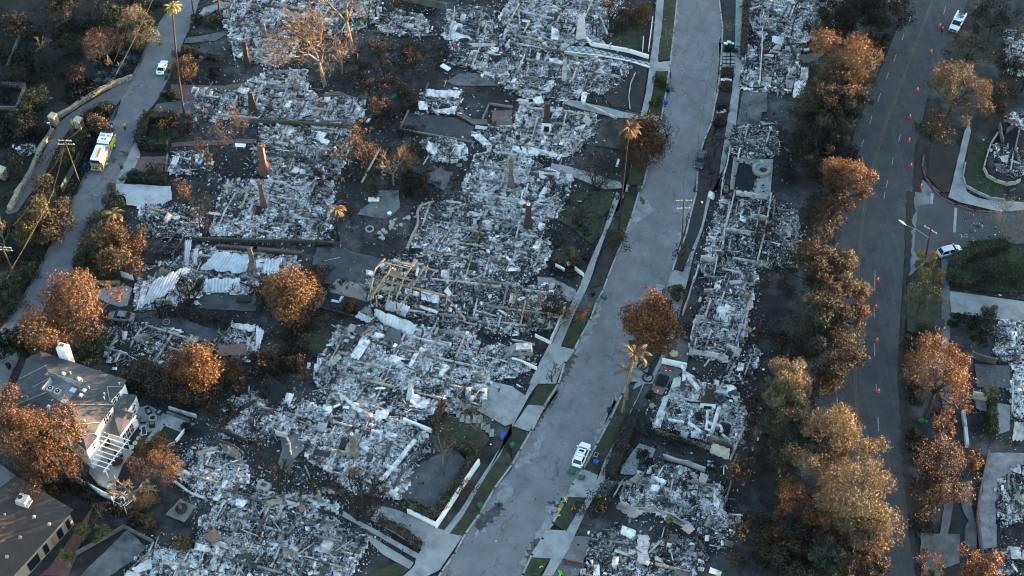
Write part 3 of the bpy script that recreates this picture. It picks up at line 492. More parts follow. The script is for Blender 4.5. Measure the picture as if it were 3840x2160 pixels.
def rosette(name, label, cat, spec, r, cols, n=26, group=None, h=.75, m=None):
    """agave or yucca: stiff pointed blades out of one heart"""
    sd = nseed(); rp = random.Random(sd); b = P1(spec); s = MB(); th = thing(name, label, cat, (b.x, b.y, 0), 0, group)
    for k in range(n):
        a = k * 2.4; e = .25 + 1.1 * (k / n); L = r * rp.uniform(.85, 1.1); d = Vector((math.cos(a) * math.cos(e), math.sin(a) * math.cos(e), math.sin(e))); sd_ = Vector((-math.sin(a), math.cos(a), 0)) * r * .11; p0 = b + Vector((0, 0, h * .1)); p1 = p0 + d * L * .5; p2 = p0 + d * L - Vector((0, 0, .06 * L)); up = Vector((0, 0, .05 * r))
        s.add([p0 - sd_ * .6, p0 + sd_ * .6, p1 + sd_ + up, p2, p1 - sd_ + up], [(0, 1, 2, 3, 4)], rp.choice(cols))
    s.build('blades', M_LEAF, th); MB().tube([b + Vector((0, 0, -.05)), b + Vector((0, 0, h * .5))], [r * .13, r * .1], 7, cols[0]).build('heart', M_COL, th); return th
def hedge(label, spec, w, h, pal, n=None, name='hedge', group=None, leaf=.3, rough=.12):
    sd = nseed(); rg = np.random.RandomState(sd); P = pts(spec); th = thing(name, label, 'hedge', (P[0].x, P[0].y, 0), 0, group); core = MB(); sets = []
    tot = sum((P[i + 1] - P[i]).length for i in range(len(P) - 1))
    for i in range(len(P) - 1):
        a, b = P[i], P[i + 1]; d = b - a; L = d.length; t = d / L; s_ = Vector((-t.y, t.x, 0)); core.beam(a + Vector((0, 0, h * .42)), b + Vector((0, 0, h * .42)), w * .8, h * .84, pal[0])
        k = int((n or tot * (w + 2 * h) * 26) * L / tot) + 4; u = rg.rand(k) * (L + w * .6) - w * .3; f = rg.rand(k) * (w + 2 * h); top = f < w
        lum = 1 + rough * np.sin(u * 1.7 + sd) + rough * .7 * np.sin(u * 4.1); x = np.where(top, f - w / 2, np.where(f < w + h, -w / 2, w / 2)) * lum; z = np.where(top, h, np.where(f < w + h, f - w, f - w - h)) * np.where(top, lum, 1)
        p = np.array(a)[None] + np.outer(u, t) + np.outer(x, s_); p[:, 2] = z; p += rg.normal(size=p.shape) * .09
        nr = np.where(top[:, None], np.array([[0, 0, 1.0]]), np.outer(np.sign(x), s_)) + rg.normal(size=(k, 3)) * .6; tt = np.cross(nr, rg.normal(size=(k, 3))); tt /= np.linalg.norm(tt, axis=1)[:, None]; uu = np.cross(nr, tt); uu /= np.linalg.norm(uu, axis=1)[:, None]; sz = (leaf * rg.uniform(.6, 1.4, k))[:, None]
        V = np.stack([p - uu * sz / 2, p - tt * sz / 3, p + uu * sz / 2, p + tt * sz / 3], 1).reshape(-1, 3); pl = np.array(pal); c = pl[rg.randint(len(pl), size=k)] * rg.uniform(.6, 1.4, (k, 1)); sets.append((V, np.arange(4 * k).reshape(k, 4), np.repeat(c, 4, 0)))
    core.build('branch_core', M_BURNT, th); leaf_mesh('foliage', sets, th); return th
def stems(label, spec, n, h, name='burnt_hedge', cat='hedge', r=.035, group=None, jit=.4, haze=None):
    """what is left of a burnt hedge: a row of blackened stems"""
    sd = nseed(); rp = random.Random(sd); P = pts(spec); th = thing(name, label, cat, (P[0].x, P[0].y, 0), 0, group); s = MB(); tops = []
    for k in range(n):
        f = rp.random() * (len(P) - 1); i = min(int(f), len(P) - 2); b = P[i].lerp(P[i + 1], f - i) + Vector((rp.gauss(0, jit), rp.gauss(0, jit), 0)); hh = h * rp.uniform(.5, 1.2); t = b + Vector((rp.gauss(0, .12) * hh, rp.gauss(0, .12) * hh, hh)); s.tube([b, b.lerp(t, .5) + Vector((rp.gauss(0, .05), rp.gauss(0, .05), 0)), t], [r, r * .8, r * .35], 4)
        for _ in range(3):
            m_ = b.lerp(t, rp.uniform(.4, .9)); s.tube([m_, m_ + Vector((rp.gauss(0, .25), rp.gauss(0, .25), rp.uniform(.1, .5))) * h * .5], [r * .5, r * .2], 3)
        tops.append(tuple(t))
    s.build('stems', M_BURNT, th)
    if haze: leaf_mesh('dead_leaves', [leaves(tops, [h * .3] * len(tops), n * 22, .22, haze, np.random.RandomState(sd), .1)], th)
    return th
GB = 'trees of the dense belt left of the avenue'; GR = 'trees along the right side of the avenue'; GH = 'shrubs on the slope left of the hillside street'
EU = dict(name='eucalyptus_tree', group=GB, blobs=24, n=9000, cr=.31, leaf=.34, shell=.3)
mix_ = lambda *p: sum(p, ())
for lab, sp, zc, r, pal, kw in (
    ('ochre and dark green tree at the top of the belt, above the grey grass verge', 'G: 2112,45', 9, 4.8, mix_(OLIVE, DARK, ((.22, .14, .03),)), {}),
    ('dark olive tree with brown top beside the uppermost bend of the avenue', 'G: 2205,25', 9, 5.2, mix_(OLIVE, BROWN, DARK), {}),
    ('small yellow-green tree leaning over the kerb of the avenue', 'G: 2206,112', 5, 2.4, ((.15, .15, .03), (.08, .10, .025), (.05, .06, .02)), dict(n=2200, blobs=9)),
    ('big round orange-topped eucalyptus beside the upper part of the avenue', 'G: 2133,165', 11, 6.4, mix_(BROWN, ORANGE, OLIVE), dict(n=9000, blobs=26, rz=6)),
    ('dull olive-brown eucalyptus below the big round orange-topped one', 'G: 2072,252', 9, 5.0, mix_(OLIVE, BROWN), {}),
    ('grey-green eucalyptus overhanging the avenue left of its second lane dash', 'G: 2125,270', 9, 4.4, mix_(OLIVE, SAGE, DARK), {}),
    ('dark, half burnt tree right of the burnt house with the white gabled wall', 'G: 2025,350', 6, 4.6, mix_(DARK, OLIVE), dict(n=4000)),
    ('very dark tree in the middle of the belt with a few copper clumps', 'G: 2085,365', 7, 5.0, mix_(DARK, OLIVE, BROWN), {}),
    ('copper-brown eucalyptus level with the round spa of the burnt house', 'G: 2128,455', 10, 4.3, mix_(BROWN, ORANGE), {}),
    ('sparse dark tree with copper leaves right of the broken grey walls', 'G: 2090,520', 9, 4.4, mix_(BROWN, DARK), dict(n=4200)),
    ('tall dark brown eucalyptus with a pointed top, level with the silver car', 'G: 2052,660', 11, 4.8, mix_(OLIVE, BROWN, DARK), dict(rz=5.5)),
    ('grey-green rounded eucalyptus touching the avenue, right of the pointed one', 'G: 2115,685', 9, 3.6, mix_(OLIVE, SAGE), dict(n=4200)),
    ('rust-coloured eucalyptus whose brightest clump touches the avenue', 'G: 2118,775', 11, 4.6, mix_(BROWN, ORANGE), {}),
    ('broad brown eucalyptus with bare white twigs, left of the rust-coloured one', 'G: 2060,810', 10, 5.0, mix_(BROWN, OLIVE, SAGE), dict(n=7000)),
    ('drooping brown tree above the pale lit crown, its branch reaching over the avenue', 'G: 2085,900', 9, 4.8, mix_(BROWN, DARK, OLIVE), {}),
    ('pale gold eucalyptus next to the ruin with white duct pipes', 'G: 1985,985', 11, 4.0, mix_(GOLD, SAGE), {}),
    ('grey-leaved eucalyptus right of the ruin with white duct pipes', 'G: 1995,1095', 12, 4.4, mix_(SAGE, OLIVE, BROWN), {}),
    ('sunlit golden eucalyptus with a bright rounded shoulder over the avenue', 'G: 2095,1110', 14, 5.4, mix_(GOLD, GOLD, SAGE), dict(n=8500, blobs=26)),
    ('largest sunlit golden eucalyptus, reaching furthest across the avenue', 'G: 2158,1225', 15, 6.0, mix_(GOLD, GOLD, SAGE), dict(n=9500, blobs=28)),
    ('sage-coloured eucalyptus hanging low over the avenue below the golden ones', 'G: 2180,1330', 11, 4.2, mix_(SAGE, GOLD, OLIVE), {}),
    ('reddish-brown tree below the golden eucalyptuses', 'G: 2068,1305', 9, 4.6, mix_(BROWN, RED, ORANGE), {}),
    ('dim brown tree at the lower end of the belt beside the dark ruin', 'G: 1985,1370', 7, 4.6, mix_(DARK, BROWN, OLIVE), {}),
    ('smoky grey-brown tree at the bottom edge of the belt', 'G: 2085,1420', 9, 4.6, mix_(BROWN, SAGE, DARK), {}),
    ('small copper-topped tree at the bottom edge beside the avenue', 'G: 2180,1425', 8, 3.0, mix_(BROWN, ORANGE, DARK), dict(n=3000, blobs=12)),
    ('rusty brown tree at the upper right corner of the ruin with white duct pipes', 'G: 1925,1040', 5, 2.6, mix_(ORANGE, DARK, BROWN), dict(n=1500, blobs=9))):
    k = dict(EU); k.update(kw); k['n'] = int(k['n'] * 1.25); leaf_tree(lab, sp, zc * (.92 if k['group'] == GR or 'gold' in lab else .8), r * 1.1, pal if 'gold' in lab or 'round' in lab else tuple((.52 * c[0], .62 * c[1], .75 * c[2]) for c in pal) + DARK[:2], **k)  # most belt crowns get darker, cooler leaf colours, shade put into the palette
ER = dict(EU); ER['group'] = GR
for lab, sp, zc, r, pal, kw in (
    ('dim grey-brown tree right of the white utility pickup', 'G: 2440,120', 6, 4.0, mix_(DARK, BROWN, SAGE), dict(n=2600)),
    ('large brown tree leaning over the cones halfway down the upper avenue', 'G: 2410,225', 9, 5.6, mix_(BROWN, OLIVE, SAGE), dict(n=6500)),
    ('dark brown drooping tree right of the large brown one', 'G: 2500,240', 6, 3.6, mix_(BROWN, DARK, RED), dict(n=3500)),
    ('thin dark tree whose trunk stands in the wedge-shaped bed', 'G: 2345,320', 7, 3.4, mix_(DARK, OLIVE, BROWN), dict(n=2400, base='14: 1220,1250')),
    ('yellow autumn tree behind the silver car', 'G: 2335,665', 5, 2.7, YEL, dict(n=1500, blobs=13, shell=.3, name='tree', base='24: 1190,720')),
    ('sparse olive tree on the pale verge below the yellow one', 'G: 2322,745', 5, 3.1, mix_(OLIVE, GOLD), dict(n=800, blobs=12, name='tree')),
    ('dark green bushy tree left of the three cones', 'G: 2315,868', 3, 3.0, mix_(GREEN, OLIVE), dict(n=3200, name='tree')),
    ('big russet eucalyptus left of the white retaining wall', 'G: 2365,945', 11, 5.8, mix_(BROWN, PINK, ORANGE), dict(n=9000, blobs=26)),
    ('slim reddish tree below the big russet eucalyptus', 'G: 2372,1085', 7, 2.2, mix_(PINK, RED, BROWN), dict(n=1500, blobs=9)),
    ('wide dusky brown tree in front of the ashen yard', 'G: 2375,1165', 9, 5.4, mix_(BROWN, PINK, DARK), dict(n=5200, blobs=24)),
    ('lone copper crown at the right end of the wide dusky brown tree', 'G: 2450,1155', 8, 2.0, mix_(BROWN, ORANGE), dict(n=1300, blobs=8)),
    ('low brown tree with dark gaps, below the wide dusky one', 'G: 2342,1245', 6, 3.6, mix_(DARK, BROWN, OLIVE), dict(n=2600)),
    ('bright orange tree at the bottom right corner', 'G: 2470,1440', 6, 3.6, mix_(ORANGE, BROWN), dict(n=4800)),
    ('sparse orange sapling left of the bright orange tree', 'G: 2345,1425', 4, 2.6, mix_(ORANGE, BROWN), dict(n=420, blobs=9, name='tree')),
    ('dark tree at the top right corner behind the utility pickup', 'G: 2500,40', 6, 4.0, mix_(DARK, GREEN), dict(n=3000)),
    ('dark rusty shrub-like tree beside the pink rubble', 'G: 2540,170', 4, 3.0, mix_(DARK, BROWN, RED), dict(n=2200))):
    k = dict(ER); k.update(kw); leaf_tree(lab, sp, zc, r, pal, **k)
# ---- trees of the hillside street and the lots
T = leaf_tree
T('grey-green olive tree above the cluster of blue agaves', '11: 1035,215', 4, 3.9, mix_(SAGE, SAGE, OLIVE), n=6500, name='olive_tree', leaf=.34)
T('pinkish-brown feathery tree left of the grey-green olive tree', '11: 760,345', 4, 3.9, PINK, rz=2.0, n=3200, bark=M_PALEBARK, leaf=.28, base='11: 850,490')
T('brown bushy tree beside the tall palm trunk and the green bins', '11: 1410,515', 3, 2.9, mix_(BROWN, OLIVE), n=4200, leaf=.32)
T('dark leafy shrub tree on the island beside the upper blue bin', '11: 775,845', 1.6, 1.7, DARK, n=1500, leaf=.4)
T('orange-brown bushy tree on the bank behind the fire engine', '11: 735,960', 2, 2.3, mix_(OLIVE, BROWN, DARK), n=2200)
T('yellowish olive tree at the bend of the hillside street', '21: 265,235', 4, 3.6, mix_(OLIVE, ((.13, .12, .03),)), n=4600)
T('dusty olive tree between power lines and hillside street', '21: 385,270', 3.4, 3.3, OLIVE, n=3600)
T('grey-brown tree just below the fire engine on the bank', '21: 440,120', 2.5, 2.4, mix_(OLIVE, SAGE, DARK), n=2200)
T('large tree with orange sunlit side rising out of the green hedge', '21: 915,400', 5.5, 4.3, mix_(OLIVE, BROWN, ORANGE), n=7000, rz=4.4, base='21: 900,590')
T('dark olive tree left of the one rising out of the hedge', '21: 745,430', 4, 3.0, mix_(OLIVE, GREEN), n=3200)
T('big rust-orange eucalyptus at the kerb left of the burnt car', '21: 560,850', 8, 6.0, mix_(BROWN, ORANGE, PINK), n=10000, blobs=30, rz=5.6, cr=.34, name='eucalyptus_tree', bark=M_PALEBARK, base='21: 590,1170')
T('reddish bushy tree between the big rust-orange eucalyptus and the white chimney', '21: 350,1100', 4.5, 3.7, mix_(BROWN, ORANGE, PINK), n=4200)
T('dark green bushy tree left of the grey roofed house', '21: 105,1140', 4, 3.1, GREEN, n=4600)
T('grey-green bushy tree right of the white chimney', '21: 660,1225', 3, 2.7, mix_(SAGE, OLIVE, GREEN), n=2600)
T('round orange tree with a green heart behind the long brown hedge', '21: 1490,1310', 4.5, 4.6, mix_(ORANGE, BROWN), n=6500, rz=3.8, an=.2)
T('round bronze-coloured tree beside the collapsed metal roofs', '22: 290,790', 5.0, 4.9, mix_(BROWN, ((.20, .11, .04), (.17, .10, .045))), n=8000, rz=4.8, blobs=26, an=.2, base='22: 160,985')
T('dark red-brown maple half hiding the bare oak lawn', '13: 1010,1060', 5.4, 4.9, RED, n=7500, rz=4.4, blobs=24, leaf=.42, name='maple_tree', an=.12, base='13: 990,1260')
T('round copper-leaved maple in front of the parked grey sedan', '23: 1070,975', 6.6, 4.7, ((.24, .115, .045), (.19, .09, .038), (.13, .065, .03)), n=12000, rz=4.6, blobs=26, leaf=.42, name='maple_tree', an=.12, base='23: 1060,1170')  # orange added to the leaf colours so the crown looks more sunlit
T('copper shrub-like tree in front of the white house pergola patio pool', '31: 1190,450', 3, 2.2, mix_(ORANGE, OLIVE), n=2600, leaf=.3)
T('tall feathery brown tree right of the pollarded tree', '31: 1200,620', 3.4, 3.2, mix_(BROWN, ORANGE), n=2800, leaf=.25)
T('largest orange conifer in front of the white house', '31: 250,390', 7, 5.2, mix_(ORANGE, BROWN, ((.13, .07, .03),)), n=9000, blobs=28, rz=4.5, name='conifer', leaf=.34)
T('orange conifer at the left picture edge below the grey roof', '31: 60,330', 6.5, 4.2, mix_(ORANGE, BROWN), n=6000, blobs=20, name='conifer', leaf=.34)
T('brown conifer between the two neighbouring houses', '31: 330,600', 5, 4.0, mix_(BROWN, ORANGE, DARK), n=4200, blobs=18, name='conifer', leaf=.3)
T('straggly brown conifer reaching toward the pergola', '31: 540,590', 4.4, 2.7, mix_(BROWN, ORANGE, SAGE), n=1800, blobs=13, name='conifer', leaf=.28)
T('small yellow-leaved tree below the pollarded tree', '31: 1120,865', 2.2, 1.5, ((.30, .17, .05), (.25, .13, .04)), n=1000, leaf=.24)
T('sparse orange tree on the pavement beside the driveway', '23: 520,890', 3.4, 2.4, ((.24, .10, .04), (.17, .08, .035)), n=650, leaf=.28, blobs=12, shell=.2, base='23: 480,960')
T('thin dark tree with orange tips by the pavement, left of the main street', '23: 760,360', 4.4, 3.0, mix_(DARK, ((.24, .08, .03),), DARK), n=1500, leaf=.28, blobs=14, shell=.25)
T('clipped green-white bush by the parked grey sedan', '23: 1240,750', 1.3, 1.3, ((.10, .11, .07), (.16, .16, .12), (.05, .06, .035)), n=1500, name='shrub', cat='shrub', limb=False)
T('brown burnt tree in front of the white garden wall hedge', '32: 1415,430', 4, 2.9, mix_(DARK, BROWN), n=750, leaf=.26, blobs=14, shell=.2, base='32: 1410,630', bark=M_PALEBARK)
for lab, sp, r, pal in (
    ('dark round shrub above the stone gate pillar', '11: 270,740', 3.0, GREEN), ('olive shrub on the slope above the walled brick driveway', '11: 545,330', 2.8, GREEN), ('large dark shrub at the top of the slope', '11: 830,130', 3.8, mix_(GREEN, DARK)),
    ('dark brown shrub at the top of the slope near the street', '11: 1060,40', 3.0, mix_(DARK, OLIVE)), ('green shrub beside the engine nearest its cab', '11: 590,1060', 2.6, mix_(GREEN, OLIVE)), ('broad olive shrub beneath the crossarm pole', '11: 455,1205', 3.0, mix_(GREEN, OLIVE)),
    ('round shrub left of the two fallen blue bins', '11: 345,1400', 2.4, mix_(GREEN, OLIVE)), ('sage shrub between the pale driveway and the street', '11: 835,1425', 1.2, mix_(GOLD, SAGE)), ('dusky shrub in front of the brick terrace', '11: 1170,1300', 2.0, mix_(OLIVE, DARK)),
    ('low dark shrub by the brick terrace left corner', '11: 1020,1320', 1.6, mix_(OLIVE, GREEN)), ('bright green vine-covered shrub at the street side', '21: 215,590', 1.8, GREEN), ('sage green scrub below the bare sunlit tree', '21: 70,690', 2.8, mix_(SAGE, OLIVE)),
    ('dark scrub beside the lower street kerb', '21: 110,820', 2.2, mix_(GREEN, OLIVE)), ('green shrub at the left picture edge', '21: 0,930', 1.6, GREEN), ('dark green tall shrub next to the pale driveway', '21: 865,75', 2.3, GREEN),
    ('olive brush at the top left, far up the slope', '11: 480,90', 3.6, mix_(GREEN, DARK)), ('dark brush beside the small basin on the slope', '11: 120,560', 3.2, DARK), ('dark brush left of the agaves', '11: 560,560', 3.0, DARK), ('dark brush at the upper left picture edge', '11: 120,200', 4.0, DARK),
    ('brush at the foot of the stone-walled driveway', '11: 150,950', 3.0, mix_(DARK, OLIVE)), ('dry brush in the lower left of the slope', '11: 110,1260', 2.8, DARK), ('gloomy brush behind the stone gate', '11: 330,980', 2.0, DARK), ('brush in the middle of the slope', '11: 370,480', 3.2, DARK)):
    shrub(lab, sp, r, pal, group=GH, n=int(380 * r))
for lab, sp, r, pal in (
    ('orange-tipped hedge shrub next to the pergola patio wall', '21: 960,1420', 2.0, mix_(BROWN, DARK)), ('brown shrub behind the roof corner of the white house', '21: 1080,1380', 2.6, mix_(BROWN, DARK)), ('dark brown shrub between white house and the round orange tree', '21: 1230,1400', 2.6, mix_(DARK, BROWN)), ('scorched shrub at the end of the long brown hedge', '21: 1780,1330', 2.2, mix_(BROWN, ORANGE)),
    ('rust-brown shrub left of the slatted black panel', '22: 130,1270', 2.6, mix_(BROWN, DARK)), ('burnt shrub above the slatted black panel', '22: 290,1260', 2.3, mix_(DARK, BROWN)), ('small rusty shrub in the drained pool', '22: 710,860', 1.5, mix_(RED, BROWN)), ('thin rusty tree by the sooty yard slab', '22: 485,620', 2.0, mix_(DARK, BROWN)),
    ('black rounded shrub in the middle of the burnt garden', '12: 1180,380', 2.2, mix_(DARK, OLIVE)), ('brown leafless shrub above the sunken court', '12: 935,820', 2.2, mix_(DARK, BROWN)), ('rust-coloured low shrub at the left of the sunken court', '12: 1160,730', 1.6, mix_(BROWN, RED)), ('dark shrub under the toppled frame of the garden', '12: 1180,1400', 2.6, DARK),
    ('rust-coloured hedge tree at the top of the avenue lawn', '13: 980,100', 2.6, mix_(ORANGE, BROWN)), ('dark brown shrub left of the rust-coloured hedge tree', '13: 860,130', 3.0, mix_(DARK, BROWN)), ('dark shrub in the front yard with yellow flecks', '23: 450,500', 2.2, mix_(DARK, OLIVE, ((.20, .16, .04),))), ('tiny round brown shrub between the white fence pieces', '23: 435,610', .8, OLIVE),
    ('brown dried bush behind the louvred white screen', '23: 320,850', 2.8, mix_(BROWN, DARK)), ('black charred bush at the driveway end', '33: 640,900', 2.2, DARK), ('scorched black bush in the gravel garden', '33: 1000,540', 1.6, DARK), ('small dark ball bush by the red brick paving', '33: 1045,75', .6, GREEN),
    ('low green shrub in the upper parkway bed with white pads', '13: 1640,370', 1.1, GREEN), ('brown shrub mound below the long white pads', '13: 1625,545', 1.3, mix_(OLIVE, BROWN)), ('brown shrub mound beside the third white pad', '13: 1615,650', 1.2, mix_(OLIVE, BROWN)), ('brown shrub beside the lowest white pads', '13: 1590,810', 1.2, mix_(DARK, OLIVE)), ('dark shrub mound at the lower end of the pad bed', '13: 1575,915', 1.3, mix_(DARK, BROWN)),
    ('yellow-green ground shrub on the parkway near the blue bin', '13: 1075,775', .9, ((.09, .11, .02), (.06, .08, .02))), ('mossy green ground shrub on the upper parkway', '13: 1110,620', 1.6, ((.07, .08, .02), (.05, .06, .02), (.04, .04, .02))), ('small sunlit green shrub by the brick steps', '11: 1250,710', .7, ((.10, .16, .02), (.06, .09, .02))), ('rounded dark shrub in the terrace lawn', '11: 1620,540', 1.3, DARK),
    ('dark shrub row in front of the brick terrace steps', '11: 1280,720', 1.3, mix_(DARK, GREEN)), ('green shrub at the top of the terrace lawn', '11: 1400,390', 1.5, mix_(GREEN, OLIVE)), ('dry shrub at the upper driveway of the hillside street', '11: 1490,150', 1.2, mix_(BROWN, DARK)), ('brown shrub beside the upper driveway', '11: 1600,160', 1.6, mix_(DARK, OLIVE)),
    ('dark garden shrub right of the wide concrete driveway', '24: 1560,1000', 2.2, mix_(GREEN, DARK)), ('round dark shrub beside the three cones bed', '24: 1420,960', 1.2, GREEN), ('big dark shrub below the wide concrete driveway', '24: 1640,1060', 2.6, mix_(GREEN, DARK)), ('grey shrub standing on the wide concrete driveway', '24: 1665,915', 1.4, mix_(SAGE, OLIVE)), ('black shrub inside the curved hedge', '24: 1700,600', 3.4, mix_(GREEN, DARK)), ('black-green shrub at the right edge inside the curved hedge', '24: 1880,640', 3.0, mix_(GREEN, DARK)),
    ('low brown scrub at the left foot of the slope house', '31: 640,790', 1.8, mix_(DARK, BROWN)), ('dry brush beside the dark roof edge', '31: 430,760', 2.0, mix_(DARK, BROWN)), ('scorched brush in the corner by the walled pad', '31: 1050,1000', 1.6, mix_(BROWN, DARK)), ('thin scorched brush near the paving pad', '31: 1130,1030', 1.0, mix_(BROWN, ORANGE)), ('dry brush below the paving pad', '31: 1390,1190', 1.6, mix_(BROWN, DARK)), ('green shrub cushion on the patio garden edge', 'Y: 1390,420', .9, GREEN)):
    shrub(lab, sp, r, pal, n=int(420 * r) + 120)
for i, (x, y) in enumerate(((735, 510), (800, 415), (950, 440), (925, 530), (775, 590), (985, 470), (820, 640), (750, 640), (880, 580))):
    rosette('agave', ('blue-grey agave at the left of the cluster', 'blue-grey agave highest up in the cluster', 'blue-grey agave with the pale centre at the upper right', 'largest silvery agave near the driveway wall', 'blue-grey agave low in the cluster middle', 'small agave at the right edge of the cluster', 'agave touching the stone wall end', 'dark agave at the lower left of the cluster', 'agave between the silvery one and the wall')[i], 'agave', '11: %d,%d' % (x, y), 2.0 if i == 3 else 1.7, BLUEG, 30, 'agaves above the stone-walled driveway')
for i, (x, y, r) in enumerate(((625, 1115, 1.5), (755, 1125, 1.6), (525, 1305, 1.4))):
    leaf_tree(('sunlit spiky yucca beside the terrace roof corner', 'pair of sunlit yucca heads right of the terrace', 'lower sunlit yucca on the terrace')[i], '31: %d,%d' % (x, y), 2.2, r, ((.30, .22, .08), (.16, .14, .05), (.10, .10, .04)), n=700, blobs=5, name='yucca', cat='yucca', aspect=.16, leaf=.7, group='yuccas by the tiled terrace')
# ---- palms
palm('tall palm with lit yellow crown left of the hillside street', '11: 1395,880', '11: 1300,55', 30, 2.0, .22, ((.30, .26, .08), (.16, .17, .05)), droop=1.9, el=(-.5, 1.3))
palm('scorched palm with orange fronds in front of the dark maple', '23: 805,290', '13: 885,965', 34, 2.3, .15, ((.13, .075, .035), (.08, .05, .028)), skirt=16, droop=1.5, el=(-.6, 1.0), m=M_BURNT)
palm('burnt short palm with orange fronds beside the round patio', '22: 620,360', '22: 605,130', 22, 2.1, .26, ((.15, .085, .04), (.09, .055, .03)), skirt=12, droop=1.3, m=M_BURNT, el=(-.5, .9))
palm('tall king palm with four sunlit fronds over the main street', '33: 835,215', '23: 925,1225', 8, 3.4, .24, ((.15, .095, .045), (.10, .062, .033)), droop=1.8, w=.5, el=(.1, .9), m=M_PALEBARK)
palm('lower king palm with two sunlit fronds beside its tall twin', '33: 870,120', '23: 865,1345', 6, 3.0, .2, ((.14, .09, .045), (.10, .06, .03)), droop=1.8, w=.45, el=(.1, .9), m=M_PALEBARK)
palm('burnt palm with a small tuft standing between two ruins at the bottom', 'U: 980,1190', 'U: 1035,790', 8, .7, .22, ((.16, .12, .04), (.10, .08, .03)), droop=1.0, m=M_BURNT)
palm('blackened palm pole without crown beside the upper driveway', '11: 1475,190', '11: 1445,-20', 0, 1, .2, m=M_BURNT); palm('blackened palm pole without crown, right of the other one', '11: 1675,205', '11: 1640,-20', 0, 1, .2, m=M_BURNT)
palm('drooping orange and green feather palm at the hedge top', '21: 850,300', '21: 855,170', 12, 2.4, .2, ((.30, .19, .05), (.16, .15, .04)), droop=2.0, w=.35, z=3.4)
palm('shaggy dark palm above the white retaining wall at the right', 'A: 810,880', 'A: 790,760', 26, 1.5, .2, ((.06, .06, .03), (.10, .08, .04)), droop=1.2, z=3.0, el=(-.3, 1.1))
# ---- bare and burnt trees
B = bare_tree
PB = M_PALEBARK
B('tallest sunlit bare sycamore in the middle of the burnt gardens', '12: 520,640', 16, .34, 7, PB, spread=.75, lean=(-.12, .05), haze=((.16, .10, .06), (.10, .07, .05)), nh=2200, first=.36, hz=.3)
B('sunlit bare sycamore right of the tallest one, cut by the top edge', '12: 735,380', 15, .30, 6, PB, spread=.55, lean=(-.1, 0), haze=BROWN, nh=1500, first=.5, hz=.2)
B('slim sunlit bare tree between the two tall sycamores', '12: 650,555', 8, .12, 4, PB, spread=.5, lean=(.05, 0), haze=BROWN, nh=300)
B('pale burnt tree at the top edge left of the sycamores', '11: 1740,130', 7, .16, 4, PB, spread=.7); B('spreading bare shrub tree with pale twigs on the upper bed', '11: 1600,190', 3.5, .08, 4, PB, spread=.9)
B('black bare tree on the ash mound at the top', '12: 1145,125', 7, .24, 4, spread=.8); B('thin burnt pine trunk at the top, left', '12: 855,190', 9, .12, 3, spread=.4); B('thin burnt pine trunk at the top, right of its twin', '12: 905,140', 9, .12, 3, spread=.4)
B('black bare tree with fine twigs under the round dark shrub', '12: 1185,560', 5, .10, 5, spread=.5, haze=DARK, nh=500); B('brown twiggy tree left of the sunken court', '12: 935,920', 5, .09, 5, spread=.6, haze=mix_(DARK, BROWN), nh=700)
B('tall burnt twin-stem tree with brown haze in the middle garden', '12: 775,1365', 10, .24, 5, spread=.45, lean=(-.08, 0), haze=BROWN, nh=1400, stems=2); B('sunlit forked burnt tree right of the burnt fence', '12: 1040,1395', 8, .18, 5, PB, spread=.5, haze=BROWN, nh=500); B('sunlit bare shrub tree below the sunken court', '12: 1165,1330', 5.5, .12, 5, PB, spread=.5, haze=ORANGE, nh=900)
B('black bare tree among the white sheets below the court', '12: 1465,1230', 5, .1, 4, spread=.7); B('black bare tree at the left of the curved white sheets', '13: 75,1150', 5, .12, 4, spread=.8, lean=(-.2, 0))
B('bare spreading oak on the lawn beside the concrete drive', '13: 635,1410', 6.5, .30, 6, M_BURNT, spread=.85, up=.1, stems=5, first=.25, haze=((.07, .055, .045), (.1, .08, .06)), nh=900)
B('black slender tree by the lawn of the white chimney, left', '13: 605,270', 7, .1, 3, spread=.35); B('black slender tree by the lawn of the white chimney, right', '13: 635,280', 7, .1, 3, spread=.35); B('black gnarled tree behind the white chimney lawn', '13: 740,250', 8, .26, 5, spread=.6, haze=DARK, nh=900)
B('pale bare street tree at the upper parkway', '13: 1170,350', 5, .1, 5, PB, spread=.5); B('pale bare sapling in the upper pad bed', '13: 1640,270', 4, .07, 5, PB, spread=.5); B('round bare street tree above the hidden dark car', '13: 1525,1180', 5, .14, 6, M_BURNT, spread=.75, haze=((.09, .08, .07),), nh=500); B('black bare street tree below the hidden dark car', '13: 1500,1400', 4.5, .1, 5, spread=.7, haze=DARK, nh=300)
B('bare front-yard tree left of the main street palm trunk', '23: 520,200', 5.5, .16, 5, spread=.85, haze=((.07, .055, .05),), nh=400); B('burnt leaning tree with pink-brown twigs by the ash-white drive', '23: 145,1035', 8, .16, 5, PB, spread=.6, lean=(-.15, .1), haze=BROWN, nh=500); B('bare low tree on the pavement by the striped lawn', '23: 300,1430', 3.6, .1, 5, spread=.8)
B('burnt bush stems around the foot of the utility pole', '23: 1290,560', 4, .1, 4, spread=.5, stems=4, haze=DARK, nh=400); B('black bare tree in the white rubble right of the pavement', '23: 1510,500', 4, .08, 4, spread=.6)
B('brown bare tree in the white rubble at the left', '21: 1520,305', 7, .16, 5, M_BARK, spread=.7, haze=((.12, .07, .045),), nh=700); B('twiggy rust-brown tree beside the pale driveway', '21: 1400,80', 5, .09, 5, M_BARK, spread=.8, haze=BROWN, nh=800); B('black pollarded tree in front of the metal roof', '21: 1430,840', 5, .26, 5, spread=.7, stems=3, lean=(.1, 0), nk=3); B('small black forked stump tree by the metal roof edge', '21: 1760,755', 2.4, .1, 3, spread=.8)
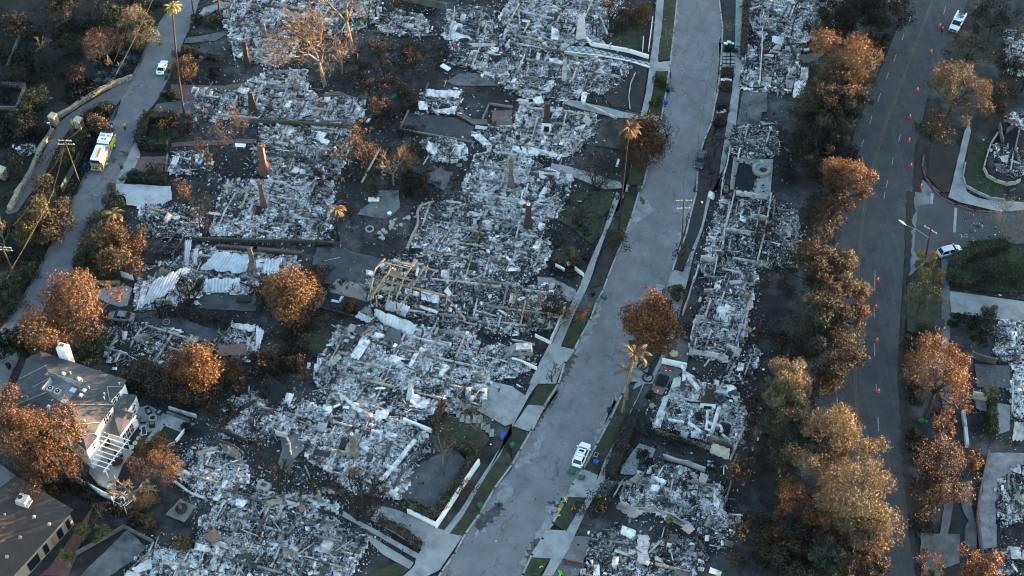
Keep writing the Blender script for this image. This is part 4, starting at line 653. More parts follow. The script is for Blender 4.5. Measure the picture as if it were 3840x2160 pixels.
B('black stump tree left of the burnt hedge row', '21: 1215,950', 3.2, .2, 3, spread=.3); B('bare sunlit tree at the left edge by the power lines', '21: 75,470', 8, .16, 5, PB, spread=.55, lean=(-.15, 0)); B('black half of the bronze-coloured tree', '22: 60,860', 6, .2, 5, spread=.7, haze=DARK, nh=500)
B('bare shrub tree under the sooty yard slab', '22: 460,720', 4.2, .08, 5, M_BARK, spread=.6, haze=BROWN, nh=500); B('dark stumpy burnt tree right of the rust-brown shrubs', '22: 375,1420', 4, .18, 4, spread=.5, haze=BROWN, nh=500)
for lab, sp, h in (('tallest of the black trees around the grey patio', '32: 180,830', 8), ('black bare tree at the far left of the grey patio', '32: 50,615', 7), ('small black tree right of the tallest one', '32: 270,760', 4.6), ('black tree before the white collapsed wall', '32: 450,840', 5), ('thin black sapling by the round white debris', '32: 572,900', 3.6), ('black slender tree at the middle of the grey patio', '32: 200,700', 4.5)): B(lab, sp, h, .19, 4, spread=.45, up=.3)
B('big many-stemmed black tree at the head of the double path', '32: 805,1000', 7.5, .42, 5, spread=.5, up=.25, stems=8, haze=DARK, nh=500, first=.3)
B('pale crape myrtle in front of the stepping stones', '32: 1680,345', 5.5, .13, 6, PB, spread=.75, stems=3); B('reddish bare street tree at the white garden wall', '32: 1590,870', 4.8, .12, 6, M_BURNT, spread=.75, haze=((.13, .05, .035), (.1, .06, .05)), nh=600)
B('pollarded tree with thick orange-lit limbs at the patio corner', '31: 1010,880', 6.5, .34, 4, PB, spread=.9, up=.05, wob=.25, nk=3); B('burnt bare sapling in front of the leaning white fence', '31: 770,1020', 3.4, .06, 4, PB, spread=.7, haze=BROWN, nh=250); B('thin dead sapling right of the walled pad', '31: 1130,1090', 3, .05, 4, PB, spread=.5, haze=BROWN, nh=200); B('rust-coloured dead sapling by the lowest left ruin', '31: 1410,1280', 4, .06, 4, M_BARK, spread=.5, haze=BROWN, nh=300)
B('black dead tree in front of the cream slab wall', 'R: 960,1220', 4.2, .1, 5, spread=.9); B('charred stem tree left of the grey tree trunk pole', '33: 1820,470', 5, .08, 3, PB, spread=.3); B('black bare trunk at the top of the right-hand ruins', '14: 175,260', 8, .1, 3, spread=.3); B('black dead branches in the upper right-hand ruin', '14: 350,330', 5, .12, 5, spread=.8, haze=DARK, nh=500)
B('grey bare tree at the right edge by the side street', '24: 1820,400', 8, .2, 6, PB, spread=.6, stems=3, haze=((.14, .11, .09),), nh=600); B('black bare tree at the right edge above the rusty shrub', '14: 1910,690', 7, .14, 5, spread=.5); B('bare pinkish tree in the top right corner', '14: 1900,420', 7, .12, 5, PB, spread=.6, haze=PINK, nh=400)
B('fallen grey dead tree on the slope at the upper left', '11: 420,200', 5, .16, 4, PB, spread=.6, lean=(1.6, .5)); B('dead grey tree lying lower on the slope', '11: 250,400', 4.5, .14, 4, PB, spread=.7, lean=(1.4, .5)); B('bare tree in the dim slope top', '11: 745,80', 5, .1, 4, spread=.6); B('burnt twiggy tree at the ash yard of the hillside street', '11: 1500,985', 4.6, .1, 5, spread=.7); B('tall thin burnt tree with orange twigs by the white table', '11: 1790,1175', 9, .12, 5, M_BARK, spread=.45, haze=BROWN, nh=700, lean=(-.05, 0)); B('burnt split trunk tree left of the white table', '11: 1600,1250', 6, .2, 4, spread=.4, haze=BROWN, nh=600, stems=3)
B('charred sycamore trunk behind the belt, lower right ruins', '34: 60,830', 8, .26, 4, spread=.5, lean=(.15, 0))
# ---- hedges
hedge('clipped green hedge around the small lawn beside the hillside street', '11: 1290,900 1110,905 1060,1060 1090,1110 1270,1115', 2.0, 1.7, GREEN); hedge('long green hedge curving beneath the sunlit tree to the white gate', '21: 745,200 690,360 610,570 650,640 900,650', 2.4, 1.9, GREEN)
hedge('clipped hedge inside the white garden wall', '32: 1140,925 1345,1025 1400,960 1650,560 1640,520 1490,480', 1.5, 1.7, mix_(OLIVE, ((.10, .07, .025), (.06, .05, .02)))); hedge('low brown hedge between driveway and double path', '32: 930,1040 1090,1110 1240,1235', 1.3, 1.0, mix_(BROWN, DARK, OLIVE)); hedge('rust-brown hedge on the low white wall', '32: 1410,170 1340,340', 1.1, 1.6, mix_(BROWN, DARK))
hedge('scorched black-brown hedge along the pavement below the tall palms', '33: 900,290 820,520 740,700', 2.2, 2.2, mix_(DARK, DARK, ((.08, .05, .025),)), leaf=.26); hedge('narrow brown hedge at the top of the right pavement', '13: 1765,10 1755,230 1745,430', 1.1, 1.8, mix_(BROWN, DARK, OLIVE)); hedge('curved green hedge beside the silver car', '24: 1800,410 1600,445 1440,520 1395,610 1400,690 1560,700', 2.3, 1.7, ((.05, .065, .02), (.035, .05, .015), (.03, .035, .015)))
hedge('tall scorched hedge running from the round orange tree to the slatted panel', '21: 1040,1400 31: 1250,60 1560,110 1640,-60', 4.2, 2.6, mix_(BROWN, DARK), n=7000); hedge('green hedge strip behind the white retaining wall', 'A: 800,880 790,1100 810,1280', 1.2, 2.4, ((.04, .065, .015), (.03, .045, .015)), n=1500); hedge('olive hedge remains on the terrace lawn', '11: 1350,440 1500,430 1640,455', 1.0, 1.0, DARK)
hedge('low hedge in front of the pale driveway with dry tips', '11: 970,1350 1250,1360', 1.6, 1.2, mix_(OLIVE, DARK))
stems('row of black hedge stems behind the burnt car', '21: 1200,900 1400,960 1620,1000 1780,1000', 90, 2.2, r=.05, haze=DARK); stems('row of black saplings on the low wall above the metal roof', '22: 80,390 360,390 560,400', 26, 1.8, r=.03); stems('row of charred stems on the terrace above the sunken court', '12: 1640,680 1840,720', 40, 1.4, r=.03); stems('black stems along the wall of the duct-pipe ruin', 'R: 90,960 500,1090 900,1200', 60, 1.9, r=.04, haze=DARK)
stems('black stems before the leaning lilac wall', 'U: 230,690 480,780', 12, 2.2, r=.05); stems('charred stems beside the white table yard', '11: 1700,1290 1860,1340', 24, 1.6); stems('charred stems along the front yard of the jagged timber ruin', '23: 100,620 340,560', 14, 1.8); stems('charred shrub stems above the tall red brick chimney ruin', '12: 80,480 360,540', 16, 1.6); stems('blackened stems under the broken gable ruin', '13: 1690,860 1880,960', 16, 1.8)
# ---- low growth nobody could count
def undergrowth(name, spec, n, h, pal, leaf=.35, seed=1):
    rg = np.random.RandomState(seed); P = pts(spec); xs = [p.x for p in P]; ys = [p.y for p in P]; X = rg.uniform(min(xs), max(xs), n * 3); Y = rg.uniform(min(ys), max(ys), n * 3); k = inpoly(X, Y, P) & (vnoise(X, Y, 4.0, seed) * .7 + vnoise(X, Y, 1.3, seed + 1) * .3 > .42); X, Y = X[k][:n], Y[k][:n]
    H = h * (.3 + 1.6 * np.clip(vnoise(X, Y, 3.0, seed + 2) - .3, 0, 1)); c = np.c_[X, Y, H * .5]; m = len(X); V, F, C = leaves(c, np.maximum(.15, H), m * 6, leaf, pal, rg, .1)
    V[:, 2] = np.abs(V[:, 2]); o = link(name, np_mesh(name, V, F, C), M_LEAF); return tag(o, None, None, None, 'stuff')
undergrowth('undergrowth', '11: -40,-40 1240,-40 1180,180 1080,350 1000,560 640,760 430,860 380,1000 100,1449 21: -40,200', 5200, .8, mix_(DARK, GREEN, DARK, ((.09, .065, .045),)), seed=2)
undergrowth('bank_undergrowth', '11: 740,800 860,810 790,980 680,1270 590,1449 21: 560,20 460,200 300,540 100,900 -40,1040 -40,330 120,220 220,60 11: 340,1340 520,1000', 2600, 1.0, mix_(GREEN, OLIVE, ((.09, .065, .04),)), seed=3)
undergrowth('burnt_underbrush', 'G: 1945,60 2110,-20 2260,0 2200,160 2140,300 2100,480 2080,700 2040,900 2080,1180 2180,1400 2190,1449 1850,1449 1900,1250 1935,1000 1940,800 2000,600 1960,400 2040,250', 6500, 1.1, mix_(DARK, DARK, ((.07, .05, .035),)), seed=4)
undergrowth('verge_undergrowth', '34: 1020,0 1100,-20 1400,30 1450,600 1300,800 1250,1100 1160,1449 1110,1200 1060,700', 900, .5, mix_(DARK, BROWN, OLIVE), seed=5)
undergrowth('garden_brush', '31: 560,660 760,760 900,900 1100,960 1200,1100 1000,1080 700,900 480,760', 500, .7, mix_(DARK, BROWN), seed=6)
undergrowth('burnt_underbrush', 'G: 940,100 1130,110 1160,200 1060,280 1080,400 1180,420 1100,560 1050,520 900,500 830,640 780,470 890,420 900,250 780,200', 1500, .6, mix_(DARK, DARK, BROWN), .3, seed=7)
undergrowth('burnt_underbrush', 'G: 640,760 900,700 880,820 800,960 700,1010 560,1060 480,1100 640,920', 1100, .5, mix_(DARK, DARK, BROWN), .3, seed=8)
undergrowth('burnt_underbrush', 'G: 1420,470 1560,490 1480,660 1380,700 1380,560', 700, .5, mix_(DARK, OLIVE, DARK), .3, seed=9)
for gi, (lab, grp, sp, n, h) in enumerate((('black burnt sapling in the gardens between the sycamores and the sunken court', 'burnt saplings of the upper gardens', 'G: 900,110 1120,120 1130,230 1010,300 900,260', 12, 3.4), ('black burnt sapling around the burnt fence of the middle gardens', 'burnt saplings of the middle gardens', 'G: 840,350 1060,380 1180,440 1080,500 860,520 780,480', 13, 3.2),
    ('black burnt sapling in the lots below the hillside street', 'burnt saplings below the hillside street', 'G: 400,300 560,310 640,330 600,380 420,360', 8, 3.0), ('black burnt sapling at the foot of the dense belt', 'burnt saplings by the belt', 'G: 1900,560 2010,560 1960,900 1900,1200 1860,1440 1800,1440 1880,1000', 14, 3.6), ('rust-brown burnt sapling around the slatted black panel', 'burnt saplings by the slatted panel', 'G: 640,860 800,870 760,960 680,1000 560,1080 520,1050', 11, 3.0))):
    P = pts(sp); rp = random.Random(60 + gi); o = None; xs = [p.x for p in P]; ys = [p.y for p in P]
    while n:
        x, y = rp.uniform(min(xs), max(xs)), rp.uniform(min(ys), max(ys))
        if not inpoly(np.array([x]), np.array([y]), P)[0]: continue
        if o is None: o = B(lab, 'G: 1288,724', h, .08, 5, spread=.6, haze=mix_(DARK, BROWN), nh=450, group=grp)
        else: o = copy_tree(o)
        o.location = (x, y, 0); o.rotation_euler = (0, 0, rp.uniform(0, 6.28)); k = rp.uniform(.6, 1.3); o.scale = (k, k, k); n -= 1
# ================================================================ vehicles, people, street things
def paint(name, rgb, rough=.28, metal=.0, dirt=None):
    m = mat(name, rgb, rough=rough, metal=metal, var=.05, scale=2.0, dirt=dirt, damt=.3, dscale=1.5); m.node_tree.nodes['Principled BSDF'].inputs['Coat Weight'].default_value = .4; return m
P_WHITE = paint('white_car_paint', (.78, .79, .80)); P_SILV = paint('silver_car_paint', (.52, .55, .58), metal=.25); P_GREY = paint('grey_blue_car_paint', (.17, .20, .25), metal=.3, dirt=(.28, .27, .26)); P_DARK = paint('dark_car_paint', (.03, .04, .055)); P_BURNT = mat('burnt_car_shell', (.20, .20, .21), var=.35, scale=1.5, dirt=(.10, .06, .045), damt=.5, dscale=1.0)
M_RED = paint('red_lens', (.35, .01, .01)); M_LAMP = paint('clear_lens', (.55, .57, .6), .1); M_LIME = paint('lime_yellow_paint', (.42, .52, .03)); M_ALU = mat('aluminium_panel', (.42, .43, .45), rough=.4, metal=.6, var=.1); M_BLUEP = mat('blue_lettering', (.02, .09, .30), var=.05); M_TYRE = M_BLACK
def wheel(parent, x, y, r=.34, w=.22, rim=M_CHROME):
    s = MB(); sg = 1 if y > 0 else -1; n = 14; s.tube([(x, y - w / 2, r), (x, y + w / 2, r)], r, n); o = s.build('wheel', M_TYRE, parent)
    MB().tube([(x, y + sg * (w / 2 - .01), r), (x, y + sg * (w / 2 + .012), r)], r * .6, 10).build('rim', rim, o); return o
def loft(stations, name, m, parent):
    """stations: x, half width, z bottom, z waist, z top, half width at top"""
    V, F = [], []
    for x, w, zb, zw, zt, wt in stations: V += [(x, -w * .93, zb), (x, -w, zb + (zw - zb) * .35), (x, -w, zw), (x, -wt, zt), (x, wt, zt), (x, w, zw), (x, w, zb + (zw - zb) * .35), (x, w * .93, zb)]
    n = 8
    for i in range(len(stations) - 1): F += [(i * n + k, i * n + (k + 1) % n, (i + 1) * n + (k + 1) % n, (i + 1) * n + k) for k in range(n)]
    F += [tuple(range(n)), tuple(range(len(V) - 1, len(V) - n - 1, -1))]
    return MB().add(V, F).build(name, m, parent)
CARS = {'suv': dict(L=4.7, W=1.92, H=1.70, belt=1.05, hood=1.02, tail=1.02, xa=-2.25, xb=-1.75, xc=.35, xd=1.15, wr=.33), 'suv2': dict(L=4.5, W=1.84, H=1.62, belt=1.0, hood=.98, tail=1.0, xa=-2.12, xb=-1.55, xc=.35, xd=1.2, wr=.33),
        'coupe': dict(L=4.15, W=1.63, H=1.32, belt=.82, hood=.76, tail=.70, xa=-1.35, xb=-.75, xc=.25, xd=.7, wr=.30), 'sedan': dict(L=4.6, W=1.80, H=1.46, belt=.95, hood=.90, tail=.96, xa=-1.65, xb=-.95, xc=.45, xd=1.2, wr=.33)}
def car(label, rear, front, kind, body, name='parked_car', cat='car', glass=True, burnt=False, z=.7, extra=None, group=None):
    a, b = P1(rear, z), P1(front, z); d = b - a; c = (a + b) / 2; k = CARS[kind]; L, W, H = k['L'], k['W'], k['H']; h = W / 2; t = thing(name, label, cat, (c.x, c.y, .032), math.atan2(d.y, d.x), group, False)
    X = L / 2; bt, hd, tl = k['belt'], k['hood'], k['tail']
    bd = loft([(-X, h * .72, .42, tl * .72, tl * .84, h * .66), (-X + .14, h * .92, .26, tl * .86, tl * .97, h * .84), (-X + .7, h, .2, bt * .9, bt, h * .9), (k['xa'] + .5, h, .2, bt * .9, bt, h * .9), (k['xd'] - .2, h, .2, bt * .88, bt * .99, h * .9), (k['xd'] + .3, h * .99, .2, hd * .86, hd, h * .87), (X - .55, h * .96, .22, hd * .8, hd * .93, h * .82), (X - .16, h * .86, .28, hd * .68, hd * .80, h * .74), (X, h * .62, .38, hd * .55, hd * .64, h * .56)], 'body', body, t)
    wb, wr = h * .86, h * (1 - k['wr']); g = [(k['xa'], wb, bt - .02), (k['xb'], wr, H - .03), (k['xc'], wr, H - .02), (k['xd'], wb, bt - .02)]
    V = [(x, sg * w, zz) for x, w, zz in g for sg in (-1, 1)]; F = [(0, 2, 3, 1), (2, 4, 5, 3), (4, 6, 7, 5), (0, 6, 4, 2), (1, 3, 5, 7)]
    MB().add(V, F).build('cabin', body, t)
    if not burnt: loft([(k['xb'] - .12, wr * .90, H - .06, H - .03, H - .012, wr * .8), (k['xb'] + .2, wr * 1.0, H - .05, H - .01, H + .015, wr * .86), (k['xc'] - .2, wr * 1.0, H - .04, H - .005, H + .02, wr * .86), (k['xc'] + .1, wr * .92, H - .06, H - .03, H - .01, wr * .8)], 'roof', body, t)
    def pane(nm, q, m=M_GLASS):
        Q = [Vector(p) for p in q]; n = (Q[1] - Q[0]).cross(Q[2] - Q[0]).normalized(); c0 = sum(Q, Vector()) / 4
        if n.dot(c0 - Vector((0, 0, .6))) < 0: n = -n
        Q = [c0 + (p - c0) * .90 + n * .014 for p in Q]; MB().add(Q + [p - n * .03 for p in Q], [(0, 1, 2, 3), (7, 6, 5, 4)] + [(i, (i + 1) % 4, 4 + (i + 1) % 4, 4 + i) for i in range(4)]).build(nm, m, t)
    gm = M_GLASS if not burnt else mat('soot', (.01, .01, .01))
    pane('windscreen', [V[4], V[6], V[7], V[5]], gm); pane('rear_window', [V[0], V[2], V[3], V[1]], gm)
    for sg in (0, 1):
        l = [Vector(V[i + sg]) for i in (0, 2, 4, 6)]; mx = lambda f, A, B_: A.lerp(B_, f)
        pane('side_window', [l[0].lerp(l[1], .06), l[1], l[1].lerp(l[2], .52), mx(.47, l[0], l[3])], gm); pane('side_window', [mx(.52, l[0], l[3]), l[1].lerp(l[2], .55), l[2], l[3].lerp(l[2], .04)], gm)
        y = (h - .08) * (1 if sg else -1); wheel(t, X - .85, y, rim=M_CHROME if not burnt else P_BURNT); wheel(t, -X + .8, y, rim=M_CHROME if not burnt else P_BURNT)
        if not burnt:
            MB().box((k['xd'] - .1, (h + .10) * (1 if sg else -1), bt + .05), (.16, .22, .14)).build('wing_mirror', body, t)
            MB().box((X - .13, h * .62 * (1 if sg else -1), hd * .66), (.16, .34, .13), rz=-.35 * (1 if sg else -1)).build('headlight', M_LAMP, t); MB().box((-X + .08, h * .74 * (1 if sg else -1), tl * .80), (.16, .26, .16), rz=.3 * (1 if sg else -1)).build('tail_light', M_RED, t)
    if not burnt: MB().box((-X + .01, 0, .50), (.12, W * .74, .16)).build('rear_bumper', body if kind != 'coupe' else M_CHROME, t); MB().box((X - .02, 0, .42), (.12, W * .60, .16)).build('front_bumper', body if kind != 'coupe' else M_CHROME, t)
    if extra == 'sunroof':
        MB().box((.0, 0, H + .012), (.42, wr * 1.25, .03)).build('sunroof', M_GLASS, t)
        for x in (-.5, -1.15): MB().box((x, 0, H + .03), (.05, wr * 1.7, .025)).build('roof_bar', M_BLACK, t)
        for sg in (-1, 1): MB().box((-.6, sg * wr * .88, H + .035), (2.0, .05, .04)).build('roof_rail', P_WHITE, t)
    if extra == 'vents': MB().box((-1.72, 0, .735), (.22, .5, .02)).build('engine_vent', M_BLACK, t)
    return t
car('white parked SUV with sunroof and roof bars, beside the tipped green bins', 'S: 395,955', 'S: 575,535', 'suv', P_WHITE, extra='sunroof')
car('silver SUV parked beside the curved hedge on the side street', 'V: 600,800', 'V: 1165,660', 'suv2', P_SILV)
car('white classic coupe parked beside two green bins on the hillside street', '11: 1207,545', '11: 1238,465', 'coupe', P_WHITE, extra='vents')
car('ash-dusted grey sedan parked behind the round copper-leaved maple', '23: 1118,705', '23: 1085,850', 'sedan', P_GREY)
car('dark car mostly hidden beneath the round bare street tree', '13: 1440,1140', '13: 1405,1260', 'sedan', P_DARK)
car('burnt-out car shell below the torn metal roof', '21: 990,945', '21: 840,930', 'sedan', P_BURNT, 'burnt_car', 'car', burnt=True)
def burnt_van():
    a, b = P1('23: 120,1195', 1), P1('23: -20,1200', 1); d = b - a; c = (a + b) / 2; t = thing('burnt_van', 'burnt-out van with ash-white roof between the white fence and the driveway', 'van', (c.x, c.y, .13), math.atan2(d.y, d.x), None, False)
    loft([(-2.3, .85, .35, 1.3, 1.45, .8), (-2.1, .92, .3, 1.6, 2.0, .72), (.6, .92, .3, 1.6, 2.05, .72), (1.3, .92, .3, 1.1, 1.25, .8), (2.2, .8, .35, .8, 1.0, .7)], 'body', P_BURNT, t); MB().box((-.8, 0, 2.07), (2.6, 1.4, .05)).build('roof', mat('ash_white_roof', (.42, .43, .44), var=.3, scale=1.5, dirt=(.08, .07, .065), damt=.5, dscale=1.0), t)
    for y in (-.86, .86): MB().box((-.9, y, 1.62), (1.0, .1, .42), rx=.28 * (1 if y < 0 else -1)).build('window_opening', M_BLACK, t); MB().box((.35, y, 1.58), (.7, .1, .40), rx=.28 * (1 if y < 0 else -1)).build('window_opening', M_BLACK, t); wheel(t, 1.4, y * .93, .3, .2, P_BURNT); wheel(t, -1.4, y * .93, .3, .2, P_BURNT)
burnt_van()
def lettering(name, text, size, loc, rz, m, parent):
    cu = bpy.data.curves.new(name, 'FONT'); cu.body = text; cu.size = size; cu.align_x = 'CENTER'; cu.align_y = 'CENTER'; cu.extrude = .004; cu.space_character = 1.05; cu.offset = .012
    o = bpy.data.objects.new(name, cu); me = bpy.data.meshes.new_from_object(o); bpy.data.objects.remove(o); me.materials.clear(); q = link(name, me, m, parent); q.location = loc; q.rotation_euler = (0, 0, rz); return q
def fire_engine():
    a, b = P1('F: 430,1235', 1.6), P1('F: 735,520', 1.6); d = b - a; c = (a + b) / 2; t = thing('fire_engine', 'lime and white fire engine lettered OES 381 on its cab roof', 'fire engine', (c.x, c.y, .032), math.atan2(d.y, d.x), None, False); h = 1.22
    bev = lambda nm, cx, cy, cz, sx, sy, sz, m, **k: MB().box((cx, cy, cz), (sx, sy, sz), **k).build(nm, m, t)
    bev('chassis', 0, 0, .62, 7.6, 2.0, .28, M_BLACK); cab = bev('cab', 2.55, 0, 1.52, 2.5, 2.42, 1.5, M_LIME); bev('cab_upper', 2.52, 0, 2.56, 2.4, 2.36, .60, M_GLASS); rf = loft([(1.25, 1.14, 2.84, 2.92, 2.95, 1.08), (1.45, 1.2, 2.84, 2.95, 3.0, 1.14), (3.45, 1.2, 2.84, 2.95, 3.0, 1.12), (3.72, 1.1, 2.80, 2.86, 2.9, 1.0)], 'cab_roof', P_WHITE, t); bev('rear_cab_roof', 1.02, 0, 2.82, .42, 2.3, .1, P_WHITE)
    bev('light_bar', 3.5, 0, 3.06, .26, 1.9, .14, mat('dark_lens', (.02, .025, .07), rough=.2)); bev('grille', 3.83, 0, 1.35, .06, 1.5, .5, M_CHROME); bev('windscreen', 3.74, 0, 2.3, .06, 2.1, .75, M_GLASS, ry=-.12); bev('front_bumper', 4.0, 0, .75, .35, 2.4, .32, M_CHROME)
    fan = bev('roof_vent', 1.72, 0, 3.03, .42, 1.0, .06, P_WHITE); f2 = MB(); f2.disc((1.75, .26), .19, 3.062, 3.10); f2.disc((1.75, -.26), .19, 3.062, 3.10); f2.build('vent_fan', M_BLACK, t)
    bev('pump_panel', .62, 0, 1.55, .62, 2.3, 1.7, M_ALU); hz = MB()
    for y in (-.8, -.3, .2, .7): hz.tube([(.4, y, 2.42), (.62, y, 2.62), (.86, y + .1, 2.45)], .09, 6)
    hz.build('pump_pipes', M_CHROME, t)
    bev('equipment_body', -1.75, 0, 1.42, 3.9, 2.4, 1.62, M_ALU); bev('hose_bed', -1.75, .12, 2.53, 3.9, 1.75, .62, mat('pale_grey_panel', (.5, .51, .53), var=.08)); bev('hose_bed_cover', -1.7, .12, 2.875, 3.8, 1.82, .07, P_WHITE); bev('rail_shelf', -1.75, -.95, 2.28, 3.8, .34, .1, M_ALU)
    for y in (-1, 1):
        for x, w in ((-2.75, 1.0), (-.95, 1.2)): bev('side_locker', x, y * 1.215, 1.75, w, .05, .8, M_LIME)
        bev('cab_door', 3.05, y * 1.222, 1.5, .95, .05, 1.25, M_LIME); bev('rear_cab_door', 1.85, y * 1.222, 1.5, .85, .05, 1.25, M_LIME); bev('side_step', .3, y * 1.1, .62, 2.6, .3, .12, M_ALU); wheel(t, 2.75, y * 1.08, .53, .34, P_WHITE); wheel(t, -2.1, y * 1.08, .53, .34, P_WHITE); bev('mirror', 3.7, y * 1.42, 2.2, .14, .2, .42, P_WHITE); bev('tail_light', -3.74, y * 1.0, 1.15, .06, .2, .2, M_RED)
    s = MB(); rp = random.Random(2)
    for k in range(5): s.beam((-2.85 + k * .42, -.22 + .03 * k, 3.0), (-2.35 + k * .42, -.2 + .03 * k, 3.02), .5 - .06 * abs(k - 2), .2)
    s.build('folded_tarp', mat('orange_tarp', (.52, .17, .09), var=.25, scale=3), t)
    bev('rear_hatch', -3.73, .1, 2.45, .06, 1.9, .62, M_BLACK); bev('rear_panel', -3.74, 0, 1.75, .06, 1.9, .6, M_ALU); ch = MB()
    for k in range(10): y0 = -1.1 + k * .22; ch.add([(-3.735, y0, .85), (-3.735, y0 + .22, .85), (-3.735, y0 + .22 + (.25 if y0 < 0 else -.25), 1.35), (-3.735, y0 + (.25 if y0 < 0 else -.25), 1.35)], [(3, 2, 1, 0)], (.55, .40, .02) if k % 2 else (.35, .02, .02))
    ch.build('chevron_panel', M_COL, t); bev('rear_step', -4.0, 0, .66, .5, 2.3, .1, M_ALU); bl = MB()
    for y in (-1.05, -.35, -.15, .05, .25, 1.05): bl.box((-4.26, y, .68), (.05, .14, .08))
    bl.build('marker_lights', M_RED, t); bev('hose_reel_bag', -3.9, -.55, 1.0, .3, .5, .5, mat('yellow_hose', (.55, .42, .02)))
    lettering('roof_lettering', 'OES 381', .62, (2.65, 0, 3.006), R(-90), M_BLUEP, t)
fire_engine()
def pickup():
    a, b = P1('K: 1010,290', .9), P1('K: 790,690', .9); d = b - a; c = (a + b) / 2; t = thing('utility_pickup', 'white utility pickup with an open tool bed beside a worker and a cone', 'pickup truck', (c.x, c.y, .032), math.atan2(d.y, d.x), None, False); h = .98
    loft([(.15, h, .4, 1.1, 1.2, h * .9), (1.5, h, .4, 1.1, 1.2, h * .9), (2.5, h * .97, .42, 1.02, 1.14, h * .85), (2.85, h * .88, .46, .9, 1.02, h * .8)], 'body', P_WHITE, t); V = [(.15, -.84, 1.18), (.15, .84, 1.18), (.3, -.7, 1.88), (.3, .7, 1.88), (1.0, -.7, 1.9), (1.0, .7, 1.9), (1.65, -.84, 1.18), (1.65, .84, 1.18)]
    MB().add(V, [(0, 2, 3, 1), (4, 6, 7, 5), (0, 6, 4, 2), (1, 3, 5, 7), (2, 4, 5, 3)]).build('cabin', M_GLASS, t); MB().box((.62, 0, 1.92), (.85, 1.5, .08)).build('roof', P_WHITE, t); MB().box((2.84, 0, .78), (.1, 1.3, .26)).build('grille', M_BLACK, t); MB().box((2.9, 0, .52), (.16, 1.9, .2)).build('front_bumper', M_CHROME, t); MB().box((2.99, 0, .50), (.02, .36, .14)).build('number_plate', P_WHITE, t)
    bx = MB(); bx.box((-1.3, 0, .75), (2.7, 1.9, .16)); bx.box((-1.3, .86, 1.12), (2.7, .28, .75)); bx.box((-1.3, -.86, 1.12), (2.7, .28, .75)); bx.box((0.02, 0, 1.12), (.1, 1.44, .75)); bx.build('tool_bed', P_WHITE, t); MB().tube([(-.3, .3, 1.4), (-.1, .35, 2.0), (.5, -.2, 2.05), (1.0, -.55, 1.95)], .035, 5).build('hose', M_BLACK, t)
    s = MB(); rp = random.Random(4)
    for k in range(9): s.box((rp.uniform(-2.4, -.3), rp.uniform(-.5, .5), rp.uniform(.95, 1.3)), (.3, .3, .25), rz=rp.random() * 3, col=rp.choice(((.5, .4, .05), (.4, .05, .03), (.1, .2, .4), (.5, .5, .5))))
    s.build('tools', M_COL, t)
    for y in (-.86, .86): wheel(t, 1.95, y, .4, .26); wheel(t, -1.5, y, .4, .26); MB().box((1.5, y * 1.22, 1.25), (.14, .24, .26)).build('wing_mirror', M_BLACK, t); MB().box((2.83, y * .87, .86), (.1, .24, .2)).build('headlight', M_LAMP, t)
pickup()
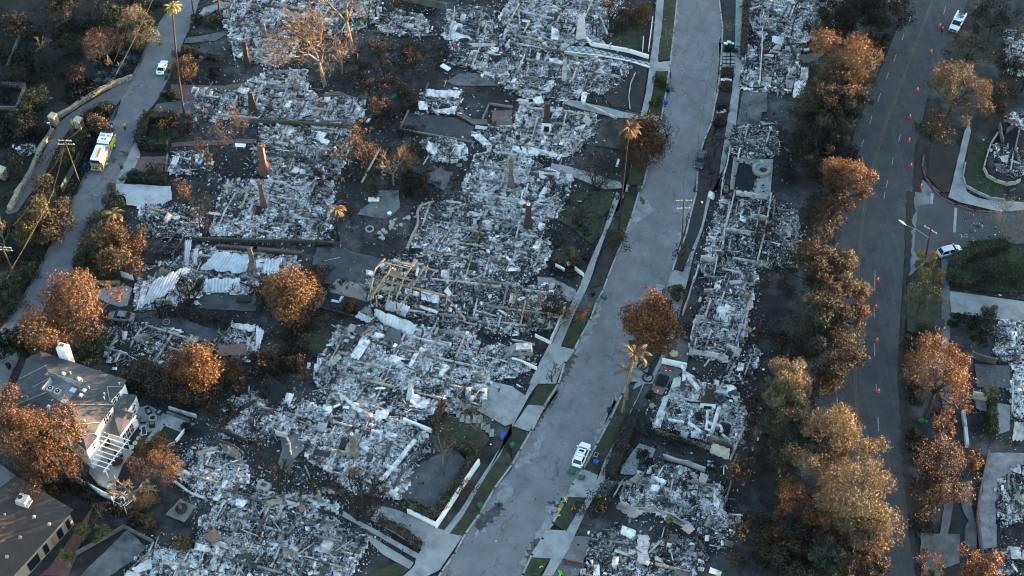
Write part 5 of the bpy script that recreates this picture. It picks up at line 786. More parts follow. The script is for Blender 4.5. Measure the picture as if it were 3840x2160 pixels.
# ---- people
def skin_mesh(name, verts, edges, m, parent, root=0, sub=1):
    me = bpy.data.meshes.new(name); me.from_pydata([v[:3] for v in verts], edges, []); o = link(name, me, m, parent); sk = o.modifiers.new('skin', 'SKIN'); me.skin_vertices[0].data
    for i, v in enumerate(verts): me.skin_vertices[0].data[i].radius = (v[3], v[3]); me.skin_vertices[0].data[i].use_root = i == root
    sb = o.modifiers.new('sub', 'SUBSURF'); sb.levels = sb.render_levels = sub; return o
M_SKIN = mat('skin', (.42, .24, .17), var=.08); M_TURN = mat('yellow_fire_jacket', (.62, .45, .02), var=.12); M_NAVY = mat('dark_trousers', (.012, .013, .018), var=.2); M_BOOT = M_BLACK; M_VEST = mat('orange_and_yellow_vest', (.55, .45, .03)); M_DKJ = mat('dark_jacket', (.015, .015, .02))
def person(label, spec, face, jacket, trousers, helmet, arms='down', vest=False, group=None):
    b = P1(spec, .035); f = P1(face, .035) - b; t = thing('person', label, 'person', (b.x, b.y, .035), math.atan2(f.y, f.x), group, False)
    sh, el, wr = {'down': ((.02, .20, 1.45), (.03, .27, 1.14), (.10, .27, .88)), 'bent': ((.02, .20, 1.45), (.02, .28, 1.16), (.25, .14, 1.12)), 'up': ((.02, .20, 1.45), (.16, .26, 1.30), (.22, .12, 1.50))}[arms]
    v = [(0, 0, .95, .13), (.01, 0, 1.2, .125), (.01, 0, 1.42, .12), (.02, 0, 1.53, .055), (.035, 0, 1.60, .075), (.035, 0, 1.70, .095), (.02, 0, 1.78, .06)]; e = [(0, 1), (1, 2), (2, 3), (3, 4), (4, 5), (5, 6)]; v.append((.115, 0, 1.66, .016)); e.append((5, 7))
    J, Je = [(0, 0, .86, .155), (.01, 0, 1.12, .165), (.01, 0, 1.40, .15), (.015, 0, 1.49, .085)], [(0, 1), (1, 2), (2, 3)]; T_, Te = [(0, 0, .93, .14)], []; Bo, Be = [], []
    for sg in (-1, 1):
        y = lambda p, r: (p[0], p[1] * sg, p[2], r); i = len(v); step = .10 * sg
        v += [y(sh, .065), y(el, .048), y(wr, .036), (wr[0] + .05, wr[1] * sg, wr[2] - .05, .034)]; e += [(2, i), (i, i + 1), (i + 1, i + 2), (i + 2, i + 3)]
        for k in range(4): j = len(v); o_ = (k - 1.5) * .02; v += [(wr[0] + .085, wr[1] * sg + o_, wr[2] - .09, .009), (wr[0] + .10 + .01 * (k in (1, 2)), wr[1] * sg + o_ * .9, wr[2] - .135, .008)]; e += [(i + 3, j), (j, j + 1)]
        j = len(v); v += [(wr[0] + .075, (wr[1] - .035) * sg, wr[2] - .055, .009), (wr[0] + .10, (wr[1] - .045) * sg, wr[2] - .09, .008)]; e += [(i + 3, j), (j, j + 1)]
        j = len(v); v += [(0, .1 * sg, .86, .09), (step * .5 + .02, .11 * sg, .5, .06), (step * .5, .12 * sg, .09, .042), (step * .5 + .16, .13 * sg, .04, .04)]; e += [(0, j), (j, j + 1), (j + 1, j + 2), (j + 2, j + 3)]
        i = len(J); J += [y(sh, .09), y(el, .07), y((wr[0] * .95, wr[1], wr[2] + .03), .055)]; Je += [(2, i), (i, i + 1), (i + 1, i + 2)]; i = len(T_); T_ += [(0, .1 * sg, .84, .115), (step * .5 + .02, .11 * sg, .5, .085), (step * .5, .12 * sg, .14, .07)]; Te += [(0, i), (i, i + 1), (i + 1, i + 2)]
        MB().tube([(step * .5, .12 * sg, .15), (step * .5 + .01, .12 * sg, .05)], .075, 8).box((step * .5 + .07, .13 * sg, .045), (.28, .11, .09), top=.8).build('boot', M_BOOT, t)
    skin_mesh('body', v, e, M_SKIN, t); skin_mesh('jacket', J, Je, jacket, t); skin_mesh('trousers', T_, Te, trousers, t)
    hm = MB(); hm.ring((.03, 0), .0, .125, 1.735, 1.76, 12); hm.tube([(.03, 0, 1.75), (.03, 0, 1.83), (.03, 0, 1.87)], [.115, .095, .03], 12); hm.build('cap' if helmet is M_BLACK else 'helmet', helmet, t)
    if vest:
        s = MB(); s.ring((.01, 0), .168, .19, 1.02, 1.14, 14, col=(.55, .08, .02)); s.ring((.01, 0), .168, .19, 1.141, 1.22, 14, col=(.65, .55, .03)); s.ring((.01, 0), .165, .185, 1.221, 1.40, 14, col=(.55, .08, .02)); s.beam((-.17, .09, 1.18), (-.1, .11, 1.50), .07, .03, (.65, .55, .03)); s.beam((-.17, -.09, 1.18), (-.1, -.11, 1.50), .07, .03, (.65, .55, .03)); s.build('safety_vest', M_COL, t)
person('firefighter in yellow jacket walking alone in the middle of the street', 'F: 1170,315', 'F: 1150,500', M_TURN, M_NAVY, M_BLACK, 'bent'); person('firefighter in yellow jacket beside the blue bin, hands raised to the face', 'F: 855,365', 'F: 700,330', M_TURN, M_NAVY, M_BLACK, 'up'); person('firefighter in yellow standing in the gateway between the stone pillars', '11: 552,955', '11: 500,1000', M_TURN, M_TURN, M_TURN, 'down')
person('worker in a dark jacket and yellow-striped vest beside the utility pickup', 'K: 410,815', 'K: 400,600', M_DKJ, M_NAVY, M_BLACK, 'down', True)
person('worker in an orange vest under the trees at the top right', 'K: 1420,200', 'K: 1200,200', mat('orange_jacket', (.6, .2, .03)), M_NAVY, mat('yellow_hard_hat', (.6, .5, .05)), 'bent')
# ---- wheeled bins
def bin_(label, spec, mcol, rz=0.0, tip=None, lid=True, name='wheeled_bin', group=None):
    """tip: heading (radians) along which the bin lies on its side; None = upright"""
    b = P1(spec, .04); t = thing(name, label, 'bin', (b.x, b.y, .04 if tip is None else .34), rz if tip is None else tip, group, False)
    if tip is not None: t.rotation_euler = (R(90) * .0, R(90), tip)
    s = MB(); V = []
    for z, a, c in ((.05, .24, .25), (.95, .31, .33), (1.0, .34, .36)): V += [(-a, -c, z), (a, -c, z), (a, c, z), (-a, c, z)]
    s.add(V, [(3, 2, 1, 0)] + [(k * 4 + i, k * 4 + (i + 1) % 4, k * 4 + 4 + (i + 1) % 4, k * 4 + 4 + i) for k in (0, 1) for i in range(4)] + [(8, 9, 10, 11)]); s.build('body', mcol, t)
    if tip is None or not lid: MB().box((.02, 0, 1.05), (.74, .76, .08), top=.9).build('lid', mcol, t)
    else: MB().box((.36, 0, 1.38), (.07, .74, .72), ry=.25).build('lid', mcol, t)
    MB().tube([(-.4, -.26, 1.0), (-.4, .26, 1.0)], .025, 5).build('handle', M_BLACK, t)
    for y in (-.28, .28): MB().tube([(-.27, y - .04, .12), (-.27, y + .04, .12)], .12, 10).build('wheel', M_BLACK, t)
    return t
BG = mat('green_bin_plastic', (.018, .11, .045), rough=.5, var=.1); BB = mat('blue_bin_plastic', (.015, .09, .42), rough=.5, var=.1); BK = mat('black_bin_plastic', (.012, .012, .014), rough=.5)
for lab, sp, m, rz, tip in (('green bin behind the white coupe, upper of the two', '11: 1275,545', BG, .3, None), ('green bin touching the rear corner of the white coupe', '11: 1257,590', BG, .3, None), ('blue bin on the island beside the dark leafy shrub tree', '11: 843,850', BB, .5, None), ('blue bin behind the firefighter with raised hands', '11: 843,950', BB, .4, None), ('tall blue bin leaning at the hedge corner', '11: 1083,925', BB, .2, None),
    ('left one of the two fallen blue bins behind the engine', '11: 625,1275', BB, 0, 1.0), ('right one of the two fallen blue bins behind the engine', '11: 668,1255', BB, 0, .5), ('green bin standing right of the engine rear', '11: 920,1270', BG, .2, None), ('tipped green bin below the standing one at the driveway', '11: 905,1370', BG, 0, .9), ('green bin at the kerb under the yellowish olive tree', '21: 425,355', BG, .8, None),
    ('blue bin at the kerb beside the mossy parkway', '13: 1160,785', BB, .3, None), ('dark bin at the kerb above the blue one', '13: 1173,690', BK, .2, None), ('green bin at the kerb below the bare oak lawn', '13: 957,1440', BG, .4, None), ('tipped green bin in the gutter with debris below the white fence', '23: 670,790', BG, 0, -.5), ('dark green bin left of the tipped one', '23: 610,780', BK, .4, None), ('dark bin at the kerb beside the king palms', '33: 735,215', BK, .3, None),
    ('fallen blue bin with its lid thrown open beside the white SUV', 'S: 690,880', BB, 0, -.4), ('tipped green bin behind the white SUV with open lid', 'S: 370,1110', BG, 0, 2.75), ('green bin lying on the driveway apron, its wheels to the right', 'S: 545,1200', BG, 0, 2.9), ('blue bin lying on the pavement beside the garden wall', '32: 1850,425', BB, 0, 1.2), ('green bin on the parkway right of the blue one', '32: 1932,480', BG, .5, None), ('green bin beside the yellow autumn tree', '24: 1122,560', BG, .2, None),
    ('small green bin on the parkway beside the garden wall', '32: 1690,935', BG, .3, None), ('dark bin at the kerb below the olive tree shade on the lower street', '21: 530,90', BK, .4, None), ('dark bin on the lawn left of the grey-roofed house', 'H: 120,310', BK, .8, None), ('toppled green bin in the dark verge of the avenue', '34: 1130,290', BG, 0, .3), ('dark blue bin by the bushy tree near the three cones', '24: 1190,1115', mat('navy_plastic', (.02, .03, .12)), .2, None)):
    bin_(lab, sp, m, rz, tip)
# ---- traffic cones
def cone(label, spec, first=[None]):
    b = P1(spec, .036)
    if first[0] is None:
        t = thing('traffic_cone', label, 'traffic cone', (b.x, b.y, .036), 0, 'traffic cones', False); MO = mat('orange_cone_plastic', (.65, .05, .015), rough=.5)
        MB().box((0, 0, .025), (.52, .52, .05)).build('base', MO, t); MB().tube([(0, 0, .05), (0, 0, .92)], [.20, .03], 12).build('cone_body', MO, t)
        for z0, z1 in ((.42, .60), (.66, .78)): MB().tube([(0, 0, z0), (0, 0, z1)], [.203 - .195 * (z0 - .05), .203 - .195 * (z1 - .05)], 12).build('reflective_band', M_WHITE, t)
        first[0] = t
    else: t = copy_tree(first[0]); t['label'] = label; t.location = (b.x, b.y, .036)
    t.scale = (1.1, 1.1, 1.1); return t
for lab, sp in (('traffic cone right behind the worker in the dark jacket', '14: 1297,200'), ('traffic cone on the avenue, first below the worker', '14: 1230,397'), ('traffic cone partly behind thin branches of the large brown tree', '14: 1127,683'), ('traffic cone beside the avenue kerb above the wedge-shaped bed', '14: 1071,886'), ('traffic cone level with the dark thin tree trunk', '14: 1064,1063'), ('traffic cone beside the puddled gutter', '14: 1079,1253'), ('traffic cone standing in the gutter at the red kerb', '14: 1156,1408'),
    ('traffic cone on the lane left of the yellow autumn tree', '24: 828,668'), ('traffic cone on the lane left of the sparse olive tree', '24: 813,868'), ('traffic cone on the lane right of the drooping brown tree', '24: 822,1122'), ('traffic cone on the lane beside the big russet eucalyptus', '34: 833,58'), ('traffic cone next to the largest golden crown', '34: 862,585'), ('lowest traffic cone, at the foot of the avenue', '34: 904,1258'), ('left cone of the three at the dark trench plate', '24: 1259,1033'), ('middle cone of the three at the dark trench plate', '24: 1287,1046'), ('right cone of the three at the dark trench plate', '24: 1327,1040'), ('small cone at the brick terrace corner beside the engine', 'F: 1520,1085')): cone(lab, sp)
tag(flat('trench_plate', pts('24: 1245,965 1330,960 1335,1030 1250,1035'), .16, mat('steel_plate', (.04, .045, .055), var=.2), thick=.03), 'dark rectangular trench plate behind three cones', 'steel plate').pop('kind', None)
# ---- poles, lamps, wires
def pole(label, base, top, arms, r=.17, group='utility poles', m=M_BARK, z=None, lamp=None):
    b = P1(base); h = z or rise(b, top); h = min(max(h, 4), 14); t_ = P1(top, h); t = thing('utility_pole', label, 'utility pole', (b.x, b.y, 0), 0, group); MB().tube([(b.x, b.y, -.1), (t_.x, t_.y, h)], [r, r * .7], 8).build('pole', m, t)
    for dz, L, a in arms:
        c = b.lerp(Vector((t_.x, t_.y, 0)), (h - dz) / h); c.z = h - dz; d = Vector((math.cos(a), math.sin(a), 0)); p, q = c - d * L / 2 + Vector((0, .12, 0)), c + d * L / 2 + Vector((0, .12, 0)); o = MB().beam(p, q, .12, .14).build('crossarm', M_PALEW, t); s = MB()
        for k in range(4): w = p.lerp(q, .06 + .88 * k / 3); s.tube([w + Vector((0, 0, .07)), w + Vector((0, 0, .22))], [.05, .035], 6)
        s.build('insulators', M_LAMP, o)
    return t, h
t_, h_ = pole('utility pole with two crossarms on the bank above the fire engine', '11: 600,1380', '11: 487,1060', ((.15, 2.4, -.05), (1.1, 3.0, 0.0)))
pole('utility pole with two pale crossarms at the left picture edge', '21: 140,690', '21: 15,415', ((.2, 3.0, -.1), (.9, 3.2, -.1)))
pole('tall wooden utility pole with two crossarms at the kerb of the main street', '23: 1275,520', '23: 1298,62', ((.2, 2.8, .0), (1.9, 2.4, .05)))
t4, h4 = pole('utility pole with one diagonal crossarm at the side street corner', '24: 1187,505', '24: 1228,280', ((.25, 2.6, -.75),))
def street_lamp():
    b = P1('24: 1215,345', h4 * .82); q = P1('24: 1035,245', h4 * .95); e = P1('24: 1003,223', h4 * .95); t = thing('street_lamp', 'white cobra-head street lamp reaching over the avenue on a thin arm', 'street lamp', (b.x, b.y, b.z)); MB().tube([b, b.lerp(q, .5) + Vector((0, 0, .3)), q], .05, 5).build('arm', M_CHROME, t); d = (e - q); MB().tube([q - d * .3, q, q.lerp(e, .5), e + d * .5], [.05, .1, .18, .09], 8).build('lamp_head', M_WHITE, t)
street_lamp()
def wire(label, spec, zs, r=.025, name='power_line', sag=.5, group='power lines over the slope', m=None):
    P = [P1(s_, z) for s_, z in zip(spec, zs)]; Q = []
    for i in range(len(P) - 1): Q += [P[i].lerp(P[i + 1], k / 8) - Vector((0, 0, sag * 4 * (k / 8) * (1 - k / 8))) for k in range(8)]
    tag(MB().tube(Q + [P[-1]], r * .6, 4).build(name, m or mat('pale_cable', (.10, .075, .055)), None), label, 'cable', group)
wire('thickest sunlit cable crossing the olive tree and the agaves', ('11: 1155,-10', '11: 830,640'), (9, 9), .055); wire('cable running from the crossarm pole along the bank', ('11: 720,850', '11: 490,1065', '11: 395,1449'), (8.5, 8.5, 8.5), .03); wire('thick sunlit cable leading down to the left edge pole', ('21: 405,-10', '21: 85,580'), (8.5, 8.5), .06); wire('thin cable left of the thickest sunlit one', ('11: 1020,-10', '11: 860,470'), (8.5, 8.2), .02)
wire('thin cable beside the sunlit cable at the lower left, upper one', ('21: 290,-10', '21: 100,250'), (8.5, 8.5), .02); wire('thin cable beside the sunlit cable at the lower left, lower one', ('21: 360,30', '21: 50,660'), (8.2, 8.2), .02); wire('thin cable slanting over the stone-walled driveway', ('11: 470,1150', '11: 250,1449'), (8.5, 8.5), .02)
wire('thin grey cable hanging along the chain fence', ('11: 660,1090', '11: 470,1449'), (1.8, 1.8), .035, group=None, sag=.1, m=M_CONCD); wire('pale conduit slanting down beside the kerb above the grey sedan', ('23: 1297,245', '23: 1240,470', '23: 1150,820'), (3.0, 1.6, .2), .07, 'conduit', .1, None, M_PALEW)
wire('black cable loops lying on the pale driveway edge', ('21: 1060,130', '21: 1110,105', '21: 1160,125', '21: 1200,150'), (.2, .3, .3, .15), .03, 'loose_cable', 0, None, M_BLACK); wire('black cable curled on the hillside street', ('21: 660,20', '21: 740,40', '21: 700,75', '21: 690,50', '21: 760,20'), (.06,) * 5, .03, 'loose_cable', 0, None, M_BLACK)
def coil(label, spec, r, seed):
    c = P1(spec, .16); s = MB(); rp = random.Random(seed)
    for k in range(7): s.tube([(c.x + (r + rp.uniform(-.12, .12)) * math.cos(a), c.y + (r + rp.uniform(-.1, .1)) * math.sin(a), .2 + .035 * k) for a in (6.283 * i / 18 for i in range(19))], .035, 4)
    tag(s.build('cable_coil', M_BLACK), label, 'cable coil')
coil('black cable coil, upper of the three beside the king palms', 'R: 170,55', .75, 1); coil('black cable coil in the middle of the three beside the king palms', 'R: 230,90', .85, 2); coil('lowest black cable coil beside the king palms', 'R: 250,210', .85, 3)
# ================================================================ the two standing houses and their yard
M_ROOF = mat('grey_roof_tiles', (.056, .062, .070), var=.14, scale=1.0, dirt=(.078, .080, .082), damt=.35, dscale=.25, tiles=(.45, .28, .02, (.05, .052, .055), .5, -.9)); M_BROOF = mat('brown_flat_roof', (.050, .037, .031), var=.2, scale=.5, dirt=(.05, .042, .038), damt=.5, dscale=.25); M_CAP = mat('pale_ridge_cap', (.22, .21, .19), var=.25, scale=3)
def V3(fr, x, y, z): return at(fr, x, y, z)
def white_house():
    c = P1('H: 900,800'); t = thing('white_house', 'white two-storey house with grey hipped roofs and a sunken roof well', 'house', (c.x, c.y, 0)); h = lambda x, y, z: V3('H', x, y, z); E, W = 5.8, 7.15
    A, B_ = h(525, 95, E), h(1630, 465, E); C, D = h(1060, 505, W), h(620, 355, W); L1, L2, L3, L4, L5 = h(345, 190, E), h(240, 460, E), h(95, 680, E), h(165, 705, E), h(45, 860, E); w1, w2, w3, w4, w5 = h(590, 282, W), h(575, 400, W), h(660, 432, W), h(540, 580, W), h(600, 625, W)
    w6, w7, w8, w9 = h(645, 650, W), h(690, 690, W), h(855, 785, W), h(930, 830, W); r1, r2, r3, r4 = h(1590, 555, E), h(1420, 740, E), h(1470, 790, E), h(1290, 1020, E); g1, r5, r6, g2, r7 = h(985, 1042, 7.0), h(1215, 1165, E), h(1262, 1187, E), h(1030, 1180, 6.6), h(1120, 1375, E); f1, f2, f3 = h(1075, 1200, 6.4), h(840, 1130, E), h(680, 1000, E); f4 = h(440, 835, E)
    pl = [(A, D, C, B_), (A, L1, w1, D), (L1, L2, w1), (w1, L2, L3, w3, w2, D), (L3, L4, w4, w3), (L4, L5, w5, w4), (L5, f4, w7, w6, w5), (f4, f3, w9, w7), (w7, w9, w8), (C, w8, r3, r2, r1, B_), (w8, w9, g1, r4, r3), (g1, g2, r5, r4), (g2, f1, r7, r6, r5), (w9, f3, f2, f1, g1), (f1, f2, r7), (g1, f1, g2)]
    s = MB()
    for q in pl:
        q = list(q); cc = sum(q, Vector()) / len(q)
        for i in range(len(q)): s.add([cc, q[i], q[(i + 1) % len(q)]], [(0, 1, 2)] if (q[i] - cc).cross(q[(i + 1) % len(q)] - cc).z > 0 else [(0, 2, 1)])
    roof = s.build('roof', M_ROOF, t); cp = MB()
    for a, b in ((w8, r3), (g1, r4), (g2, r5), (w1, L2), (w3, L4), (w5, L5), (w9, f3), (h(1385, 555, E + .8), r1), (h(1385, 555, E + .8), h(1420, 740, E + .1)), (D, C), (w3, w4)): cp.beam(a + Vector((0, 0, .03)), b + Vector((0, 0, .06)), .13, .1)
    cp.build('ridge_cap', M_CAP, roof)
    eave = [A, L1, L2, L3, L4, L5, f4, f3, f2, r7, r6, r5, r4, r3, r2, r1, B_]; ce = sum(eave, Vector()) / len(eave); inn = [ce + (p - ce) * .968 for p in eave]; w = MB(); n = len(inn)
    for i in range(n): a, b = inn[i], inn[(i + 1) % n]; w.add([(a.x, a.y, 0), (b.x, b.y, 0), (b.x, b.y, E - .03), (a.x, a.y, E - .03)], [(0, 1, 2, 3)])
    w.build('wall', M_WHITE, t); gt = MB()
    for i in range(n): gt.beam(eave[i] - Vector((0, 0, .06)), eave[(i + 1) % n] - Vector((0, 0, .06)), .12, .12)
    gt.build('gutter', mat('dark_gutter', (.05, .052, .055)), roof)
    well = [D, C, w8, w7, w6, w5, w4, w3, w2]; ws = MB(); fl = MB(); m = len(well); cw = sum(well, Vector()) / m
    for i in range(m): a, b = well[i], well[(i + 1) % m]; ws.add([(a.x, a.y, E - .1), (b.x, b.y, E - .1), b, a], [(0, 1, 2, 3)])
    ws.build('well_wall', M_SCORCHW, t); fl.add([(p.x, p.y, E - .08) for p in well], [tuple(range(m))]); fl.build('well_floor', M_CONC, t)
    for x, y in ((655, 590), (750, 630)):
        q = h(x, y, E + .3); a = MB().box((q.x, q.y, E + .35), (.95, .95, .85), rz=-.4).build('air_conditioner', mat('ac_casing', (.42, .44, .40)), t); f = MB(); f.ring((q.x, q.y), .1, .36, E + .776, E + .80, 14); f.build('fan_grille', M_BLACK, a); MB().disc((q.x, q.y), .1, E + .78, E + .83, 10).build('fan_hub', M_WHITE, a)
    for x, y, sx in ((950, 600, 1.0), (830, 745, 1.0)): q = h(x, y, E + .1); MB().box((q.x, q.y, E + .12), (1.0, .8, .3), rz=-.4).build('roof_hatch', M_WHITE, t)
    for x, y, z in ((820, 378, 7.2), (1015, 440, 7.2), (1090, 590, 7.3), (1045, 655, 7.3), (630, 805, 6.9), (855, 990, 6.6)): q = h(x, y, z); MB().box((q.x, q.y, z), (.62, .62, .42), rz=-.5, top=.55).build('skylight', M_LAMP, t)
    for x, y, z in ((912, 375, 7.2), (1060, 470, 7.5), (1155, 565, 7.2), (1545, 515, 6.1), (1352, 648, 6.5), (1348, 700, 6.4), (1095, 990, 6.9), (705, 905, 6.4), (1045, 1270, 6.0)): q = h(x, y, z); MB().tube([q - Vector((0, 0, .3)), q + Vector((0, 0, .3))], .09, 7).box(q + Vector((0, 0, .32)), (.3, .12, .1)).build('vent_pipe', M_LAMP, t)
    q = P1('H: 850,215', E - .4); ch = MB(); ch.box((q.x, q.y + .6, 4.2), (1.7, 1.35, 8.4), rz=-.32); o = ch.build('chimney', M_WHITE, t); MB().box((q.x, q.y + .6, 8.55), (1.0, .85, .35), rz=-.32, top=.9).build('chimney_cap', M_WHITE, o); MB().box((q.x, q.y + .6, 8.75), (.7, .55, .08), rz=-.32).build('flue', mat('flue_clay', (.12, .08, .06)), o)
    # one-storey wing along the right wall
    e, g = 3.1, 4.3; k1, k2, k3, k4, k5 = h(1770, 660, e), h(1735, 740, e), h(1650, 862, e), h(1762, 910, e), h(1550, 1192, e); k6, k7, k8, k9 = h(1600, 640, g), h(1500, 850, g), h(1610, 862, g), h(1475, 930, g); k10 = h(1370, 1150, e + .3); s = MB()
    for q in ((k6, k7, k8, k3, k2, k1), (k7, k9, k8), (k8, k9, k5, k4), (k9, k10, k5), (k8, k4, k3)):
        cc = sum(q, Vector()) / len(q)
        for i in range(len(q)): a, b = q[i], q[(i + 1) % len(q)]; s.add([cc, a, b], [(0, 1, 2)] if (a - cc).cross(b - cc).z > 0 else [(0, 2, 1)])
    s.build('wing_roof', M_ROOF, t); ev = [k6, k1, k2, k3, k4, k5, k10, k9]; ce = sum(ev, Vector()) / len(ev); ev = [ce + (p - ce) * .955 for p in ev]; w = MB()
    for i in range(len(ev)): a, b = ev[i], ev[(i + 1) % len(ev)]; w.add([(a.x, a.y, 0), (b.x, b.y, 0), (b.x, b.y, e - .02), (a.x, a.y, e - .02)], [(0, 1, 2, 3)])
    w.build('wing_wall', M_WHITE, t)
    def windows(a, b, lst, z0, z1):
        d = b - a; d.z = 0; n_ = Vector((d.y, -d.x, 0)).normalized(); n_ = -n_ if n_.dot(a - c) < 0 else n_
        for f0, f1 in lst:
            p, q = a + d * f0 + n_ * .05, a + d * f1 + n_ * .05; mk = lambda u, z: Vector((p.x + (q.x - p.x) * u, p.y + (q.y - p.y) * u, z)); o = MB().slab([mk(0, z0), mk(1, z0), mk(1, z1), mk(0, z1)], .04).build('window', M_GLASS, t); fr = MB()
            for u in (0, .5, 1): fr.beam(mk(u, z0) + n_ * .03, mk(u, z1) + n_ * .03, .07)
            for z in (z0, (z0 + z1) / 2, z1): fr.beam(mk(0, z) + n_ * .035, mk(1, z) + n_ * .035, .06)
            fr.build('frame', M_WHITE, o)
    I = lambda p: ce0 + (p - ce0) * .968
    ce0 = sum(eave, Vector()) / len(eave); windows(I(r1), I(r2), ((.22, .45), (.55, .78)), 4.0, 5.4); windows(I(r3), I(r4), ((.25, .42), (.48, .75), (.82, .96)), 3.9, 5.4); windows(I(r6), I(r7), ((.4, .65),), 3.8, 5.2); windows(I(r4), I(r5), ((.3, .6),), 3.9, 5.3)
    windows(ev[4], ev[5], ((.30, .48), (.52, .72), (.76, .94)), .5, 2.6); windows(ev[2], ev[3], ((.1, .4),), .6, 2.5); windows(ev[1], ev[2], ((.3, .6),), .8, 2.4)
    for p in (ev[4], ev[2]): MB().box((p.x + .15, p.y - .4, 2.6), (.2, .16, .22)).build('wall_lamp', M_BLACK, t)
    q = h(885, 1210, 6.6); MB().box((q.x, q.y, 5.9), (1.0, .3, 2.0), rz=-1.1).build('gable_dormer', M_WHITE, t)
white_house()
def pergola():
    y = lambda x, y_, z: V3('Y', x, y_, z); Z = 2.7; c = P1('Y: 420,750'); t = thing('pergola', 'white timber pergola standing over the patio of the white house', 'pergola', (c.x, c.y, .13))
    for a, b in (((425, 470), (140, 850)), ((618, 592), (305, 1000))): MB().beam(y(*a, Z), y(*b, Z), .14, .24).build('main_beam', M_WHITE, t)
    for a, b in (((300, 480), (650, 597)), ((280, 535), (612, 648)), ((255, 590), (572, 697)), ((238, 650), (536, 750)), ((222, 715), (492, 805)), ((195, 770), (452, 857)), ((165, 825), (415, 908)), ((145, 885), (380, 965))): MB().beam(y(*a, Z + .2), y(*b, Z + .2), .10, .16).build('rafter', M_WHITE, t)
    for p in ((405, 500), (615, 600), (330, 970), (165, 830)): q = y(*p, Z - .13); MB().box((q.x, q.y, (Z - .13) / 2), (.15, .15, Z - .13)).build('post', M_WHITE, t)
pergola()
def armchair(label, x, y_, rz, cover=False):
    q = P1('Y: %d,%d' % (x, y_), .2); t = thing('patio_armchair', label, 'armchair', (q.x, q.y, .13), rz, 'chairs around the fire pit', False); m = mat('dark_wicker', (.02, .021, .024), var=.3, scale=8); k = mat('grey_cushion', (.22, .23, .25), var=.1)
    MB().box((0, 0, .18), (.85, .85, .34)).build('base', m, t); MB().box((.02, 0, .41), (.66, .6, .14)).build('cushion', k, t); MB().box((-.40, 0, .55), (.12, .85, .74)).build('backrest', m, t)
    for s in (-1, 1): MB().box((.05, s * .38, .5), (.75, .12, .3)).build('armrest', m, t)
    if cover: MB().box((0, 0, .66), (1.1, 1.0, .14), top=.85).build('cover', mat('grey_cover', (.13, .13, .15), var=.15), t)
armchair('dark wicker armchair at the upper left of the fire pit', 890, 225, -1.0); armchair('dark wicker armchair at the upper right of the fire pit', 1030, 235, -2.0); armchair('covered grey armchair left of the fire pit', 820, 345, .1, True); armchair('dark wicker armchair nearest the swimming pool', 935, 400, 1.7)
q = P1('Y: 942,310', .2); t = thing('fire_pit', 'round pale fire pit in the middle of the patio armchairs', 'fire pit', (q.x, q.y, .13)); MB().ring((q.x, q.y), .42, .72, .1, .52, 22).build('bowl', mat('cast_stone', (.27, .24, .20)), t); MB().disc((q.x, q.y), .44, .38, .44, 16).build('burner', M_BLACK, t)
t = thing('table_tennis_table', 'dark table tennis table with white edges on the turf', 'table', tuple(P1('Y: 825,480'))); qs = [V3('Y', x, y, .8) for x, y in ((790, 412), (850, 405), (862, 515), (802, 525))]; MB().slab(qs, .04).build('tabletop', mat('slate_top', (.03, .035, .045)), t); e = MB(); [e.beam(qs[i] + Vector((0, 0, .02)), qs[(i + 1) % 4] + Vector((0, 0, .02)), .06, .05) for i in range(4)]; e.build('edge_line', M_WHITE, t)
for p in qs: MB().box((p.x * .97 + .03 * qs[0].x, p.y, .38), (.06, .06, .74)).build('leg', M_BLACK, t)
for i, (x, y) in enumerate(((805, 510), (760, 568), (714, 628), (668, 685))): q = P1('Y: %d,%d' % (x, y)); tag(MB().disc((q.x, q.y), .42, .05, .15, 16).build('stepping_stone', mat('pale_stepping_stone', (.42, .41, .38))), ('round stepping stone under the table tennis table', 'round stepping stone just below the table tennis table', 'round stepping stone third from the table tennis table', 'round stepping stone nearest the copper tree')[i], 'stepping stone', 'round stepping stones on the turf')
def pool(label, spec, z, m=M_WATER, cop=None, w=.35, h=.16):
    P = pts(spec); t = thing('swimming_pool', label, 'swimming pool', (P[0].x, P[0].y, 0)); flat('water', P, z, m, parent=t).pop('kind', None); s = wall_mb(MB(), P, h, w, 0, 0, 0, None, True); s.build('coping', cop or M_CONC, t); return t
pool('dark green narrow swimming pool beside the patio of the white house', 'Y: 1090,395 1335,490 1240,605 1120,690 930,620', .17, mat('green_pool_water', (.008, .014, .010), rough=.1, var=.3), h=.2); tag(wall_mb(MB(), pts('Y: 1360,470 1250,610'), .7, .2).build('garden_wall', M_WHITE), 'short white wall at the end of the narrow green pool', 'wall')
tag(wall_mb(MB(), pts('Y: 1140,240 1410,345'), .45, .35).build('bench', M_CONCD), 'long sooty bench between the narrow green pool and the scorched hedge', 'bench'); tag(wall_mb(MB(), pts('Y: 1155,190 1510,300'), .9, .25, .2, 3).build('garden_wall', M_SCORCHW), 'low ash-whitened wall behind the long sooty bench', 'wall')
P = pts('W: 220,495 720,620 560,785 150,680'); pl_ = pool('drained black swimming pool beside the jagged timber frame', 'W: 225,500 720,632 560,785 150,685', .17, mat('black_pool_water', (.006, .007, .010), rough=.12, var=.4), M_CONCD)
s = MB(); z = .26; s.beam(at('W', 265, 600, z), at('W', 365, 620, z), .5, .06).beam(at('W', 365, 620, z), at('W', 400, 550, z), .5, .06); tag(s.build('pool_steps', mat('pale_blue_plaster', (.42, .55, .60))), 'pale blue L-shaped steps showing in the black pool', 'steps')
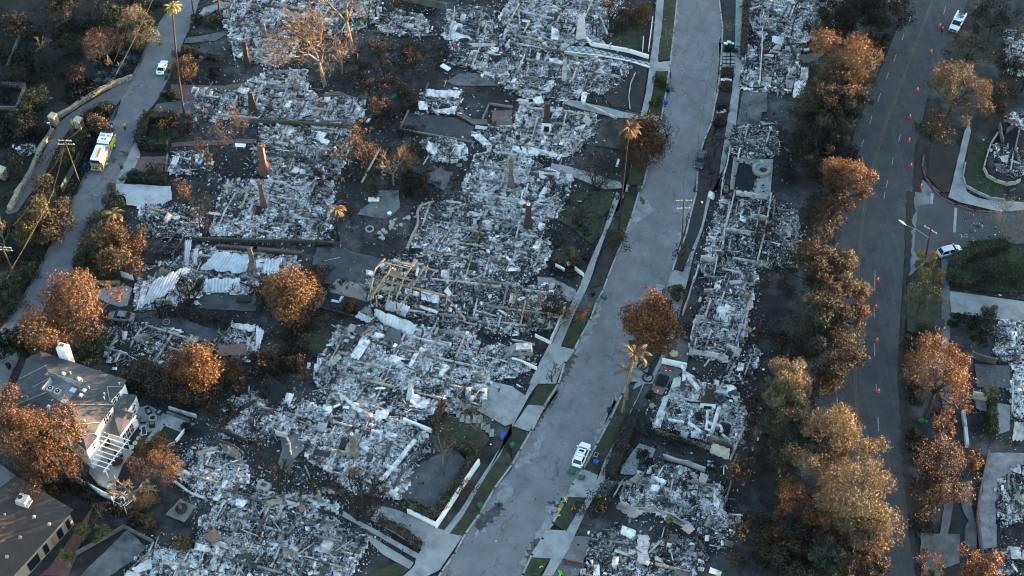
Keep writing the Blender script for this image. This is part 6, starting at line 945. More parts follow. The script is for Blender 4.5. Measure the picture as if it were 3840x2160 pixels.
t = pool('dark lagoon-shaped pool joined to the round spa', 'P: 680,160 760,170 850,190 890,260 905,300 950,330 945,360 900,400 895,470 870,520 820,540 740,520 615,515 640,340', .16, M_WATER, mat('stone_coping', (.22, .19, .16), var=.3, scale=2), .4, .2)
q = P1('P: 978,245', .5); t = thing('spa', 'round raised stone spa with pale blue water at the corner of the dark pool', 'spa', (q.x, q.y, 0)); MB().ring((q.x, q.y), 1.15, 1.75, 0, .75, 28).build('rim', mat('spa_stone', (.26, .22, .185), var=.25, scale=2), t); MB().disc((q.x, q.y), 1.16, .2, .5, 24).build('water', mat('spa_water', (.16, .24, .26), rough=.15, var=.4, scale=1.2), t); MB().disc((q.x + .25, q.y - .15), .62, .5, .515, 12, sx=1.2).build('debris_patch', mat('sunken_debris', (.03, .04, .03), var=.5), t)
tag(wall_mb(MB(), pts('P: 640,110 600,440 600,500'), .5, .45, .2, 5).build('retaining_wall', mat('spa_stone')), 'stone edging wall left of the dark lagoon pool', 'wall')
# brown flat-roofed house, lower left corner
def brown_house():
    y = lambda x, y_, z: V3('31', x, y_, z); c = P1('31: 200,1000'); t = thing('brown_house', 'long low house with a brown roof at the lower left corner', 'house', (c.x, c.y, 0)); e = 3.3; R_ = [y(-60, 560, 4.4), y(120, 690, 4.2), y(550, 945, e), y(95, 1449, e), y(-60, 1600, e)]; s = MB(); s.slab([R_[0], R_[1], R_[2], R_[3], R_[4], y(-200, 1200, 4.6)], .25); rf = s.build('roof', M_BROOF, t)
    tag(MB().slab([y(-60, 560, 4.41), y(120, 690, 4.21), y(0, 780, 4.35), y(-60, 760, 4.5)], .2).build('bleached_roof_part', M_CONCD, rf)); a, b = y(520, 985, e - .3), y(60, 1490, e - .3); d = b - a; a.z = b.z = 0; w = MB(); P = [a, b, a + (y(-60, 560, 0) - y(550, 945, 0)) * .93, b + (y(-60, 560, 0) - y(550, 945, 0)) * .93]; wall_mb(w, [a, b], e - .3, .25); wall_mb(w, [a, P[2]], e - .3, .25); w.build('wall', mat('cream_wall', (.26, .22, .18), var=.12), t); n = Vector((-d.y, d.x, 0)).normalized(); n = n if n.dot(Vector((1, -.3, 0))) > 0 else -n
    for f0, f1, m in ((.03, .09, M_GLASS), (.16, .24, M_GLASS), (.29, .33, mat('rust_door', (.28, .12, .06))), (.40, .47, M_GLASS), (.55, .72, M_GLASS)): p, q = a + d * f0 + n * .15, a + d * f1 + n * .15; MB().slab([(p.x, p.y, .3), (q.x, q.y, .3), (q.x, q.y, 2.5), (p.x, p.y, 2.5)], .05).build('door' if m is not M_GLASS else 'window', m, t)
    q = y(170, 870, 4.6); o = MB().box((q.x, q.y, 4.4), (1.7, 1.7, 1.1), rz=-.35, top=.92).build('rooftop_cooler', mat('cooler_casing', (.30, .31, .32), var=.12, rough=.5), t); MB().disc((q.x - .35, q.y + .2), .38, 4.955, 5.0, 14).build('fan_opening', M_BLACK, o); MB().box((q.x + .95, q.y - .5, 4.1), (.5, 1.4, .3), rz=-.35).build('duct', mat('cooler_casing'), o)
    for x, y_ in ((35, 985), (255, 1000), (370, 1055), (150, 1155), (50, 1300)): q = y(x, y_, 4.0); MB().box((q.x, q.y, 4.0), (.5, .5, .4), top=.6).build('roof_vent', M_CONC, t)
brown_house()
def walls(lst):
    for i, (nm, lab, cat, sp, h, th, m, rag) in enumerate(lst):
        w = wall(nm, lab, cat, pts(sp), h, th, m, rag, 200 + i)
walls([('stone_wall', 'rough stone wall along the brick driveway above the gate', 'wall', '11: 1005,590 900,625 760,690 640,760 540,830 445,885', .9, .7, M_STONE, .25), ('stone_wall', 'rough stone wall along the brick driveway below the gate', 'wall', '11: 395,1000 370,1040 310,1120 280,1200 235,1300 180,1400 120,1470', .9, .7, M_STONE, .25), ('stone_wall', 'end piece of stone wall at the left edge of the driveway', 'wall', '21: 150,5 75,140', 1.0, .8, M_STONE, .1), ('stone_wall', 'stone retaining wall beneath the long green hedge', 'wall', '21: 700,690 800,700 910,685', .9, .4, M_STONE, .2),
 ('retaining_wall', 'grey parapet of the small basin on the slope', 'wall', '11: 0,655 190,665', 1.2, .5, M_CONCD, 0), ('retaining_wall', 'long pale retaining wall on the slope at the left', 'wall', '11: 150,290 60,520', 1.0, .4, M_CONCD, .2), ('retaining_wall', 'dark wall round the lower basin of the slope', 'wall', '11: 190,670 130,830 0,830', 1.0, .3, M_CONCD, .1), ('garden_wall', 'broken white garden wall below the pergola', 'wall', 'Y: -40,1120 100,1200 260,1290 430,1380', 1.7, .2, M_WHITE, .15),
 ('garden_wall', 'long white garden wall with hedge on the main street', 'wall', '32: 1680,610 1550,800 1362,1085', 1.5, .3, M_WHITE, 0), ('garden_wall', 'white garden wall facing the concrete driveway', 'wall', '32: 1150,975 1355,1075', 1.2, .28, M_WHITE, 0), ('garden_wall', 'low white wall below the rust-brown hedge', 'wall', '32: 1120,285 1320,365', 1.0, .3, M_WHITE, 0), ('garden_wall', 'grey wall around the black pad by the yuccas', 'wall', '31: 560,1300 940,1085 1160,1200', .9, .25, M_CONCD, .1),
 ('retaining_wall', 'brown retaining wall under the upper ash field of the middle lots', 'wall', '12: -100,925 100,930 500,955 720,965', 1.0, .3, mat('brown_wall', (.085, .065, .052), var=.3), .1), ('retaining_wall', 'brown wall with black saplings above the metal roofs', 'wall', '21: 1450,365 1932,380 22: 360,385 590,400', .9, .3, mat('brown_wall'), .1), ('retaining_wall', 'double brown step wall above the metal roofs', 'wall', '21: 1650,430 1932,450 22: 340,480', 1.0, .6, mat('brown_wall'), 0), ('retaining_wall', 'tall sooty block wall along the top court', 'wall', '12: 1060,-10 1440,75', 1.8, .3, M_CONCD, .1),
 ('garden_wall', 'pink kerb wall around the sunken court', 'wall', '12: 1150,845 1085,980 1640,1080', .4, .3, mat('pinkish_kerb', (.18, .14, .13), var=.25), 0), ('garden_wall', 'square brick planter wall right of the curved path', 'wall', '12: 1710,905 1760,790 1932,815', .5, .25, mat('pinkish_kerb'), 0), ('stone_wall', 'curved stone edging by the round patio', 'wall', '22: 1345,85 1250,110 1220,160 1225,250 1180,340 1140,440', .6, .45, M_STONE, .2), ('garden_wall', 'white stepped wall along the lattice walk', 'wall', '13: 560,300 600,345 740,370 880,395 1025,440', .9, .3, M_WHITE, 0),
 ('garden_wall', 'low white kerb wall below the lattice walk', 'wall', '13: 400,395 700,430 900,470 1035,510', .3, .25, M_WHITE, 0), ('fence', 'slim white fence beside the upper pavement', 'fence', '13: 1060,150 1030,390', 1.0, .15, M_WHITE, 0), ('garden_wall', 'pale lit wall edge along the white driveway', 'wall', '13: 530,790 640,830 790,900', .6, .25, M_SCORCHW, .1), ('retaining_wall', 'long thin white wall between pavement and dark pool', 'wall', 'P: 580,0 550,190 490,400 468,600', 1.2, .2, M_SCORCHW, .1),
 ('garden_wall', 'white front wall of the soot-black terrace', 'wall', 'Q: 135,1215 395,1270', 1.3, .3, M_WHITE, 0), ('garden_wall', 'cream side wall of the soot-black terrace', 'wall', 'Q: 250,950 170,1115', 1.2, .35, M_STUCCO, 0), ('retaining_wall', 'white retaining wall at the right below the shaggy palm', 'wall', 'A: 600,850 850,900', 1.8, .3, M_SCORCHW, 0), ('retaining_wall', 'narrow pale wall running down from the retaining wall', 'wall', 'A: 490,1010 515,1200 535,1390', 1.0, .5, M_SCORCHW, .1),
 ('garden_wall', 'curved cream wall around the pink rubble', 'wall', 'C: 880,650 800,770 740,960 715,1060 760,1150 860,1210 980,1245 1080,1235 1140,1205', .8, .25, mat('cream_stone', (.34, .31, .24), var=.2), 0), ('garden_wall', 'grey curved wall along the side street walk', 'wall', 'C: 500,1000 470,1150 500,1260 640,1340 800,1410 960,1430', .6, .25, M_CONC, 0), ('retaining_wall', 'dark wall with openings above the ashen yard', 'wall', 'A: 590,400 690,440 850,480', 1.5, .3, M_CONCD, .1), ('retaining_wall', 'black wall between path and white ash yard', 'wall', 'B: 840,0 730,500 700,780 760,1240', 1.2, .3, M_CONCD, .2),
 ('garden_wall', 'broken white wall in the yard with the grey patio', 'wall', '32: 150,380 230,410 260,470 265,540', 1.3, .2, M_SCORCHW, .3), ('fence', 'white picket fence piece left of the gap, main street', 'fence', '23: 330,565 395,600', .9, .1, M_WHITE, 0), ('fence', 'white picket fence piece right of the gap, main street', 'fence', '23: 475,590 540,640', 1.0, .1, M_WHITE, 0), ('fence', 'white railing in front of the louvred screen', 'fence', '23: 175,1095 290,1150', .9, .1, M_WHITE, 0), ('fence', 'white railing below the burnt van', 'fence', '23: 0,1275 60,1290 185,1345', 1.0, .1, M_WHITE, 0), ('screen', 'louvred white timber screen beside the lit wall', 'screen', '23: 270,960 350,975', 1.8, .12, M_PALEW, 0), ('garden_wall', 'sunlit wall at the kerb beside the louvred screen', 'wall', '23: 400,900 340,1040 290,1150', 1.6, .25, M_SCORCHW, .1),
 ('fence', 'white gate panel at the end of the green hedge', 'gate', '21: 920,640 1008,665', 1.5, .08, M_WHITE, 0), ('fence', 'charred wavy fence through the burnt front yard', 'fence', '13: 930,560 895,640 880,740 890,830', .8, .15, M_PALEW, .4), ('fence', 'chain fence beside the bank of the engine', 'fence', '11: 665,1080 560,1290 470,1449', 1.6, .05, mat('green_mesh', (.05, .08, .065)), 0), ('garden_wall', 'brick planter wall above the garden hedge stub', 'wall', '11: 1440,180 1430,260 1540,265 1720,230', .3, .2, M_BRICKD, 0), ('fence', 'white T-shaped fence post by the garden lawn', 'fence post', '13: 990,300 985,395', 1.0, .12, M_WHITE, 0)])
def gate_pillar(label, sp): q = P1(sp); t = thing('gate_pillar', label, 'pillar', (q.x, q.y, 0)); MB().box((q.x, q.y, 1.1), (1.3, 1.3, 2.2), rz=-.4).build('shaft', M_STONE, t); MB().box((q.x, q.y, 2.29), (1.5, 1.5, .18), rz=-.4, top=.9).build('cap_stone', mat('cap_stone', (.42, .36, .28), var=.2), t)
gate_pillar('square stone gate pillar at the end of the driveway wall', '11: 415,935'); gate_pillar('square stone gate pillar right of the standing firefighter', '11: 605,965'); gate_pillar('worn stone pillar at the lower left edge of the slope', '11: 30,1340')
q = P1('11: 390,985'); t = thing('gate_lamp', 'small white lamp on a bent post below the stone gate', 'lamp', (q.x, q.y, 0)); MB().tube([(q.x, q.y, 0), (q.x, q.y, 1.4), (q.x - .15, q.y, 1.9)], .08, 6).build('post', M_WHITE, t); MB().box((q.x - .25, q.y, 1.95), (.45, .3, .2)).build('lamp_shade', M_WHITE, t)
# small steps, pads and furniture
for i, (x, y) in enumerate(((1637, 322), (1612, 332), (1660, 335), (1615, 602), (1590, 607), (1640, 610), (1607, 842), (1583, 848), (1560, 850))): p = P1('13: %d,%d' % (x, y)); tag(MB().box((p.x, p.y, .2), (.8, .65, .1), rz=-.1).build('stepping_pad', M_WHITE), 'white square pad in the %s cross of pads beside the right pavement' % ('upper', 'middle', 'lower')[i // 3], 'stepping pad', 'white pads in the %s cross' % ('upper', 'middle', 'lower')[i // 3])
for i in range(12): p = P1('13: %d,%d' % (1603 + (i % 3) * 30, 420 + (i // 3) * 26)); tag(MB().box((p.x, p.y, .2), (1.0 if i % 3 else .8, 1.3, .08), rz=-.1).build('paving_slab', M_CONC), 'pale paving slab in the grid of long pads by the right pavement', 'paving slab', 'pale slabs in the grid of long pads')
for i, (x, y) in enumerate(((1470, 165), (1500, 200), (1530, 230), (1555, 262), (1600, 272), (1655, 270), (1692, 270), (1715, 320), (1750, 340), (1780, 372))): p = P1('32: %d,%d' % (x, y)); tag(MB().box((p.x, p.y, .16), (.75, 1.5, .08), rz=.0).build('stepping_slab', M_CONC), 'oblong stepping slab between the dry lawn and the concrete drive', 'stepping slab', 'oblong stepping slabs by the dry lawn')
rp = random.Random(77)
for i in range(26): f = i / 25; a = pts('22: 1195,180 1060,225 990,290 940,330'); k = min(int(f * 3), 2); p = a[k].lerp(a[k + 1], f * 3 - k) + Vector((rp.gauss(0, .5), rp.gauss(0, .4), 0)); tag(MB().disc((p.x, p.y), rp.uniform(.2, .45), -.05, rp.uniform(.1, .25), 7, sx=rp.uniform(.7, 1.2), rz=rp.random() * 3).build('garden_stone', mat('garden_stones', (.30, .28, .25), var=.25)), 'pale garden stone in the curved row by the round patio', 'stone', 'pale garden stones in the curved row')
for k, (lab, sp, r) in enumerate((('round stone fire ring on the burnt lawn', '22: 858,283', .8), ('round pale ring of a burnt pot below the sunken garden', '12: 968,1310', .6), ('small round metal ring on the dark lawn', '12: 1272,1070', .4))): p = P1(sp); tag(MB().ring((p.x, p.y), r * .7, r, -.02, .25, 12).build('fire_ring', mat('garden_stones')), lab, 'fire ring')
def table(label, sp, w, d, h, rz=0, m=M_WHITE, rnd=False):
    p = P1(sp, h); t = thing('garden_table', label, 'table', (p.x, p.y, 0)); (MB().disc((p.x, p.y), w / 2, h - .06, h, 16, sx=1) if rnd else MB().box((p.x, p.y, h - .03), (w, d, .06), rz=rz)).build('tabletop', m, t)
    for a in range(4): x, y = (w * .38 * (1 if a % 2 else -1), d * .38 * (1 if a > 1 else -1)); MB().tube([(p.x + x * .8, p.y + y * .8, 0), (p.x + x * .8, p.y + y * .8, h - .06)], .035, 5).build('leg', m, t)
table('white oval table on the murky round patio', '22: 888,55', 2.0, 1.0, .75); table('white square table beside the tall thin burnt tree', '11: 1810,1095', 2.2, .9, .75, -.1); table('round white table with a parasol stump in the ash', '12: 683,1215', 1.3, 1.3, .8, 0, M_WHITE, True); table('small pale round table on the murky round patio', '22: 1007,157', .8, .8, .6, 0, M_WHITE, True); table('yellow round table on the soot-black terrace', 'Q: 263,1100', 1.5, 1.5, .7, 0, mat('yellow_tabletop', (.45, .40, .18), var=.2), True); table('round charred patio table under the pergola', 'Y: 480,860', 1.7, 1.7, .75, .2, M_BURNT, True)
for i, (x, y, a) in enumerate(((400, 880, 0), (450, 930, 1.2), (540, 890, 2.6), (545, 820, 3.6), (470, 800, 4.6))):
    p = P1('Y: %d,%d' % (x, y)); t = thing('patio_chair', 'charred dining chair around the table under the pergola', 'chair', (p.x, p.y, .14), a, 'charred dining chairs under the pergola', False); MB().box((0, 0, .45), (.5, .5, .06)).build('seat', M_BURNT, t); MB().box((-.24, 0, .75), (.06, .5, .55)).build('backrest', M_BURNT, t)
    for q in ((-.2, -.2), (.2, -.2), (.2, .2), (-.2, .2)): MB().box((*q, .22), (.05, .05, .42)).build('leg', M_BURNT, t)
q = P1('31: 1370,945', .3); t = thing('garden_sculpture', 'charred round table with a carved stump on the pale paving pad', 'sculpture', (q.x, q.y, .12)); MB().disc((q.x, q.y), .95, .45, .6, 18).build('tabletop', M_BURNT, t); MB().tube([(q.x, q.y, .12), (q.x, q.y, .45)], .4, 10).build('base', M_BURNT, t); MB().tube([(q.x - .1, q.y + .1, .6), (q.x - .25, q.y + .2, 1.4), (q.x - .15, q.y + .3, 1.9)], [.3, .24, .1], 7).build('stump', M_WOOD, t)
q = P1('32: 60,770', .6); t = thing('barbecue_counter', 'pale masonry barbecue block beside the grey patio', 'barbecue', (q.x, q.y, 0)); MB().box((q.x, q.y, .5), (2.0, 1.3, 1.0), rz=-.4).build('block', mat('pink_masonry', (.36, .29, .26), var=.2), t); MB().box((q.x, q.y, 1.03), (.9, .6, .08), rz=-.4).build('grill', M_CONCD, t)
q = P1('Y: 315,1140', .5); t = thing('outdoor_kitchen', 'white outdoor kitchen counter at the foot of the pergola', 'counter', (q.x, q.y, .13)); MB().box((q.x, q.y, .55), (2.0, 1.1, .9), rz=-.45).build('counter', M_WHITE, t); MB().box((q.x, q.y, 1.03), (2.1, 1.2, .07), rz=-.45).build('worktop', mat('stone_worktop', (.34, .30, .25)), t)
def doghouse(label, sp, m): q = P1(sp, .6); t = thing('kennel', label, 'kennel', (q.x, q.y, 0)); MB().box((q.x, q.y, .6), (1.3, 1.2, 1.2), rz=-.35).build('walls', M_SCORCHW, t); MB().box((q.x, q.y, 1.26), (1.5, 1.4, .12), rz=-.35, rx=.12).build('roof', m, t); MB().box((q.x - .2, q.y - .63, .5), (.55, .1, .8), rz=-.35).build('door_opening', M_BLACK, t)
doghouse('small white shed with pale flat roof beside the drained pool', 'W: 530,965', mat('pale_shed_roof', (.28, .27, .24))); doghouse('small shed with dark roof right of the pale-roofed one', 'W: 605,990', mat('dark_shed_roof', (.06, .063, .07)))
q = P1('21: 1255,985', .3); s = MB(); s.ring((q.x, q.y), .55, .62, .4, .46, 14); s.beam((q.x - .6, q.y, .43), (q.x + .6, q.y, .43), .05); [s.beam((q.x + a, q.y + b, .1), (q.x + a, q.y + b, .43), .05) for a, b in ((-.5, -.3), (.5, -.3), (.5, .3), (-.5, .3))]; tag(s.build('metal_bench', M_CHROME), 'burnt metal bench frame lying below the hedge stems', 'bench')
def lattice():
    a, b, c, d = pts('13: 375,350 700,360 1035,470 1030,500'); t = thing('lattice_walk', 'pale front walk with a dark diamond lattice leading to the white chimney', 'walk', (a.x, a.y, 0)); L = pts('13: 370,350 560,355 740,400 880,440 1040,475'); K = pts('13: 385,395 540,400 720,430 870,470 1035,505'); flat('paving', L + K[::-1], .16, mat('lattice_paving', (.40, .41, .42), var=.1), parent=t).pop('kind', None); s = MB(); n = 13
    def on(P, f): f *= len(P) - 1; i = min(int(f), len(P) - 2); return P[i].lerp(P[i + 1], f - i) + Vector((0, 0, .172))
    for k in range(n): s.beam(on(L, k / n), on(K, (k + 1) / n), .16, .02, (.04, .04, .04)); s.beam(on(K, k / n), on(L, (k + 1) / n), .16, .018, (.04, .04, .04))
    s.build('lattice_joints', M_COL, t)
lattice()
t = thing('lattice_paving', 'dark green and stone paver grid beside the soot-black terrace', 'paving', tuple(P1('33: 1130,5')))
s = MB(); a, b, c = P1('R: 400,140', .17), P1('R: 560,190', .17), P1('R: 330,300', .17)
for i in range(7):
    for j in range(7): p = a + (b - a) * ((i + .5) / 7) + (c - a) * ((j + .5) / 7); s.box((p.x, p.y, .17), (.5, .62, .06), rz=-.25, col=(.2, .21, .2))
s.build('pavers', M_COL, t)
# ================================================================ the burnt houses: ash heaps, wall stumps, chimneys, sheets and beams
W1, W2, W3 = (.74, .715, .71), (.57, .55, .545), (.41, .395, .39); G1, G2, G3 = (.18, .178, .175), (.075, .073, .073), (.022, .021, .021); K1 = (.009, .009, .009); PK = (.58, .47, .44); TN = (.36, .30, .22); BR = (.12, .08, .06); BL = (.30, .37, .44)
TONES = {'white': ((W1, 26), (W2, 24), (W3, 16), (G1, 10), (G2, 8), (G3, 7), (K1, 5), (PK, 3), (TN, 4), (BL, 1)), 'mixed': ((W1, 15), (W2, 17), (W3, 15), (G1, 15), (G2, 13), (G3, 11), (K1, 8), (PK, 3), (TN, 5), (BR, 3)), 'dark': ((W1, 6), (W2, 9), (W3, 11), (G1, 16), (G2, 20), (G3, 20), (K1, 14), (TN, 5), (BR, 5)), 'pink': ((W1, 6), (W2, 8), (G1, 12), (G2, 14), (G3, 14), (K1, 8), ((.40, .22, .19), 24), ((.30, .15, .13), 14)), 'soil': ((W2, 2), (W3, 5), (G1, 12), (G2, 24), (G3, 28), (K1, 16), (TN, 5), (BR, 8)), 'tan': ((W1, 8), (W2, 16), (W3, 14), (TN, 16), (G1, 14), (G2, 14), (G3, 10), (BR, 8), (PK, 8))}
def shards(X, Y, Z, rg, tone, smin, smax, rz0=0.0, thin=1.0, tilt=.38):
    """broken flat pieces with thickness: five-sided boxes, tilted at random"""
    n = len(X); cols = np.array([c for c, _ in tone]); w = np.array([k for _, k in tone], float); c = cols[rg.choice(len(cols), n, p=w / w.sum())] * rg.uniform(.8, 1.2, (n, 1))
    a = np.minimum(smin * np.exp(np.abs(rg.normal(size=n)) * .66) * np.where(rg.rand(n) < .035, 3.2, 1.0), smax) / 2; b = a * rg.uniform(.14, .75, n) * thin; t = rg.uniform(.02, .10, n) + .05 * a * thin; yaw = np.where(rg.rand(n) < .7, rz0 + rg.choice([0, math.pi / 2], n) + rg.normal(size=n) * .15, rg.uniform(0, 6.283, n)); p1, p2 = rg.normal(size=n) * tilt, rg.normal(size=n) * tilt
    ux = np.stack([np.cos(yaw) * np.cos(p1), np.sin(yaw) * np.cos(p1), np.sin(p1)], 1); vy = np.stack([-np.sin(yaw) * np.cos(p2), np.cos(yaw) * np.cos(p2), np.sin(p2)], 1); nz = np.cross(ux, vy); o = np.stack([X, Y, Z], 1)
    V = np.stack([o + ux * (i * a)[:, None] * rg.uniform(.7, 1.2, (n, 1)) + vy * (j * b)[:, None] * rg.uniform(.7, 1.2, (n, 1)) + nz * (k * t)[:, None] for k in (-1, 1) for j, i in ((-1, -1), (-1, 1), (1, 1), (1, -1))], 1).reshape(-1, 3)
    F = np.array([(4, 5, 6, 7), (0, 1, 5, 4), (1, 2, 6, 5), (2, 3, 7, 6), (3, 0, 4, 7)]); F = (np.arange(n) * 8)[:, None, None] + F[None]; return V, F.reshape(-1, 4), np.repeat(c, 8, 0)
def heap(name, P, tone, dens, seed, parent, hmax=.42, smin=.095, smax=1.5, base=True):
    rg = np.random.RandomState(seed); xs = np.array([p.x for p in P]); ys = np.array([p.y for p in P]); x0, x1, y0, y1 = xs.min() - 1, xs.max() + 1, ys.min() - 1, ys.max() + 1
    area = abs(sum(P[i].x * P[(i + 1) % len(P)].y - P[(i + 1) % len(P)].x * P[i].y for i in range(len(P)))) / 2; rz0 = rg.rand() * .2 - .35
    H = lambda X, Y: hmax * np.clip(vnoise(X, Y, 3.2, seed) * .75 + vnoise(X, Y, 1.1, seed + 1) * .4 - .2, 0, 1.2); RT = rg.rand(64, 64); M_ = lambda X, Y: vnoise(X, Y, 2.6, seed + 3) * .6 + vnoise(X, Y, .9, seed + 4) * .4 + (RT[((X * math.cos(rz0) + Y * math.sin(rz0)) // 3.7).astype(int) % 64, ((Y * math.cos(rz0) - X * math.sin(rz0)) // 4.3).astype(int) % 64] - .5) * .2
    sets = []; tn = TONES[tone]
    if base:
        g = .42; gx, gy = np.meshgrid(np.arange(x0, x1, g), np.arange(y0, y1, g)); jx, jy = gx + (vnoise(gx, gy, 1.1, seed + 5) - .5) * 1.1, gy + (vnoise(gx, gy, 1.1, seed + 6) - .5) * 1.1; cell = inpoly((jx[:-1, :-1] + g / 2).ravel(), (jy[:-1, :-1] + g / 2).ravel(), P).reshape(gx.shape[0] - 1, -1)
        Z = H(gx, gy) + .06; ix = np.arange(gx.size).reshape(gx.shape); F = np.stack([ix[:-1, :-1], ix[:-1, 1:], ix[1:, 1:], ix[1:, :-1]], -1)[cell]; mm = M_(gx, gy).ravel()[:, None] + rg.normal(size=(gx.size, 1)) * .10; d = {'white': .10, 'mixed': .02, 'dark': -.12, 'pink': -.08, 'tan': .0}[tone]; k = np.clip((mm + d - .40) / .22, 0, 1); C = np.array(G3) * (1 - k) + np.array(W1 if tone != 'tan' else (.34, .31, .27)) * k
        used = np.unique(F); mp = -np.ones(gx.size, int); mp[used] = np.arange(len(used)); sets.append((np.c_[gx.ravel(), gy.ravel(), Z.ravel()][used], mp[F], C[used]))
    n = int(area * dens * 2.2); X = rg.uniform(x0 - 1, x1 + 1, int(n * 4)); Y = rg.uniform(y0 - 1, y1 + 1, int(n * 4)); spill = rg.rand(len(X)) < .2; jx, jy = X + rg.normal(size=len(X)) * np.where(spill, 1.9, .2), Y + rg.normal(size=len(X)) * np.where(spill, 1.9, .2); k = inpoly(jx, jy, P); X, Y = X[k][:n], Y[k][:n]
    m = M_(X, Y); dark = m + rg.normal(size=len(m)) * .03 < (.42 if tone == 'white' else .455); Zs = H(X, Y) + rg.uniform(.03, .22, len(X))
    ins = inpoly(X, Y, P); Zs = np.where(ins, Zs, rg.uniform(.02, .06, len(X)))
    for sel, t_ in ((~dark, tn), (dark, TONES['dark'])):
        if sel.sum(): sets.append(shards(X[sel], Y[sel], Zs[sel], rg, t_, smin, smax, rz0))
    for cnt, s0, s1, th_, tl, tn_ in ((.16, .75, 2.4, 1.0, .2, ((W1, 8), (W2, 8), (W3, 6), (G1, 5), (G2, 4), (G3, 4), (PK, 2), (TN, 3), (BR, 1))), (.30, .9, 3.2, .12, .16, ((W2, 4), (W3, 4), (G1, 4), (G3, 7), (K1, 5), (TN, 3), (BR, 4)))):
        q = rg.randint(len(X), size=int(len(X) / dens / 2.2 * cnt)); sets.append(shards(X[q], Y[q], Zs[q] + .12, rg, tn_, s0, s1, rz0, th_, tl))
    fd = MB(); rp = random.Random(seed); c, s = math.cos(rz0), math.sin(rz0); wall_ = lambda u, v: Vector((u * c - v * s, u * s + v * c, 0)); U = [p.x * c + p.y * s for p in P]; Vv = [-p.x * s + p.y * c for p in P]
    for ax in (0, 1):
        lo, hi = (min(U), max(U)) if ax == 0 else (min(Vv), max(Vv)); l2, h2 = (min(Vv), max(Vv)) if ax == 0 else (min(U), max(U)); k = lo + rp.uniform(1, 3)
        while k < hi:
            w = l2
            while w < h2:
                e = w + rp.uniform(1.5, 5); a, b = (wall_(k, w), wall_(k, e)) if ax == 0 else (wall_(w, k), wall_(e, k))
                if rp.random() < .55 and inpoly(np.array([a.x, b.x]), np.array([a.y, b.y]), P).all(): fd.beam(a + Vector((0, 0, .3)), b + Vector((0, 0, .3)), .26, rp.uniform(.4, 1.1), rp.choice((W3, W3, G1, TN, G2)))
                w = e
            k += rp.uniform(2.8, 5.5)
    if fd.v: sets.append((np.array(fd.v), np.array(fd.f), np.array(fd.c)))
    o = leaf_mesh(name, sets, parent, M_RUB); o['kind'] = 'stuff'; return o
WM = {'s': M_STUCCO, 'w': M_SCORCHW, 'b': M_BRICK, 'd': M_BRICKD, 'c': M_CONCD, 'p': mat('lilac_plaster', (.36, .31, .31), var=.2, scale=.8, dirt=(.10, .085, .085), damt=.5, dscale=.4), 't': M_PALEW}
